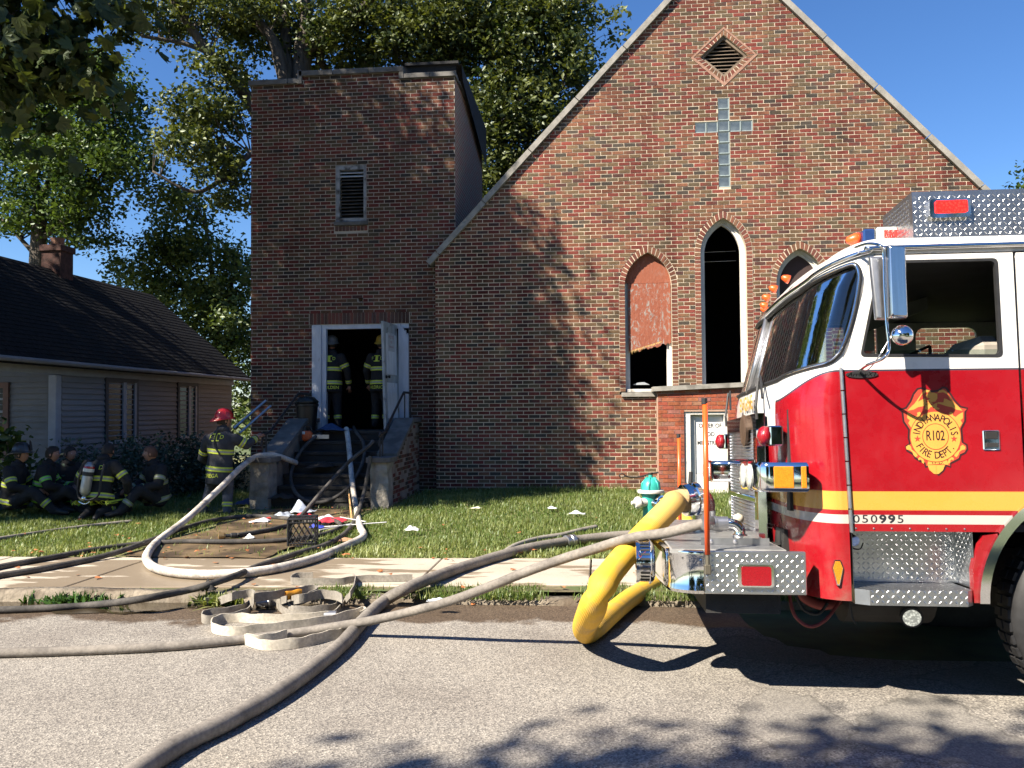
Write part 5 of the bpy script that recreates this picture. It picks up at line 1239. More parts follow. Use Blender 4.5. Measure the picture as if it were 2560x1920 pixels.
MB().lathe([(.13, 0), (.15, .14), (.12, .14)], (-11.92, 17.87, 5.42), n=14).build('flue_pot', M('clay', (.22, .11, .07), .8), roof)
MB().tube([(EX+.02, HY0, EZH-.02), (EX+.02, HY1, EZH-.05)], .045, 8).build('gutter', M('grey_gutter', (.16, .16, .165), .6), house)
MB().box(HX-.05, HX+.03, HY0+.2, 21.9, 2.38, 2.56).box(-12.6, HX-.06, HY0+.2, HY0+.3, 2.30, 2.5).build('porch_beam', m_trim, house)
for y in (12.25, 14.48): MB().box(HX-.11, HX+.04, y-.08, y+.08, .95 if y > 14 else .3, 2.37, ch=.008).build('porch_post', m_trim, house)
MB().box(HX-.10, HX+.03, 14.38, 14.56, .1, .94).build('post_plinth', m_clap, house)
MB().box(-12.8, HX, HY0+.2, 14.58, .1, .42).build('porch_floor', m_clap, house)
def hwin(y0, y1, z0, z1):
    o = MB().ring([(y0+.09, z0+.09), (y1-.09, z0+.09), (y1-.09, z1-.09), (y0+.09, z1-.09)], [(y0, z0), (y1, z0), (y1, z1), (y0, z1)], lambda u, v, d: (HX+d, u, v), .0, .05).build('window', M('dark_window_trim', (.05, .05, .055), .7), house)
    MB().add([(HX+.022, y0+.05, z0+.05), (HX+.022, y1-.05, z0+.05), (HX+.022, y1-.05, z1-.05), (HX+.022, y0+.05, z1-.05)], [(0, 1, 2, 3)]).build('pane', m_pane, o)
    ym = lerp(y0, y1, .56); MB().box(HX+.024, HX+.055, ym-.06, ym+.06, z0+.06, z1-.08).box(HX+.024, HX+.055, y1-.16, y1-.09, z0+.06, z1-.08).box(HX+.024, HX+.06, y0+.09, y1-.05, z0+.02, z0+.09).build('mullion', m_trim, o)
hwin(15.95, 17.15, 1.05, 2.38); hwin(18.85, 19.85, 1.05, 2.38)
o = MB().ring([(-11.35, .95), (-10.72, .95), (-10.72, 2.15), (-11.35, 2.15)], [(-11.45, .85), (-10.62, .85), (-10.62, 2.25), (-11.45, 2.25)], lambda u, v, d: (u, 14.58-d, v), 0, .05).build('window', M('brown_trim', (.16, .09, .07), .7), house)
MB().add([(-11.4, 14.57, .9), (-10.66, 14.57, .9), (-10.66, 14.57, 2.2), (-11.4, 14.57, 2.2)], [(0, 1, 2, 3)]).build('pane', m_pane, o)
for v in (1.3, 1.72, 1.95): MB().box(-11.35, -10.72, 14.53, 14.56, v-.02, v+.02).build('glazing_bar', m_trim, o)
MB().box(-11.05, -11.02, 14.531, 14.561, 1.7, 2.15).build('glazing_bar', m_trim, o)

def leaf_mesh(name, C, size, mat, parent=None, fac=None, droop=.35, lobed=False):
    """C: n x 3 leaf centres; each leaf a folded rhomb"""
    n = len(C); d = RNG.normal(0, 1, (n, 3)); d[:, 2] = d[:, 2]*.55-droop; d /= np.linalg.norm(d, axis=1)[:, None]
    r = RNG.normal(0, 1, (n, 3)); s = np.cross(d, r); s /= np.linalg.norm(s, axis=1)[:, None]; nn = np.cross(d, s)
    L = size*RNG.uniform(.65, 1.25, n)[:, None]
    if lobed:                           # broad palmate leaf: five narrow lobes from one stalk point
        C0, d0, s0, n0, L0, f0 = C-d*L*.5, d, s, nn, L, fac
        ang = [(-1.25, .62), (-.62, .85), (0, 1.0), (.62, .85), (1.25, .62)]
        d = np.concatenate([d0*math.cos(a)+s0*math.sin(a) for a, _ in ang]); s = np.concatenate([s0*math.cos(a)-d0*math.sin(a) for a, _ in ang]); nn = np.concatenate([n0]*5); L = np.concatenate([L0*k_ for _, k_ in ang]); C = np.concatenate([C0]*5)+d*L*.5; fac = np.concatenate([f0]*5); n = n*5
    V = np.zeros((n, 4, 3), 'f')
    V[:, 0] = C-d*L*.5; V[:, 1] = C+s*L*.30+nn*L*.10; V[:, 2] = C+d*L*.55; V[:, 3] = C-s*L*.30+nn*L*.10
    me = bpy.data.meshes.new(name); me.vertices.add(n*4); me.vertices.foreach_set('co', V.ravel())
    me.loops.add(n*6); me.loops.foreach_set('vertex_index', (np.arange(n)[:, None]*4+np.array([0, 1, 2, 0, 2, 3])).ravel().astype('i'))
    me.polygons.add(n*2); me.polygons.foreach_set('loop_start', (np.arange(n*2)*3).astype('i'))
    f = RNG.uniform(0, 1, n) if fac is None else fac
    ca = me.color_attributes.new('Col', 'FLOAT_COLOR', 'POINT'); ca.data.foreach_set('color', np.repeat(np.repeat(f[:, None], 4, 1), 4, 0).astype('f').ravel())
    me.materials.append(mat); me.update(calc_edges=True)
    o = bpy.data.objects.new(name, me); COL.objects.link(o)
    if parent is not None: adopt(o, parent)
    return o
def crown_pts(blobs, per_cluster=26, sig=.26, shell=.55):
    """blobs: (cx, cy, cz, rx, ry, rz, clusters); returns leaf centres, colour factor, cluster centres"""
    A, Fc, CC_ = [], [], []
    for cx, cy, cz, rx, ry, rz, nc in blobs:
        u = RNG.normal(0, 1, (nc, 3)); u /= np.linalg.norm(u, axis=1)[:, None]; rad = RNG.uniform(shell**3, 1, nc)**(1/3)
        c = u*rad[:, None]*np.array([rx, ry, rz])+np.array([cx, cy, cz]); CC_.append(c)
        q = RNG.normal(0, 1, (nc, per_cluster, 3))*np.array([sig, sig, sig*.62])+c[:, None, :]
        A.append(q.reshape(-1, 3)); Fc.append(np.repeat(np.clip(RNG.normal(.45, .25, nc), 0, 1), per_cluster))
    return np.concatenate(A), np.clip(np.concatenate(Fc)+RNG.normal(0, .12, sum(len(a) for a in A)), 0, 1), np.concatenate(CC_)
m_bark = M('bark', (.075, .062, .05), .95, var=.45, scale=9, bump=1.0, bscale=14, stretch=(1, 1, .25), bdist=.05)
def tree(name, label, base, limbs, blobs, leaf, mat, sig=.26, per=26, group=None, twigs=.16, shell=.5, near=None):
    t = thing(name, label, 'tree', base, group=group)
    mb = MB(); nodes = []
    for path, r0, r1 in limbs:
        P = smooth_path(path, 4); mb.tube(P, [lerp(r0, r1, (i/(len(P)-1))**.8) for i in range(len(P))], 9); nodes += [(p, lerp(r0, r1, i/(len(P)-1))) for i, p in enumerate(P)]
    mb.build('trunk', m_bark, t, smooth=True)
    for i_, b_ in enumerate(blobs): blobs[i_] = (*b_[:6], max(2, int(b_[6]*1.0))) if name != 'street_maple' else b_
    L, f, cc = crown_pts(blobs, per, sig, shell)
    NP = np.array([p[:] for p, _ in nodes]); bm_ = MB()
    for c in cc[RNG.uniform(0, 1, len(cc)) < twigs]:
        dd = np.linalg.norm(NP-c+np.array([0, 0, .6]), axis=1); i = int(np.argmin(dd)); a = Vector(NP[i]); b_ = Vector(c)
        if (b_-a).length > 6: continue
        m_ = a.lerp(b_, .5)+Vector((0, 0, .12*(b_-a).length))+Vector(RNG.normal(0, .12, 3)); r = min(nodes[i][1]*.5, .012+.012*(b_-a).length)
        bm_.tube(smooth_path([a, m_, b_], 3), [r*(1-.85*k/6) for k in range(7)], 5, caps=False)
    if bm_.v: kind(bm_.build('branches', m_bark, t, smooth=True), 'stuff')
    leaf_mesh('crown', L, leaf, mat, t, f)
    if near:
        L, f, cc = crown_pts(near, 24, .30, .1); leaf_mesh('near_boughs', L, .19, mat, t, f*.6, lobed=True)  # bough leaves toned darker to look shaded by the crown above
        bm_ = MB()
        for c in cc:
            dd = np.linalg.norm(NP-c, axis=1); a = Vector(NP[int(np.argmin(dd))]); b_ = Vector(c); bm_.tube(smooth_path([a, a.lerp(b_, .5)+Vector((0, 0, .15)), b_], 3), [.02*(1-.8*k/6) for k in range(7)], 5, caps=False)
        kind(bm_.build('twigs', m_bark, t, smooth=True), 'stuff')
    return t
m_lf1 = M_leaf('leaf_olive', (.016, .034, .008), (.165, .185, .045), .36)
m_lf2 = M_leaf('leaf_green', (.018, .045, .010), (.125, .185, .040), .38)
m_lf3 = M_leaf('leaf_fresh', (.030, .065, .016), (.185, .23, .070), .40)
def PB(px, py, rx, ry, Y, n, depth=1.6):
    """crown lobe: middle of the lobe on a sight line at depth Y, half sizes in photo units"""
    p = at(px, py, Y=Y); s = Y/FPX*2560/2212*1.02; return (p.x, p.y, p.z, rx*s, depth, ry*s, n)
A_ = lambda px, py, Y: at(px, py, Y=Y)
Y1 = 23.5
bt = A_(650, 1010, Y1); bt.z = .1
tree('maple_tree', 'big spreading maple rising behind the bell tower with bare dark limbs', (bt.x, bt.y, 0), [
    ([(bt.x, Y1, -.1), A_(648, 600, Y1), A_(645, 320, Y1), A_(650, 190, Y1)], .52, .34),
    ([A_(645, 320, Y1), A_(615, 170, Y1-.3), A_(590, 90, Y1-.4), A_(545, 30, Y1-.6), A_(505, -60, Y1-1)], .26, .10),
    ([A_(648, 260, Y1), A_(622, 150, Y1), A_(617, 70, Y1+.2), A_(612, -60, Y1+.4)], .22, .12),
    ([A_(650, 190, Y1), A_(655, 100, Y1), A_(662, 40, Y1), A_(640, -80, Y1)], .30, .16),
    ([A_(657, 112, Y1), A_(700, 80, Y1-.2), A_(760, 32, Y1-.6), A_(840, -30, Y1-1)], .17, .07),
    ([A_(700, 82, Y1), A_(690, 130, Y1+.6), A_(735, 178, Y1+.9)], .10, .12),
    ([A_(645, 380, Y1), A_(560, 250, Y1-.3), A_(500, 165, Y1-.8), A_(450, 112, Y1-1.2), A_(405, 50, Y1-1.5), A_(350, -40, Y1-2)], .26, .08),
    ([A_(450, 112, Y1-1.2), A_(390, 92, Y1-1.5), A_(305, 78, Y1-2)], .09, .04),
    ([A_(645, 430, Y1), A_(560, 330, Y1-.6), A_(490, 380, Y1-1.2), A_(420, 415, Y1-1.6), A_(330, 370, Y1-2)], .13, .03),
    ([A_(650, 250, Y1), A_(800, 200, Y1+.4), A_(950, 130, Y1+.3), A_(1100, 60, Y1), A_(1210, 20, Y1-.4)], .24, .06),
    ([A_(950, 130, Y1+.3), A_(1060, 170, Y1), A_(1150, 220, Y1-.3), A_(1215, 190, Y1-.5)], .10, .03)],
    [PB(440, 25, 120, 55, Y1-1, 95), PB(310, 45, 75, 50, Y1-1.6, 40), PB(450, 255, 85, 55, Y1-1.2, 75), PB(490, 170, 60, 45, Y1-.8, 34), PB(430, 330, 80, 45, Y1-1.4, 50), PB(500, 400, 45, 55, Y1-1, 36), PB(560, 50, 60, 70, Y1, 55), PB(650, 40, 90, 60, Y1+.5, 60), PB(740, 90, 80, 60, Y1+.3, 60),
     PB(820, 40, 110, 70, Y1, 110), PB(930, 90, 120, 80, Y1, 150), PB(1030, 50, 130, 80, Y1-.2, 150), PB(1140, 100, 120, 100, Y1-.3, 165), PB(1200, 30, 90, 55, Y1-.5, 80), PB(1250, 140, 45, 60, Y1-.6, 40), PB(1110, 230, 105, 85, Y1-.2, 140), PB(1180, 260, 55, 55, Y1-.4, 46), PB(1070, 330, 75, 75, Y1, 85), PB(1050, 420, 60, 60, Y1, 50), PB(1120, 360, 40, 40, Y1, 20), PB(1320, 45, 22, 12, Y1-.8, 4), PB(700, 130, 110, 45, Y1+1, 50), PB(860, 150, 120, 40, Y1+1, 60), PB(980, 190, 80, 40, Y1+.8, 45),
     PB(650, -120, 330, 90, Y1, 160), PB(1000, -90, 250, 80, Y1, 120)], .15, m_lf1, sig=.21, per=36, shell=.2)
Y2 = 25.5; bt = A_(80, 1000, Y2)
tree('ash_tree', 'feathery green ash behind the house roof at the far left', (bt.x, Y2, 0), [
    ([(bt.x, Y2, 0), A_(82, 620, Y2), A_(85, 500, Y2), A_(86, 430, Y2)], .34, .20), ([A_(86, 430, Y2), A_(62, 350, Y2), A_(40, 250, Y2), A_(60, 120, Y2)], .15, .05), ([A_(86, 440, Y2), A_(125, 350, Y2), A_(150, 260, Y2), A_(190, 160, Y2)], .15, .04),
    ([A_(84, 520, Y2), A_(150, 470, Y2-.3), A_(185, 420, Y2-.5), A_(260, 330, Y2-.8)], .09, .03), ([A_(84, 560, Y2), A_(30, 500, Y2), A_(-40, 430, Y2)], .09, .03)],
    [PB(40, 190, 110, 75, Y2, 110), PB(170, 170, 100, 70, Y2-.5, 110), PB(235, 250, 75, 75, Y2-.8, 85), PB(90, 280, 120, 70, Y2, 110), PB(190, 330, 100, 60, Y2-.6, 95), PB(40, 380, 90, 60, Y2, 70), PB(140, 400, 90, 45, Y2-.3, 55), PB(60, 470, 100, 40, Y2, 60), PB(200, 440, 60, 50, Y2-.3, 40), PB(275, 350, 60, 45, Y2-.9, 40), PB(170, 500, 70, 35, Y2, 34), PB(250, 160, 40, 40, Y2-.8, 18), PB(-80, 300, 100, 200, Y2, 60)], .155, m_lf2, sig=.25, per=38, shell=.15)
Y3 = 28.0; bt = A_(480, 1000, Y3)
tree('elm_tree', 'sunlit pale green tree standing between the house gable and the tower', (bt.x, Y3, 0), [
    ([(bt.x, Y3, 0), A_(470, 800, Y3), A_(465, 680, Y3), A_(455, 560, Y3), A_(440, 460, Y3)], .22, .04), ([A_(468, 740, Y3), A_(420, 640, Y3), A_(360, 560, Y3)], .09, .03), ([A_(466, 700, Y3), A_(500, 620, Y3), A_(515, 540, Y3)], .09, .03)],
    [PB(330, 580, 90, 65, Y3, 75), PB(300, 620, 60, 40, Y3, 36), PB(400, 510, 90, 55, Y3, 80), PB(460, 600, 70, 80, Y3, 85), PB(410, 660, 90, 60, Y3, 75), PB(480, 700, 60, 70, Y3, 70), PB(515, 600, 40, 80, Y3+.3, 50), PB(520, 780, 40, 70, Y3, 50), PB(520, 700, 30, 60, Y3-.5, 30), PB(440, 760, 60, 50, Y3, 40), PB(530, 900, 25, 60, Y3, 30), PB(380, 430, 90, 30, Y3-2, 45)], .16, m_lf3, sig=.24, per=32, shell=.15)
# leafy stuff seen through the gap beside the tower and far behind
def hedge(name, label, cat, blobs, leaf, mat, per=40, sig=.16):
    c = blobs[0]; t = thing(name, label, cat, (c[0], c[1], 0)); L, f, cc = crown_pts(blobs, per, sig, .3); L[:, 2] = np.maximum(L[:, 2], .06); leaf_mesh('foliage', L, leaf, mat, t, f, droop=.0)
    mb = MB()
    for x, y, z, rx, ry, rz, n_ in blobs:
        for k in range(3): mb.tube([(x+random.uniform(-.3, .3)*rx, y, .05), (x+random.uniform(-.5, .5)*rx, y+random.uniform(-.2, .2), z)], [.018, .008], 5)
    mb.build('stems', m_bark, t); return t
m_hedge = M_leaf('hedge_leaf', (.020, .042, .024), (.10, .14, .105), .15)
hedge('garden_hedge', 'rounded dense hedge along the side of the white house', 'hedge', [(-8.75, 13.6, .55, .55, .8, .62, 60), (-8.35, 14.8, .60, .6, .8, .62, 80), (-7.9, 15.9, .60, .6, .7, .60, 80), (-7.6, 16.6, .55, .55, .6, .55, 60), (-8.3, 17.6, .55, .6, .9, .5, 40)], .075, m_hedge)
hedge('garden_shrub', 'taller loose shrub by the porch window of the house', 'shrub', [(-9.9, 13.4, .9, .35, .4, .55, 26), (-9.7, 13.2, 1.2, .3, .3, .3, 12)], .15, m_lf2, per=14)
hedge('backyard_bush', 'bright bush glimpsed in the gap between house and tower', 'shrub', [(-9.6, 25.5, 1.0, 1.2, .8, 1.1, 60), (-8.6, 25, 1.6, .8, .8, 1.4, 60)], .14, m_lf3)
# street trees that throw the dappled shade; the first one's lowest boughs hang into the upper left of the view
S1 = (-10.6, 10.3)
tree('street_maple', 'dark overhanging maple boughs in the upper left corner close to the street', (S1[0], S1[1], 0), [
    ([(S1[0], S1[1], 0), (S1[0]+.1, S1[1], 3.2), (S1[0], S1[1]+.2, 6.5), (S1[0]+.2, S1[1]+.3, 11)], .38, .16), ([(S1[0], S1[1], 4.2), (-8.9, 10.6, 6.3), (-7.4, 10.8, 7.9)], .14, .03), ([(S1[0], S1[1], 6.4), (-9.6, 9.4, 8.6), (-8.3, 8.8, 10.5)], .14, .03), ([(S1[0], S1[1], 7), (-11.8, 11.5, 9.5), (-12.6, 12.4, 12)], .14, .03)],
    [(-10.6, 10.6, 12.0, 2.5, 2.4, 4.0, 220), (-9.3, 10.9, 11.8, 1.6, 1.6, 2.6, 95), (-9.9, 9.7, 9.0, 1.9, 1.6, 1.5, 90), (-13.8, 7.6, 8.6, 2.4, 1.5, 1.4, 120), (-10.8, 7.9, 10.4, 1.7, 1.2, 1.4, 80), (-15.2, 8.6, 10.4, 1.8, 1.5, 1.5, 60), (-11.6, 11.4, 8.6, 2.2, 2.0, 1.8, 100), (-8.9, 11.7, 9.0, 1.2, 1.2, 1.0, 40), (-8.35, 10.3, 10.4, 1.0, 1.0, 2.0, 110), (-8.7, 10.2, 13.2, .9, .9, 1.0, 40), (-11.8, 12.6, 13.6, 2.0, 2.0, 2.6, 120), (-10.4, 11.9, 16.0, 1.6, 1.5, 1.4, 60), (-12.5, 10.5, 13, 2.0, 2.0, 3.0, 90),
     ], .20, m_lf1, sig=.40, per=30, shell=.1, twigs=.3, near=[(*A_(40, 40, 10.4), 1.0, .8, .55, 15), (*A_(95, 110, 10.2), .55, .5, .40, 8), (*A_(200, 18, 10.6), .35, .4, .18, 3), (*A_(30, 160, 10.0), .5, .5, .35, 6), (*A_(165, 165, 10.3), .45, .4, .16, 3), (*A_(40, 250, 10.2), .3, .4, .3, 3)])
S2 = (-9.6, -6.4)
tree('street_oak', 'street tree behind the photographer shading the near road', (S2[0], S2[1], 0), [([(S2[0], S2[1], 0), (S2[0], S2[1], 4), (S2[0]+.4, S2[1]+.3, 7.5), (S2[0]+.8, S2[1]+.6, 11)], .32, .12), ([(S2[0]+.2, S2[1], 5.5), (-7.6, -4.0, 8), (-5.2, -2.3, 8.8)], .12, .03)],
    [(-6.3, -2.75, 9.0, 1.3, .6, .6, 110), (-4.6, -2.15, 8.3, 1.0, .45, .4, 70), (-5.4, -3.3, 8.8, 1.8, .6, .5, 120), (-8.0, -3.25, 9.6, .8, .45, .5, 30), (-9.8, -6.6, 10.5, 2.2, 1.8, 1.6, 70), (-10.5, -7.5, 8.5, 2.0, 2.0, 1.5, 40)], .20, m_lf1, sig=.36, per=26, shell=.1)
S3 = (-17.5, 8.5)
tree('street_linden', 'street tree up the road shading the front of the house', (S3[0], S3[1], 0), [([(S3[0], S3[1], 0), (S3[0], S3[1], 5), (S3[0]+.3, S3[1], 10)], .34, .12)],
    [(-17.3, 8.8, 8.8, 3.4, 3.2, 3.2, 170), (-16.0, 10.6, 11.5, 2.6, 2.6, 2.6, 110), (-15.0, 13.5, 9.5, 2.4, 2.4, 2.4, 90)], .22, m_lf1, sig=.45, per=22, shell=.2)
Y6 = 27.0
bt = A_(2290, 900, Y6); tree('distant_tree', 'tip of a tree just showing over the roof box of the engine', (bt.x, Y6, 0), [([(bt.x, Y6, 0), (bt.x, Y6, 6), (bt.x, Y6, 8.6)], .2, .04)], [(bt.x, Y6, 7.6, 1.0, 1.0, 2.0, 70)], .16, m_lf2, sig=.3, per=22)

# the far side of the street, behind the photographer: unseen trees added to close off the low sky and deepen the shade
for k, (x, y, h, r) in enumerate(((-14, -17, 13, 5), (-3, -19, 14, 5.5), (7, -17, 12, 5), (16, -15, 13, 5))):
    tree('far_side_tree', ['broad street tree opposite the neighbour house', 'tall street tree opposite the bell tower', 'street tree opposite the church gable', 'street tree behind the rear of the fire engine'][k], (x, y, 0), [([(x, y, 0), (x, y, 4), (x+.3, y, h*.8)], .4, .12)], [(x, y, h*.55, r, r*.9, h*.42, 230), (x+1, y+1, h*.3, r*.8, r*.7, h*.2, 90)], .55, m_lf1, sig=.7, per=24, group='street trees across the road', shell=.3, twigs=.05)

# ------------------------------------------------------------------ hoses
def mat_hose(name, col, dirt, rough=.8):
    m, n, b, out = _nodes(name); geo = N(n, 'ShaderNodeNewGeometry'); P = geo.outputs['Position']
    a = N(n, 'ShaderNodeTexNoise', i_Scale=5.0, i_Detail=6.0); n.links.new(P, a.inputs[0]); c2 = N(n, 'ShaderNodeTexNoise', i_Scale=45.0, i_Detail=3.0); n.links.new(P, c2.inputs[0])
    c = mix(n, ramp(n, a.outputs[0], [(.42, (0, 0, 0)), (.68, (1, 1, 1))]).outputs[0], col, dirt)
    c = mix(n, 1.0, c, ramp(n, c2.outputs[0], [(.3, (.78, .78, .78)), (.7, (1.15, 1.15, 1.15))]).outputs[0], 'MULTIPLY'); n.links.new(c, b.inputs['Base Color']); b.inputs['Roughness'].default_value = rough
    b.inputs['Specular IOR Level'].default_value = .25
    bp = N(n, 'ShaderNodeBump', i_Strength=.35, i_Distance=.003); wv = N(n, 'ShaderNodeTexVoronoi', i_Scale=240.0); n.links.new(P, wv.inputs[0]); n.links.new(wv.outputs[0], bp.inputs['Height']); n.links.new(bp.outputs[0], b.inputs['Normal'])
    return m
m_hgrey = mat_hose('grey_hose', (.25, .225, .195), (.15, .135, .12)); m_hdark = mat_hose('black_hose', (.052, .049, .046), (.11, .10, .09)); m_hwhite = mat_hose('white_hose', (.62, .57, .50), (.30, .27, .24)); m_hflat = mat_hose('canvas_hose', (.30, .275, .235), (.20, .18, .155)); m_hflatw = mat_hose('pale_canvas_hose', (.58, .53, .44), (.40, .36, .29))
m_alc = M('hose_coupling_metal', (.38, .38, .39), .35, .8, var=.2)
def hose(name, label, pts, r, mat, couplings=(), n=12, group=None, wob=.004):
    pts = [Vector(p) for p in pts]
    if pix(pts[0])[0] < -50: d0 = (pts[0]-pts[1]).normalized(); d0.z = 0; pts = [pts[0]+Vector((-.9*k, d0.y*.3*k, 0)) for k in range(6, 0, -1)]+pts
    if pix(pts[-1])[0] < -50: d0 = (pts[-1]-pts[-2]).normalized(); d0.z = 0; pts = pts+[pts[-1]+Vector((-.9*k, d0.y*.3*k, 0)) for k in range(1, 7)]
    P = smooth_path(pts, 10); P = [p+Vector((random.uniform(-1, 1), random.uniform(-1, 1), random.uniform(-.3, .3)))*wob*.4 for p in P]
    if couplings:
        t = thing(name, label, 'hose', P[0], group=group); MB().tube(P, r, n).build('hose_jacket', mat, t, smooth=True)
        for f in couplings:
            i = min(len(P)-2, int(f*(len(P)-1))); d = (P[i+1]-P[i]).normalized(); c = P[i]
            MB().lathe([(r*1.05, -.07), (r*1.35, -.065), (r*1.35, -.01), (r*1.2, 0), (r*1.42, .01), (r*1.42, .06), (r*1.05, .065)], c, d, 16).build('coupling', m_alc, t, auto=40)
        return t
    return tag(MB().tube(P, r, n).build(name, mat, smooth=True), label, 'hose', group)
def gz(p): return p
def G(px, py, off=.0, z=None):
    """on the ground under that sight line, lifted by off"""
    zz = .0 if z is None else z
    for _ in range(6):
        p = at(px, py, z=zz+off)
        if z is not None: break
        zz = 0.0 if p.y < curbY(p.x) else (.10 if p.y < swF(p.x) else gh(p.x, p.y)+.02)
    return p
def ST(px, py, off=.03):
    """on the church steps"""
    best = None
    for k in range(200):
        Y = 13.2+k*.016; p = at(px, py, Y=Y); s = .10 if Y < 13.57 else min(FZ, .290+(Y-13.6)*.652)
        e = abs(p.z-s-off)
        if best is None or e < best[0]: best = (e, p)
    return best[1]
r1 = .052
hose('supply_hose', 'thick grey hose crossing from the near road over the kerb to the lawn', [G(250, 1700, r1), G(380, 1612, r1), G(500, 1553, r1), G(600, 1496, r1), G(680, 1440, r1), G(738, 1392, r1), G(785, 1340, r1), G(828, 1300, r1), at(872, 1274, Y=7.35), at(930, 1250, Y=7.75), G(990, 1228, r1), G(1080, 1200, r1), G(1150, 1182, r1), G(1240, 1167, r1), G(1330, 1157, r1), G(1450, 1150, r1)], r1, m_hgrey, n=16, couplings=(.86,))
e0 = LEAN @ Vector((ELB.x-.155, 5.42, 1.012)); pts = [e0, e0+Vector((-.06, 0, .0))]
for px, py in ((1440, 1151), (1370, 1161), (1300, 1181), (1220, 1206), (1140, 1234), (1060, 1266), (980, 1296), (900, 1318)): pts.append(at(px, py, Y=lerp(5.45, 6.33, (1510-px)/710)))
pts += [at(800, 1341, z=.136), G(700, 1357, .06), G(640, 1367, .036), G(500, 1384, .034), G(350, 1397, .034), G(200, 1404, .034), G(50, 1409, .034), G(-120, 1412, .034)]
hose('attack_hose', 'grey hose sagging from the bumper elbow down to the road and off to the left', pts, .034, m_hgrey, couplings=(.02,))
# yellow supply hose with kink
def mat_yellow():
    m, n, b, out = _nodes('yellow_hose'); tc = N(n, 'ShaderNodeAttribute', attribute_name='Col'); geo = N(n, 'ShaderNodeNewGeometry')
    sp_ = N(n, 'ShaderNodeSeparateColor'); n.links.new(tc.outputs['Color'], sp_.inputs[0])
    a = N(n, 'ShaderNodeTexNoise', i_Scale=6.0, i_Detail=6.0); n.links.new(geo.outputs['Position'], a.inputs[0])
    c = mix(n, ramp(n, a.outputs[0], [(.5, (0, 0, 0)), (.75, (1, 1, 1))]).outputs[0], (.72, .42, .035), (.50, .31, .10))
    c = mix(n, math_(n, 'MULTIPLY', sp_.outputs[1], .95), c, (.45, .31, .17)); n.links.new(c, b.inputs['Base Color']); b.inputs['Roughness'].default_value = .72
    sn = math_(n, 'SINE', math_(n, 'MULTIPLY', sp_.outputs[0], 6.2832*52)); bp = N(n, 'ShaderNodeBump', i_Strength=.28, i_Distance=.003); n.links.new(sn, bp.inputs['Height']); n.links.new(bp.outputs[0], b.inputs['Normal'])
    return m
y0 = LEAN @ (RINGC+RINGA*.05); ry = .080
YP = [y0, y0+(LEAN.to_3x3() @ RINGA)*.10, at(1452, 1092, Y=6.02), at(1400, 1145, Y=5.86), at(1350, 1200, Y=5.66), at(1310, 1250, Y=5.46), at(1290, 1287, Y=5.38), at(1277, 1320, Y=5.56), at(1262, 1354, Y=5.95), at(1268, 1366, z=.083), at(1290, 1352, z=.083), at(1324, 1322, z=.083), at(1360, 1293, z=.083), at(1402, 1266, z=.09), at(1440, 1228, z=.185), Vector((.98, 9.7, .19)), Vector((1.08, 10.4, .22)), Vector((.98, 10.72, .40)), Vector((.80, 10.86, .50))]
P = smooth_path(YP, 10); rr = []
for i, p in enumerate(P):
    s_ = i/10; k = 1-.12*math.exp(-((s_-6.0)/.3)**2)+.13*math.exp(-((s_-5.3)/.35)**2)+.12*math.exp(-((s_-6.9)/.7)**2); rr.append(ry*(k+.018*math.sin(i*1.9)*math.exp(-((s_-5.9)/1.1)**2)))
yh = MB().tube(P, rr, 28); nv = len(yh.v); cols = [((i % 28)/28 if (i % 28) <= 14 else 1-(i % 28)/28, max(0, 1-(i//28)/(len(P)*.24)) if i//28 < len(P)*.16 else 0, 0, 1) for i in range(nv)]
tag(yh.build('yellow_hose', mat_yellow(), smooth=True, cols=cols), 'fat ribbed yellow hose kinked in front of the bumper between engine and hydrant', 'hose')
# white hose and the black lines at the church steps
gA = G(352, 1160, .046); wpts = [ST(640, 1000, .05), at(600, 985, Y=13.9), at(575, 983, Y=13.68), at(550, 988, Y=13.50)]
for px, py in ((522, 1008), (480, 1050), (440, 1088), (400, 1124)): wpts.append(at(px, py, Y=lerp(13.45, gA.y, (550-px)/198)))
wpts += [gA, G(328, 1182, .046), G(316, 1205, .046), G(330, 1224, .046), G(372, 1236, .046), G(440, 1241, .046), G(520, 1238, .046), G(600, 1227, .046), G(680, 1206, .046), G(750, 1178, .044), G(785, 1158, .044), G(778, 1138, .044), ST(770, 1100, .045), ST(762, 1050, .045), ST(757, 1000, .045), ST(752, 950, .045), ST(748, 926, .045)]
hose('white_hose', 'pale white hose looping from the left step pier across the walk and up the stairs', wpts, .045, m_hwhite, n=14)
gA = G(640, 1124, .03)
hose('attack_line', 'dark hose hung over the right handrail foot and falling to a nozzle on the walk', [at(806, 952, Y=13.74), at(798, 962, Y=13.66), at(760, 992, Y=13.5), at(740, 1012, Y=13.4), at(690, 1068, Y=lerp(13.4, gA.y, .5)), gA, G(600, 1140, .03), G(550, 1150, .03), G(512, 1156, .03)], .030, m_hdark)
nz = thing('hose_nozzle', 'short nozzle with brass tip lying on the muddy walk', 'nozzle', G(500, 1157, .03)); q = G(512, 1156, .035); d_ = (G(480, 1158, .035)-q).normalized()
MB().lathe([(.028, 0), (.034, .02), (.034, .07), (.024, .08), (.024, .14)], q, d_, 14).build('body', m_rubber, nz); MB().lathe([(.03, .14), (.042, .16), (.045, .22), (.034, .225)], q, d_, 16).build('tip', M('brass', (.38, .26, .12), .4, .7), nz)
hose('stair_line', 'black hose coiled in a loop over the church steps from the doorway', [ST(728, 921), ST(690, 938), ST(655, 968), ST(634, 1005), ST(628, 1035), ST(640, 1066), ST(668, 1083), ST(705, 1083), ST(745, 1060), ST(772, 1025), ST(787, 985), ST(784, 955), ST(770, 935), ST(764, 922)], .030, m_hdark)
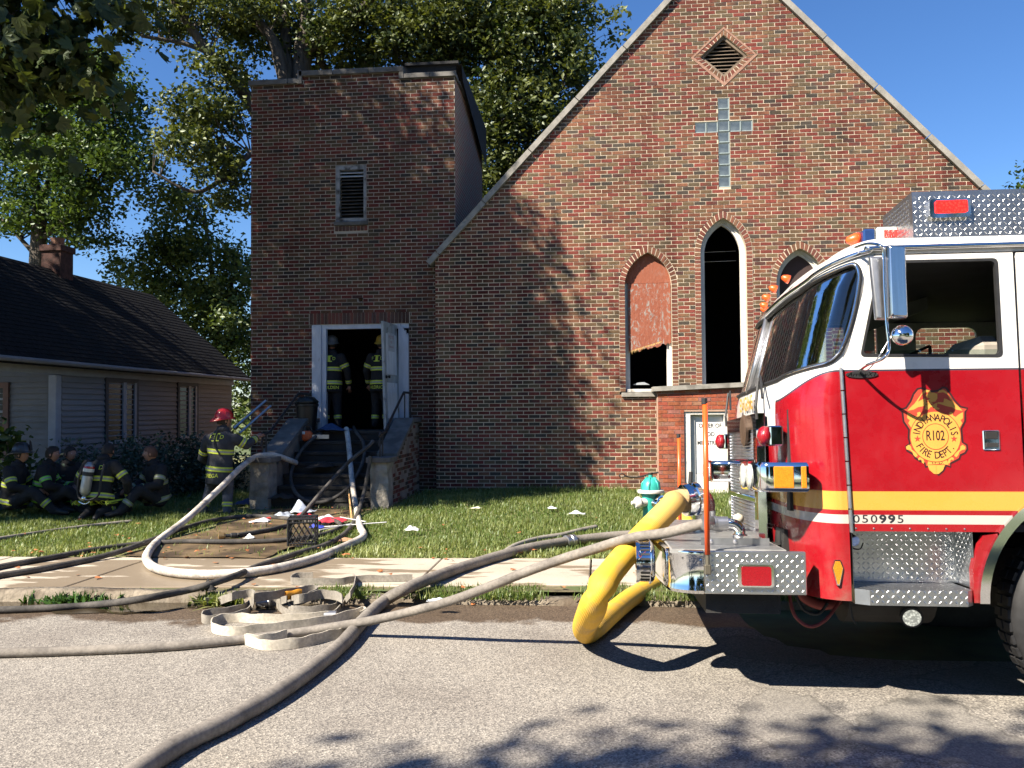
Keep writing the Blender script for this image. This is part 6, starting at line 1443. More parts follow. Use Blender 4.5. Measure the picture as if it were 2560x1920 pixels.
hose('black_line', 'black hose from the right step pier past the crate over the kerb into the gutter', [at(800, 985, Y=13.42), at(795, 1020, Y=13.40), at(785, 1070, Y=13.3), G(772, 1112, .03), G(756, 1140, .03), G(735, 1160, .03), G(700, 1178, .03), G(640, 1196, .03), G(560, 1222, .03), at(510, 1243, Y=7.75), at(450, 1263, Y=7.35), G(400, 1276, .03), G(300, 1295, .03), G(200, 1307, .03), G(100, 1314, .03), G(-100, 1320, .03)], .031, m_hdark)
hose('upper_line', 'upper of two black hoses crossing the sidewalk at far left to the crate', [G(-120, 1250, .03), G(0, 1224, .03), G(100, 1206, .03), G(200, 1188, .03), G(300, 1175, .03), G(400, 1170, .03), G(500, 1170, .03), G(600, 1168, .03), G(680, 1158, .03), G(722, 1146, .03), G(735, 1132, .03), G(715, 1122, .03)], .030, m_hdark)
hose('lower_line', 'lower black hose at far left that arches up over the lawn to the steps', [G(-120, 1262, .03), G(0, 1243, .03), G(100, 1227, .03), G(200, 1207, .03), G(275, 1186, .06), G(340, 1162, .05), G(400, 1140, .03), G(460, 1124, .03), G(540, 1115, .03), G(620, 1120, .03), G(690, 1130, .03)], .031, m_hdark)
hose('lawn_line', 'thin grey hose lying on the lawn before the resting crew', [G(-120, 1180, .02), G(0, 1163, .02), G(100, 1148, .02), G(200, 1135, .02), G(285, 1126, .02)], .024, m_hgrey)
hose('back_line', 'limp pale hose lying on the grass behind the thick grey one', [G(1075, 1205, .02), G(1110, 1180, .02), G(1160, 1164, .02), G(1215, 1155, .02), G(1250, 1146, .02), G(1288, 1138, .02)], .030, m_hflat)
# limp flat hose thrown down in bights, standing on edge
def ribbon(mb, P, h, th=.007, lean=.0):
    P = smooth_path(P, 5); n_ = len(P); rows = [[], [], [], []]
    for i, p in enumerate(P):
        t = (P[min(i+1, n_-1)]-P[max(i-1, 0)]); t.z = 0; t = t.normalized() if t.length > 1e-6 else Vector((1, 0, 0)); nn = Vector((-t.y, t.x, 0)); l_ = lean+.05*math.sin(i*.7); hh = h*(1+.05*math.sin(i*1.1))
        up = Vector((nn.x*l_, nn.y*l_, 1)).normalized()*hh
        rows[0].append(p+nn*th*.5); rows[1].append(p+nn*th*.62+up); rows[2].append(p-nn*th*.62+up); rows[3].append(p-nn*th*.5)
    mb.grid(list(map(list, zip(*rows))), close=True)
def Z(X, Y_): return G((500+X/4.424)*.8641, (1400+Y_/4.424)*.8641, .003)
for nm, lab, mat, path, hh in (
    ('flat_hose', 'limp grey hose trailing flat along the sidewalk edge then folded down over the kerb', m_hflat, [(2350, 232), (2000, 240), (1740, 245), (1560, 272), (1300, 276), (1030, 272), (1020, 240), (1060, 215), (1250, 205)], .062),
    ('flat_hose', 'limp grey hose bight closest to the gutter water at the left of the pile', m_hflat, [(60, 505), (200, 500), (330, 455), (440, 425), (580, 415), (600, 470), (540, 540), (420, 590), (200, 620), (60, 640), (20, 680), (80, 708), (300, 680), (480, 640), (560, 580), (600, 480)], .068),
    ('flat_hose', 'cream limp hose in long parallel folds at the front of the pile', m_hflatw, [(1430, 668), (1150, 690), (900, 700), (600, 700), (420, 690), (230, 705), (135, 745), (150, 810), (300, 842), (500, 838), (800, 800), (1100, 765), (1400, 720), (1650, 660), (1800, 615), (1830, 640), (1760, 672)], .075),
    ('flat_hose', 'cream fold of limp hose lying nearest the camera beside the crossing', m_hflatw, [(960, 880), (800, 920), (640, 940), (500, 930), (600, 975), (740, 1002), (1000, 985), (1200, 950), (1400, 895), (1560, 860), (1660, 800)], .075),
    ('flat_hose', 'dark grey limp hose twisted in the middle of the pile with an orange tag', m_hflat, [(600, 470), (850, 430), (1080, 395), (1270, 370), (1290, 400), (1180, 470), (1040, 520), (980, 570), (1040, 605), (1250, 608), (1450, 585), (1560, 545), (1570, 480), (1480, 440), (1330, 430), (1100, 480), (900, 510), (700, 520)], .075),
    ('flat_hose', 'grey limp hose dropping from the verge into the back of the pile', m_hflat, [(1690, 215), (1720, 260), (1700, 340), (1660, 420), (1600, 500), (1540, 590), (1420, 655), (1200, 660), (1000, 640), (900, 580), (850, 520), (960, 470)], .060)):
    mb = MB(); ribbon(mb, [Z(*q) for q in path], hh); t = thing(nm, lab, 'hose', Z(*path[0]), group='limp hose lengths piled at the gutter'); mb.build('jacket', mat, t, auto=50)
    if 'orange tag' in lab:
        mb = MB(); ribbon(mb, [Z(*q)+Vector((0, -.012, .004)) for q in ((950, 448), (1040, 428), (1130, 410))], .07, .012); mb.build('orange_tag', M('orange_tag', (.62, .27, .02), .6), t, smooth=True)
        c = Z(690, 520)+Vector((0, 0, .035)); MB().lathe([(.03, -.07), (.042, -.065), (.042, 0), (.036, .01), (.036, .05)], c, (-1, -.1, 0), 16).build('coupling', m_alc, t, auto=40)
    if 'long parallel' in lab: c = Z(1440, 665)+Vector((0, 0, .035)); MB().lathe([(.03, -.05), (.042, -.045), (.042, .05), (.034, .055)], c, (1, .1, 0), 16).build('coupling', m_alc, t, auto=40)

# ------------------------------------------------------------------ hydrant
hx, hy, hz = .635, 11.0, .16
hyd = thing('fire_hydrant', 'teal fire hydrant with white flange on the lawn behind the bumper', 'hydrant', (hx, hy, hz))
m_teal = M('teal_paint', (.035, .36, .30), .4, var=.15, scale=8, coat=.3); m_hw = M('hydrant_white', (.62, .62, .58), .5, var=.15, scale=12)
MB().lathe([(.15, 0), (.15, .03), (.105, .035), (.102, .30), (.112, .33), (.112, .43), (.12, .45), (.12, .47)], (hx, hy, hz), n=24).build('barrel', m_teal, hyd, auto=35)
MB().lathe([(.12, .47), (.165, .475), (.17, .49), (.165, .51), (.125, .515)], (hx, hy, hz), n=28).build('flange', m_hw, hyd, auto=50)
bn = MB().lathe([(.125, .515), (.122, .55), (.105, .60), (.075, .645), (.04, .665), (.028, .668), (.028, .70), (0, .702)], (hx, hy, hz), n=24).build('bonnet', m_teal, hyd, auto=50)
for k in range(6):
    a = k*PI/3+.3; MB().tube([(hx+.126*math.cos(a), hy+.126*math.sin(a), hz+.52), (hx+.112*math.cos(a), hy+.112*math.sin(a), hz+.60), (hx+.05*math.cos(a), hy+.05*math.sin(a), hz+.668)], .012, 6).build('rib', m_teal, bn, smooth=True)
MB().lathe([(.05, 0), (.055, .09), (.075, .095), (.075, .13), (.06, .15), (.03, .155), (.022, .20), (0, .20)], (hx-.06, hy-.06, hz+.36), (-.9, -.35, 0), 16).build('nozzle_cap', m_hw, hyd, auto=40)
MB().lathe([(.075, 0), (.085, .06), (.105, .065), (.105, .10), (.088, .105), (.088, .13)], (hx+.05, hy-.06, hz+.35), (.72, -.62, 0), 20).build('steamer_ring', m_chrome, hyd, auto=40)
wr_ = thing('hydrant_wrench', 'dark iron spanner resting on the hydrant operating nut', 'wrench', (hx, hy, hz+.70)); zt = hz+.715
MB().tube(smooth_path([(hx+.10, hy, zt+.015), (hx, hy, zt), (hx-.12, hy-.02, zt-.035), (hx-.25, hy-.05, zt-.04), (hx-.33, hy-.06, zt-.02)], 5), .011, 8).build('handle', m_iron, wr_, smooth=True)
MB().tube([(hx-.36+.035*math.cos(2*PI*k/14), hy-.065, zt-.018+.022*math.sin(2*PI*k/14)) for k in range(15)], .008, 6).build('hook', m_iron, wr_, smooth=True); MB().lathe([(.03, -.012), (.03, .014)], (hx, hy, zt), n=8).build('socket', m_iron, wr_)

# ------------------------------------------------------------------ crate and litter
c0 = G(616, 1181, .0); cr_ = thing('milk_crate', 'black lattice milk crate lying on its side at the edge of the walk', 'crate', (c0.x+.16, c0.y+.16, .11), rz=.25)
m_crate = M('crate_plastic', (.012, .012, .013), .4, var=.3); S = .325
def side(mb, O, U, V):
    O, U, V = Vector(O), Vector(U), Vector(V)
    def bar(a, b_, r=.006): mb.tube([O+U*a[0]+V*a[1], O+U*b_[0]+V*b_[1]], r, 4)
    for t in (0.02, .98): bar((t, 0), (t, 1), .010); bar((0, t), (1, t), .010)
    bar((0, .86), (1, .86), .008); bar((0, .12), (1, .12), .008)
    for k in range(1, 9): bar((k/9, 0), (k/9, .12)); bar((k/9, .86), (k/9, 1))
    for k in range(-3, 5):
        for s_ in (1, -1):
            a = (k*.2 if s_ > 0 else 1-k*.2, .12); b_ = (a[0]+s_*.74*.6, .86)
            lo, hi = 0, 1
            if (a[0] < 0 and b_[0] < 0) or (a[0] > 1 and b_[0] > 1): continue
            def cl(p, q):
                t = 0 if 0 <= p[0] <= 1 else ((0 if p[0] < 0 else 1)-p[0])/(q[0]-p[0]); return (p[0]+(q[0]-p[0])*t, p[1]+(q[1]-p[1])*t)
            bar(cl(a, b_), cl(b_, a), .005)
for nm, O, U, V in (('side_grid', (-S/2, -S/2, 0), (S, 0, 0), (0, 0, S)), ('side_grid', (-S/2, S/2, 0), (S, 0, 0), (0, 0, S)), ('side_grid', (-S/2, -S/2, 0), (0, S, 0), (0, 0, S)), ('side_grid', (-S/2, -S/2, S), (S, 0, 0), (0, S, 0)), ('side_grid', (-S/2, -S/2, 0), (S, 0, 0), (0, S, 0))):
    mb = MB(); side(mb, O, U, V); mb.build(nm, m_crate, cr_, inv=False)
def rag(name, label, cat, p, sx, sy, h, col, seed, rz=0.0, rough=.8, group=None):
    rnd = random.Random(seed); n_ = 10; H = [[rnd.uniform(0, 1) for _ in range(n_)] for _ in range(n_)]; rows = []
    for j in range(n_):
        r = []
        for i in range(n_):
            u, v = i/(n_-1)-.5, j/(n_-1)-.5; e = max(0, 1-(4*(u*u+v*v))); x = (u+.10*math.sin(7*v+seed))*sx; y = (v+.10*math.sin(6*u+seed))*sy
            r.append((x*math.cos(rz)-y*math.sin(rz), x*math.sin(rz)+y*math.cos(rz), h*(.22*H[j][i]+.9*e*(.5+.5*math.sin(5*u+3*v+seed)*math.cos(6*v-2*u+seed*2)))))
        rows.append(r)
    mb = MB().grid(rows)
    o = mb.build(name, M('rag_%s' % seed, col, rough, var=.12, scale=14), smooth=True); o.location = p; ss_ = o.modifiers.new('soft', 'SUBSURF'); ss_.levels = ss_.render_levels = 1; sm_ = o.modifiers.new('thick', 'SOLIDIFY'); sm_.thickness = .006
    return tag(o, label, cat, group)
gp = lambda px, py, o_=.01: G(px, py, o_)
rag('red_cloth', 'red cloth with white stripes crumpled behind the crate', 'cloth', gp(665, 1120), .42, .25, .12, (.50, .03, .04), 3)
rag('red_cloth', 'bright red cloth heap right of the crate beneath the white rods', 'cloth', gp(715, 1128), .40, .28, .14, (.42, .025, .045), 8, .4)
rag('blue_cloth', 'royal blue cloth scrap touching the crate', 'cloth', gp(685, 1140), .20, .14, .08, (.03, .05, .36), 5)
rag('white_cloth', 'white cloth scrap lying between the red and blue cloths', 'cloth', gp(700, 1122), .26, .16, .10, (.66, .64, .66), 6)
rag('plastic_bag', 'pale blue-white plastic bag bunched against the lowest step', 'bag', gp(652, 1108), .34, .26, .22, (.50, .56, .66), 11, rough=.3)
rag('plastic_bag', 'milky plastic bag flattened left of the hose bundle', 'bag', gp(610, 1116), .26, .18, .12, (.34, .38, .44), 12, rough=.3)
rag('paper_scrap', 'white paper scrap with purple print on the walk', 'paper', gp(562, 1127), .26, .16, .08, (.66, .62, .66), 13, .3)
rag('red_bottle', 'flattened red plastic wrapper beside the white paper scrap', 'wrapper', gp(590, 1120), .24, .06, .06, (.55, .03, .02), 14, .1)
rag('paper_cup', 'white cup fragment lying on the walk near the nozzle', 'cup', gp(540, 1163), .12, .10, .08, (.68, .68, .66), 15)
rag('paper_cup', 'round white lid on the lawn midway along the church wall', 'cup', gp(1193, 1098, .04), .13, .12, .05, (.62, .64, .64), 16)
rag('clear_wrapper', 'crumpled clear wrapper on the lawn left of the hydrant', 'wrapper', gp(1247, 1110, .04), .20, .10, .06, (.55, .58, .56), 17)
rag('paper_cup', 'white can with dark end lying in the grass', 'cup', gp(890, 1146, .05), .16, .09, .09, (.64, .64, .62), 18)
rag('paper_scrap', 'small cream wrapper in the grass close to the church wall', 'paper', gp(1028, 1098, .05), .13, .05, .04, (.60, .57, .45), 19)
rag('flat_bottle', 'crushed clear bottle on the damp gutter edge', 'bottle', gp(945, 1298, .01), .15, .07, .05, (.52, .56, .60), 20, rough=.2)
rag('cardboard_piece', 'torn tan cardboard in the grass near the loose hose end', 'cardboard', gp(752, 1168, .02), .26, .14, .05, (.36, .20, .11), 21)
rag('dark_lump', 'black charred lump lying at the curb beside the limp hose', 'debris', gp(452, 1276, .01), .12, .10, .14, (.012, .011, .010), 22)
rag('debris_heap', 'blue and dark clothing heaped on the door threshold', 'clothing', ST(718, 930, .02), .55, .3, .16, (.02, .05, .13), 23)
rag('debris_heap', 'dark rags piled behind the left pier', 'clothing', at(600, 1075, Y=14.2), .5, .4, .3, (.012, .012, .014), 24)
rag('debris_heap', 'black bags slumped on the top step left of the doorway', 'bags', ST(668, 915, .03), .45, .35, .42, (.010, .012, .016), 31)
rag('debris_heap', 'charred scraps lying in the middle of the steps', 'debris', ST(690, 1010, .0), .5, .3, .14, (.014, .012, .010), 32, .5)
rag('debris_heap', 'dark wet rubbish against the foot of the left pier', 'debris', ST(612, 1078, .0), .35, .3, .2, (.018, .015, .012), 33)
rag('blue_bag', 'small blue bag in the shade between fireman and pier', 'bag', G(525, 1090, .0), .30, .2, .14, (.05, .08, .2), 25)
for k, (a, b_, lb) in enumerate((((735, 1117), (790, 1127), 'white plastic rod lying furthest from the crate'), ((700, 1138), (835, 1128), 'long white plastic rod crossing the red cloth'), ((690, 1145), (760, 1131), 'short grey rod lying nearest the crate'))):
    tag(MB().tube([G(*a, .05), G(*b_, .06)], .008, 6).build('plastic_rod', M('white_rod', (.62, .62, .62), .4)), lb, 'rod')
tag(MB().tube([at(753, 1058, Y=13.4), G(760, 1122, .0)], [.010, .016], 6).build('wooden_stake', M('raw_wood', (.52, .30, .12), .8, var=.3, scale=20)), 'light wooden stake leaning on the bottom step', 'stake')
# things on the landing left of the doorway
gc = at(655, 918, Y=15.3); gz_ = FZ
can = thing('rubbish_can', 'black rubbish can with dark bags at the left of the doorway', 'can', (gc.x, 15.5, FZ)); MB().lathe([(.16, 0), (.20, .45), (.215, .46), (.215, .49)], (gc.x, 15.5, FZ), n=20).build('bin', m_crate, can, auto=40); MB().lathe([(.2, .49), (.22, .54), (.14, .62), (0, .64)], (gc.x, 15.5, FZ), n=14).build('bag_top', M('black_bag', (.012, .016, .016), .35, var=.4, bump=.8, bscale=14, bdist=.04), can, smooth=True)
sc_ = at(664, 938, Y=14.95); saw = thing('chainsaw', 'small orange power saw standing on a step left of the doorway', 'saw', (sc_.x, 14.95, sc_.z-.12))
MB().box(sc_.x-.09, sc_.x+.09, 14.88, 15.0, sc_.z-.12, sc_.z+.06, ch=.03).build('motor', M('saw_orange', (.50, .09, .02), .45), saw); MB().box(sc_.x-.07, sc_.x-.02, 14.87, 14.884, sc_.z+.0, sc_.z+.05, ch=.004).build('cover_plate', m_hw, saw); MB().tube(smooth_path([(sc_.x-.08, 14.94, sc_.z+.05), (sc_.x-.05, 14.94, sc_.z+.15), (sc_.x+.06, 14.94, sc_.z+.14), (sc_.x+.09, 14.94, sc_.z+.03)], 4), .012, 8).build('handle', m_rubber, saw); MB().box(sc_.x+.08, sc_.x+.40, 14.93, 14.94, sc_.z-.08, sc_.z-.01).build('guide_bar', m_steel, saw)
# ladder glimpsed behind the standing fireman
la, lb_ = at(540, 895, Y=15.2), at(505, 925, Y=14.6); ld = thing('ladder', 'aluminium ladder leaning into the gap beside the tower', 'ladder', (lb_.x, 14.6, 0))
for off in (0, .12): MB().tube([Vector(lb_)+Vector((0, off*2, -off*.8)), Vector(la)+Vector((.3, off*2, .25-off*.8))], .022, 6).build('rail', m_steel, ld)
for t in (.2, .5, .8): p = Vector(lb_).lerp(Vector(la), t); MB().tube([p, p+Vector((0, .24, -.1))], .012, 6).build('rung', m_steel, ld)

# ------------------------------------------------------------------ people
m_coat = M('turnout_coat', (.011, .011, .013), .85, var=.35, scale=9, bump=.5, bscale=16, bdist=.02)
m_coat2 = M('turnout_coat_grey', (.036, .039, .047), .85, var=.35, scale=9, bump=.5, bscale=16, bdist=.02)
m_pants = M('turnout_trousers', (.014, .015, .018), .85, var=.4, scale=10, bump=.8, bscale=14, bdist=.03)
m_jean = M('worn_trousers', (.085, .092, .115), .85, var=.4, scale=10, bump=.8, bscale=14, bdist=.03)
m_skin = M('skin', (.34, .18, .125), .55, var=.12, scale=12)
m_boot = M('boot_rubber', (.014, .013, .012), .5, var=.3)
m_lime = None
m_limey = M('lime_reflective', (.56, .66, .05), .5, var=.12, scale=20); m_green = M('green_reflective', (.22, .66, .05), .5, var=.12, scale=20); m_silver = M('silver_reflective', (.30, .31, .29), .4, var=.2, scale=20); m_lett = M('lime_lettering', (.60, .68, .06), .55)
m_hair = M('brown_hair', (.012, .008, .006), .7, var=.4, scale=40, stretch=(1, 1, .3)); m_lens = M('eye_white', (.5, .48, .45), .3); m_lip = M('lip', (.30, .13, .10), .5)
def remesh(mb, vox=.017, it=4):
    o = mb.build('tmp', m_coat); md = o.modifiers.new('r', 'REMESH'); md.mode = 'VOXEL'; md.voxel_size = vox; sm = o.modifiers.new('s', 'SMOOTH'); sm.iterations = it; sm.factor = .5
    dg = bpy.context.evaluated_depsgraph_get(); dg.update(); ev = o.evaluated_get(dg); me = ev.to_mesh()
    V = [v.co.copy() for v in me.vertices]; F = [tuple(p.vertices) for p in me.polygons]; ev.to_mesh_clear(); mm = o.data; bpy.data.objects.remove(o); bpy.data.meshes.remove(mm)
    return V, F
def capsule(mb, a, b_, ra, rb):
    a, b_ = Vector(a), Vector(b_); d = (b_-a).normalized(); P, R = [], []
    for k in range(5): t = PI/2*(1-k/4); P.append(a-d*ra*math.sin(t)); R.append(max(.002, ra*math.cos(t)))
    for k in range(5): t = PI/2*k/4; P.append(b_+d*rb*math.sin(t)); R.append(max(.002, rb*math.cos(t)))
    mb.tube(P, R, 14)
def head_geo(c, f, u):
    """head with brow, nose, mouth, chin and ears; c centre, f facing, u up"""
    f = Vector(f).normalized(); u = (Vector(u)-f*Vector(u).dot(f)).normalized(); s_ = f.cross(u); c = Vector(c); mb = MB(); rows = []
    NL, NM = 18, 24
    for i in range(NL+1):
        th = PI*i/NL; z = math.cos(th); r = []
        for k in range(NM):
            a = 2*PI*k/NM; x = math.sin(th)*math.cos(a); y = math.sin(th)*math.sin(a)
            fx = x*.098; sy = y*.076; uz = z*.118
            if z < 0: fx *= 1+.12*z if x > 0 else 1+.35*z*-z*0; sy *= 1+.30*z
            if x > .5:
                fr_ = abs(y)
                if fr_ < .28 and -.32 < z < .18: fx += .026*(1-fr_/.28)*max(0, 1-abs(z+.16)/.26)          # nose
                if .18 < z < .38: fx += .006                                                               # brow
                if .02 < z < .20 and .22 < fr_ < .62: fx -= .008                                            # eye sockets
                if -.66 < z < -.46 and fr_ < .4: fx += .006                                                 # lips, chin
            r.append(c+f*fx+s_*sy+u*uz)
        rows.append(r)
    mb.grid(rows, close=True)
    for sg_ in (1, -1): mb.lathe([(.012, -.006), (.030, .0), (.026, .010), (.008, .014)], c+s_*sg_*.074-f*.008-u*.005, s_*sg_-f*.3, 10)
    return mb, f, s_, u
def hand_geo(mb, w_, d, up):
    """palm and five bent fingers; w_ wrist, d pointing, up back of the hand"""
    w_, d = Vector(w_), Vector(d).normalized(); up = (Vector(up)-d*Vector(up).dot(d)).normalized(); s_ = d.cross(up)
    mb.tube([w_-d*.02, w_+d*.03, w_+d*.085], [.026, .036, .034], 10)
    for k, L in enumerate((.068, .078, .072, .056)):
        b_ = w_+d*.082+s_*(.027-.018*k); mb.tube([b_, b_+d*L*.5-up*.012, b_+d*L*.8-up*.035, b_+d*L*.75-up*.055], [.0095, .009, .008, .006], 7)
    b_ = w_+d*.03+s_*.034; mb.tube([b_, b_+s_*.025+d*.03-up*.01, b_+s_*.028+d*.06-up*.025], [.011, .010, .007], 7)
def person(label, J, front, coat=m_coat, pants=m_pants, look=None, hair=m_hair, bands=m_limey, helmet=None, group='firefighters at the fire scene', texts=(), tilt=Vector((0, 0, 1)), hem=.30, cap_off=False, extra=None):
    t = thing('person', label, 'person', (J['pelvis'][0], J['pelvis'][1], min(J['aL'][2], J['aR'][2], J['pelvis'][2])-.06), group=group)
    J = {k: Vector(v) for k, v in J.items()}; F = Vector(front).normalized()
    mb = MB(); sx = (J['sR']-J['sL']); sx = sx.normalized()
    pel, che, nec = J['pelvis'], J['chest'], J['neck']
    # coat: lofted ellipses from hem to collar
    ax = (che-pel).normalized(); rows = []
    def ell(c, rx, ry, up):
        s_ = (sx-up*sx.dot(up)).normalized(); d = up.cross(s_); return [c+s_*rx*math.cos(2*PI*k/20)+d*ry*math.sin(2*PI*k/20) for k in range(20)]
    hemc = J.get('hem', pel-ax*hem*.6)
    rows = [[hemc+(che-pel)*.02]*20]
    rows += [ell(hemc, .215, .165, ax), ell(pel, .205, .165, ax), ell(pel.lerp(che, .45), .19, .145, ax), ell(che, .215, .15, ax), ell(che.lerp(nec, .55), .20, .125, ax), ell(che.lerp(nec, .85), .12, .09, ax), ell(nec+(nec-che).normalized()*.03, .075, .075, (nec-che).normalized())]
    rows.append([nec+(nec-che).normalized()*.05]*20); mb.grid(rows, close=True)
    capsule(mb, nec-(nec-che)*.1, J['head']-(J['head']-nec)*.45, .062, .056)
    for s_ in 'LR':
        capsule(mb, J['s'+s_], J['e'+s_], .088, .072); capsule(mb, J['e'+s_], J['w'+s_], .072, .052)
        capsule(mb, J['h'+s_], J['k'+s_], .108, .085); capsule(mb, J['k'+s_], J['a'+s_], .085, .066)
        fd = J.get('t'+s_); fd = fd if fd is not None else J['a'+s_]+F*.20+Vector((0, 0, -.05))
        capsule(mb, J['a'+s_]+Vector((0, 0, -.01)), fd, .062, .045)
    V, Fc = remesh(mb)
    bones = [('coat', pel, nec, .16), ('coat', hemc, pel, .18), ('skin', nec.lerp(J['head'], .35), J['head'], .06)]
    for s_ in 'LR':
        fd = J.get('t'+s_); fd = fd if fd is not None else J['a'+s_]+F*.20+Vector((0, 0, -.05))
        bones += [('coat', J['s'+s_], J['e'+s_], .08), ('coat', J['e'+s_], J['w'+s_], .06), ('pants', J['h'+s_].lerp(J['k'+s_], .35), J['k'+s_], .1), ('pants', J['k'+s_], J['a'+s_], .075), ('boot', J['a'+s_].lerp(J['k'+s_], .25 if True else 0), J['a'+s_], .06), ('boot', J['a'+s_], fd, .05)]
    def near(p):
        best = (9, 0)
        for i, (nm, a, b_, r) in enumerate(bones):
            d = b_-a; tt = max(0, min(1, (p-a).dot(d)/max(1e-9, d.dot(d)))); e = (p-a-d*tt).length-r
            if e < best[0]: best = (e, i)
        return best[1]
    vb = [near(v) for v in V]; slot = {'coat': 0, 'pants': 2, 'skin': 1, 'boot': 3}
    body = MB(); body.v = [tuple(v) for v in V]; body.f = list(Fc); body.m = [slot[bones[vb[f[0]]][0]] for f in Fc]
    hm, hf, hs_, hu = head_geo(J['head'], look or F, tilt); body.add(hm.v, hm.f, 1)
    hd = MB()
    for s_ in 'LR': hand_geo(hd, J['w'+s_]+(J['w'+s_]-J['e'+s_]).normalized()*.045, J['w'+s_]-J['e'+s_], Vector((0, 0, 1)) if abs((J['w'+s_]-J['e'+s_]).normalized().z) < .8 else -F)
    body.add(hd.v, hd.f, 1)
    o = body.build('body', [coat, m_skin, pants, m_boot], t, smooth=True)
    # eyes and mouth
    ey = MB()
    for sg_ in (1, -1): ey.lathe([(0, -.004), (.008, 0), (0, .005)], J['head']+hf*.082+hs_*sg_*.032+hu*.012, hf, 8)
    ey.build('eyes', m_lens, o); MB().tube([J['head']+hf*.084+hs_*x-hu*(.062-abs(x)*.15) for x in (-.024, 0, .024)], .005, 6).build('mouth', m_lip, o)
    # hair cap
    if not cap_off and hair is not None:
        rows = []
        for i in range(9):
            th = PI*.62*i/8; r = []
            for k in range(18):
                a = 2*PI*k/18; x = math.sin(th)*math.cos(a); y = math.sin(th)*math.sin(a); z = math.cos(th); lim = 1.0
                if x > .35 and z < .45: x *= .82
                r.append(J['head']+hf*x*.112+hs_*y*.090+hu*(z*.132 if not (x > .3 and z < .3) else .04))
            rows.append(r)
        MB().grid(rows, close=True).build('hair', hair, t, smooth=True)
    bv = BVHTree.FromPolygons([tuple(v) for v in V], Fc)
    def band(i, f_, w_, mat, lift=.007, name='reflective_band'):
        nm, a, b_, r = bones[i]; d = (b_-a).normalized(); c = a.lerp(b_, f_)
        keep = [f for f in Fc if any(vb[q] == i or (i < 2 and vb[q] < 2) for q in f)]
        used = sorted(set(q for f in keep for q in f)); mp = {q: k for k, q in enumerate(used)}
        bm = bmesh.new(); vs = [bm.verts.new(V[q]) for q in used]
        for f in keep:
            try: bm.faces.new([vs[mp[q]] for q in f])
            except ValueError: pass
        for sg_ in (1, -1):
            bmesh.ops.bisect_plane(bm, geom=bm.verts[:]+bm.edges[:]+bm.faces[:], plane_co=c+d*sg_*w_/2, plane_no=d*sg_, clear_outer=True)
        bm.normal_update()
        me = bpy.data.meshes.new(name)
        for v in bm.verts: v.co += v.normal*lift
        bm.to_mesh(me); bm.free()
        if len(me.polygons) == 0: return None
        me.materials.append(mat); me.polygons.foreach_set('use_smooth', [True]*len(me.polygons)); q = bpy.data.objects.new(name, me); COL.objects.link(q); adopt(q, t); return q
    def band3(i, f_, w_=.075):
        q = band(i, f_, w_, bands, .006); band(i, f_, w_*.36, m_silver, .009, 'silver_stripe')
    if bands is not None:
        band3(0, .44); band3(0, .0); nb = 3
        for s_ in 'LR':
            band3(nb, .62, .07); band3(nb+1, .80, .065); band3(nb+3, .62, .07); nb += 6
    for (txt, size, off_up, off_s, sqz) in texts:
        Vt, Ft = text_geo(txt, size, .0008)
        if txt == 'I':
            h_ = size*.36; xs_ = [-.36, -.14, .14, .36]; Vt = []; Ft = []
            for (a0, a1, b0, b1) in ((-.36, .36, .72, 1), (-.36, .36, -1, -.72), (-.15, .15, -.72, .72)):
                for i_ in range(4):
                    for j_ in range(4):
                        n0 = len(Vt); Vt += [(lerp(a0, a1, (i_+u)/4)*size, lerp(b0, b1, (j_+v)/4)*h_, 0) for u, v in ((0, 0), (1, 0), (1, 1), (0, 1))]; Ft.append((n0, n0+1, n0+2, n0+3))
        back = -F; c = pel.lerp(nec, off_up)+sx*off_s; up = ax; rt = (sx if sx.cross(up).dot(back) > 0 else -sx)
        vv = []
        for x, y, _ in Vt:
            p = c+rt*x*sqz+up*y+back*.6; hit = bv.ray_cast(p, -back, 1.2); vv.append((hit[0]+back*.010) if hit[0] is not None else c+rt*x*sqz+up*y+back*.17)
        MB().add(vv, Ft).build('coat_lettering', m_lett, t)
    # collar
    cu = nec-(nec-che).normalized()*.02; MB().lathe([(.095, -.02), (.098, .05), (.088, .055), (.085, -.02)], cu, nec-che, 16).build('collar', coat, t, smooth=True)
    if helmet:
        hcol, band_c, tail = helmet; hc = J['head']+hu*.05; prof = [(.155, -.01), (.150, .0), (.128, .008), (.122, .05), (.105, .10), (.07, .135), (.03, .15), (0, .152)]
        hb = MB(); rows = []
        for r, h in prof:
            row = []
            for k in range(28):
                a = 2*PI*k/28; x, y = math.cos(a), math.sin(a); ext = 1.12+(.28*max(0, -x)**2 if r > .14 else 0); row.append(hc+hf*(r*x*ext)+hs_*(r*y*.92)+hu*(h-(.035*max(0, -x)**2 if r > .14 else 0)))
            rows.append(row)
        hb.grid(rows, close=True); rows2 = [rows[0], [p-hu*.008 for p in rows[0]]]; hb.grid(rows2, close=True); hb.add([hc-hu*.01], [])
        ho = hb.build('helmet', M('helmet_'+hcol[0], hcol[1], .35, var=.15, scale=10, coat=.3), t, auto=60)
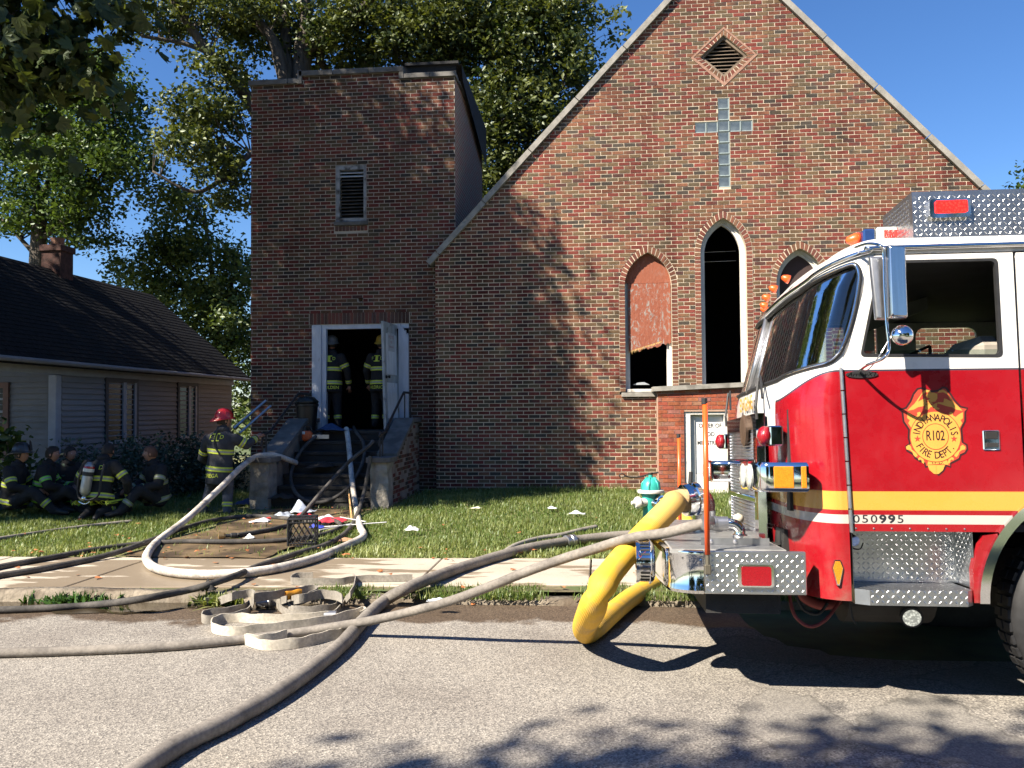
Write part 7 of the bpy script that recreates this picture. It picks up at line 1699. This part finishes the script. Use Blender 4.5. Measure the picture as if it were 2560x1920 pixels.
        for k in range(8):
            a = 2*PI*(k+.5)/8; MB().add([hc+hf*(1.13*.121*math.cos(a+d_))+hs_*(.124*.92*math.sin(a+d_))+hu*.02 for d_ in (-.22, .22)]+[hc+hf*(1.16*.102*math.cos(a+d_))+hs_*(.110*.92*math.sin(a+d_))+hu*.085 for d_ in (.14, -.14)], [(0, 1, 2, 3)]).build('helmet_reflector', band_c, ho)
            ar = 2*PI*k/8; MB().tube([hc+hf*(1.14*.122*math.cos(ar))+hs_*(.122*.92*math.sin(ar))+hu*.02, hc+hf*(1.13*.105*math.cos(ar))+hs_*(.105*.92*math.sin(ar))+hu*.10, hc+hu*.152], .006, 5).build('helmet_rib', ho.data.materials[0], ho)
        MB().add([hc+hf*.15+hs_*.035+hu*.02, hc+hf*.15-hs_*.035+hu*.02, hc+hf*.13-hs_*.03+hu*.15, hc+hf*.12+hu*.18, hc+hf*.13+hs_*.03+hu*.15], [(0, 1, 2, 3, 4)]).build('front_shield', m_rubber, ho)
    if extra: extra(t, J, F, sx, ax)
    return t
H_red = (('red', (.42, .012, .015)), m_limey, 1); H_blk = (('black', (.02, .02, .022)), m_limey, 1); H_yel = (('yellow', (.42, .25, .03)), m_limey, 1)
# standing man at the foot of the steps, seen from behind, right arm out to the rail
Yf = 12.95; q = lambda px, py, Y=Yf: at(px, py, Y=Y)
def strap(t, J, F, sx, ax):
    b = -F*.175; MB().tube(smooth_path([J['neck']+b*.6-sx*.02, J['chest']+b*.98-sx*.02-ax*.02, J['chest']+b*1.0+sx*.06-ax*.15, J['chest']+b*.95+sx*.10-ax*.22], 4), .012, 6).build('strap', m_rubber, t)
person('firefighter standing by the left pier in a red helmet, arm reaching to the railing', dict(
    pelvis=q(474, 1012), hem=q(473, 1046), chest=q(478, 955), neck=q(482, 927), head=q(484, 909, Yf+.02), sL=q(449, 950, Yf-.02), eL=q(437, 990, Yf+.14), wL=q(458, 1005, Yf+.32), sR=q(509, 948, Yf+.03), eR=q(532, 962, Yf+.12), wR=q(552, 947, Yf+.32),
    hL=q(462, 1030), kL=q(452, 1066, Yf+.12), aL=q(437, 1104, Yf-.02), hR=q(490, 1030), kR=q(492, 1066, Yf+.05), aR=q(490, 1104, Yf+.0)), (.12, 1, 0), coat=m_coat2, pants=m_jean, look=(.75, .65, .05), helmet=H_red, tilt=Vector((.12, 0, 1)),
    texts=(('F', .085, .80, -.125, 1.0), ('I', .17, .80, -.03, 1.0), ('D', .085, .80, .065, 1.0), ('C FIEGA', .085, -.17, -.06, .95)), extra=strap)
# two men inside the doorway
def doorman(px, Y, label, helm, txt, side, face):
    d = lambda dx, z, dy=0: Vector((at(px, 850, Y=Y).x+dx, Y+dy, FZ+z)); F_ = Vector(face).normalized(); R_ = Vector((F_.y, -F_.x, 0)); b = d(0, 0)
    o = lambda r, z, f=0: b+R_*r+F_*f+Vector((0, 0, z))
    person(label, dict(pelvis=o(0, .90), chest=o(0, 1.30, .02), neck=o(0, 1.50, .04), head=o(0, 1.64, .08), sL=o(-.19, 1.40), eL=o(-.30, 1.14, .02), wL=o(-.30, .90, .14), sR=o(.19, 1.40), eR=o(.30, 1.14, .02), wR=o(.32, .88, .10), hL=o(-.1, .84), kL=o(-.11, .47, .04), aL=o(-.12, .10), hR=o(.1, .84), kR=o(.11, .47, .02), aR=o(.13, .10, -.04)), F_, helmet=helm, bands=m_green if side else m_limey, texts=(('F', .085, .78, -.125, 1.0), ('I', .17, .78, -.03, 1.0), ('D', .085, .78, .065, 1.0), (txt, .085, -.15, .0, .95)))
doorman(716, 16.22, 'firefighter in the left half of the doorway, back turned, dull helmet', (('tan', (.14, .13, .11)), m_limey, 1), 'GOLDEN', 0, (-.15, 1, 0))
doorman(822, 16.30, 'firefighter in the right half of the doorway under a yellow helmet', H_yel, 'ALDRICH', 0, (.12, 1, 0))
# resting crew on the lawn
def sitter(px, Y, label, face, helm=None, head=None, bands=m_limey, dz=0.0, lean=.06, hair=m_hair, coat=m_coat, hs=1.0, arms=None):
    g = at(px, 1110, Y=Y); F_ = Vector(face).normalized(); R_ = Vector((F_.y, -F_.x, 0)); b = Vector((g.x, Y, gh(g.x, Y)+dz)); o = lambda r, z, f=0: b+R_*r+F_*f+Vector((0, 0, z))
    person(label, dict(pelvis=o(0, .24), hem=o(0, .14, .08), chest=o(0, .58, lean), neck=o(0, .79, lean+.05), head=o(0, .93, lean+.10), sL=o(-.19, .70, lean), eL=o(-.29, .46, .16), wL=o(-.14, .42, .40), sR=o(.19, .70, lean), eR=o(.29, .46, .16), wR=o(.14, .40, .42), hL=o(-.10, .20, .05), kL=o(-.20, .40, .42), aL=o(-.16, .10, .68), hR=o(.10, .20, .05), kR=o(.20, .38, .42), aR=o(.16, .10, .70)), F_, look=head or face, helmet=helm, bands=bands, hair=hair, coat=coat)
sitter(22, 12.35, 'crew member in black helmet sitting at the far left edge facing right', (1, .2, 0), H_blk, (1, .1, 0), dz=.02)
sitter(88, 12.55, 'bareheaded dark-haired crew member with bright green chest band', (.9, .35, 0), None, (1, .15, 0), bands=m_green, dz=.02)
sitter(138, 13.15, 'crew member half hidden behind the others, facing right', (.75, -.35, 0), None, (.9, -.35, 0), bands=m_green)
sitter(345, 12.95, 'bareheaded crew member sitting apart against the hedge facing left', (-.6, -.8, 0), None, (-.85, -.5, 0), hair=M('ginger_hair', (.10, .045, .025), .7), coat=m_coat, bands=M('dull_reflective', (.26, .30, .12), .5))
# kneeling man with air cylinder
Yk = 12.25; g = at(212, 1120, Y=Yk); F_ = Vector((.05, 1, 0)).normalized(); R_ = Vector((F_.y, -F_.x, 0)); bK = Vector((g.x, Yk, gh(g.x, Yk))); oK = lambda r, z, f=0: bK+R_*r+F_*f+Vector((0, 0, z))
def tank(t, J, F, sx, ax):
    a = oK(-.09, .36, -.20); b = oK(-.02, .86, -.17); d = (b-a).normalized()
    c = MB().lathe([(.02, 0), (.05, .02), (.072, .06), (.075, .12), (.075, .40), (.065, .46), (.03, .50), (0, .505)], a, d, 22).build('air_cylinder', M('cylinder_grey', (.34, .35, .36), .35, .5, var=.2), t, auto=40)
    MB().lathe([(.0765, .30), (.0765, .36)], a, d, 22).build('cylinder_band', m_rubber, c); MB().lathe([(.0767, .41), (.072, .445)], a, d, 22).build('cylinder_label', m_redlens, c)
    MB().lathe([(.0764, .362), (.0764, .408)], a, d, 22).build('cylinder_label', m_hw, c)
    vb_ = MB().lathe([(.03, -.08), (.035, -.02), (.02, 0)], a, d, 12).tube(smooth_path([a-d*.04, a-d*.06+R_*.07, a-d*.09+R_*.10, a-d*.12+R_*.02, a-d*.08-R_*.08], 4), .010, 6).build('cylinder_valve', m_chrome, t, smooth=True)
    MB().tube(smooth_path([oK(.16, .82, -.10), oK(.17, .6, -.19), oK(.14, .38, -.2), oK(.0, .30, -.22), oK(-.18, .34, -.2), oK(-.2, .6, -.18), oK(-.16, .82, -.10)], 4), .016, 6).build('harness', m_rubber, t)
person('firefighter kneeling with back turned and a grey air cylinder strapped on', dict(pelvis=oK(0, .34), hem=oK(0, .26, -.03), chest=oK(0, .70, .06), neck=oK(0, .89, .12), head=oK(.01, 1.00, .22), sL=oK(-.21, .80, .06), eL=oK(-.40, .56, .10), wL=oK(-.33, .30, .26), sR=oK(.21, .80, .06), eR=oK(.40, .56, .10), wR=oK(.33, .30, .26), hL=oK(-.11, .30), kL=oK(-.19, .12, .42), aL=oK(-.10, .11, -.10), tL=oK(-.10, .04, -.26), hR=oK(.11, .30), kR=oK(.19, .12, .42), aR=oK(.10, .11, -.10), tR=oK(.13, .04, -.26)), F_, look=(.1, 1, -.2), hair=m_hair, helmet=None,
    texts=(('D', .085, .78, .08, 1.0), ('N WALDROUP', .095, -.16, .0, .95)), extra=tank)
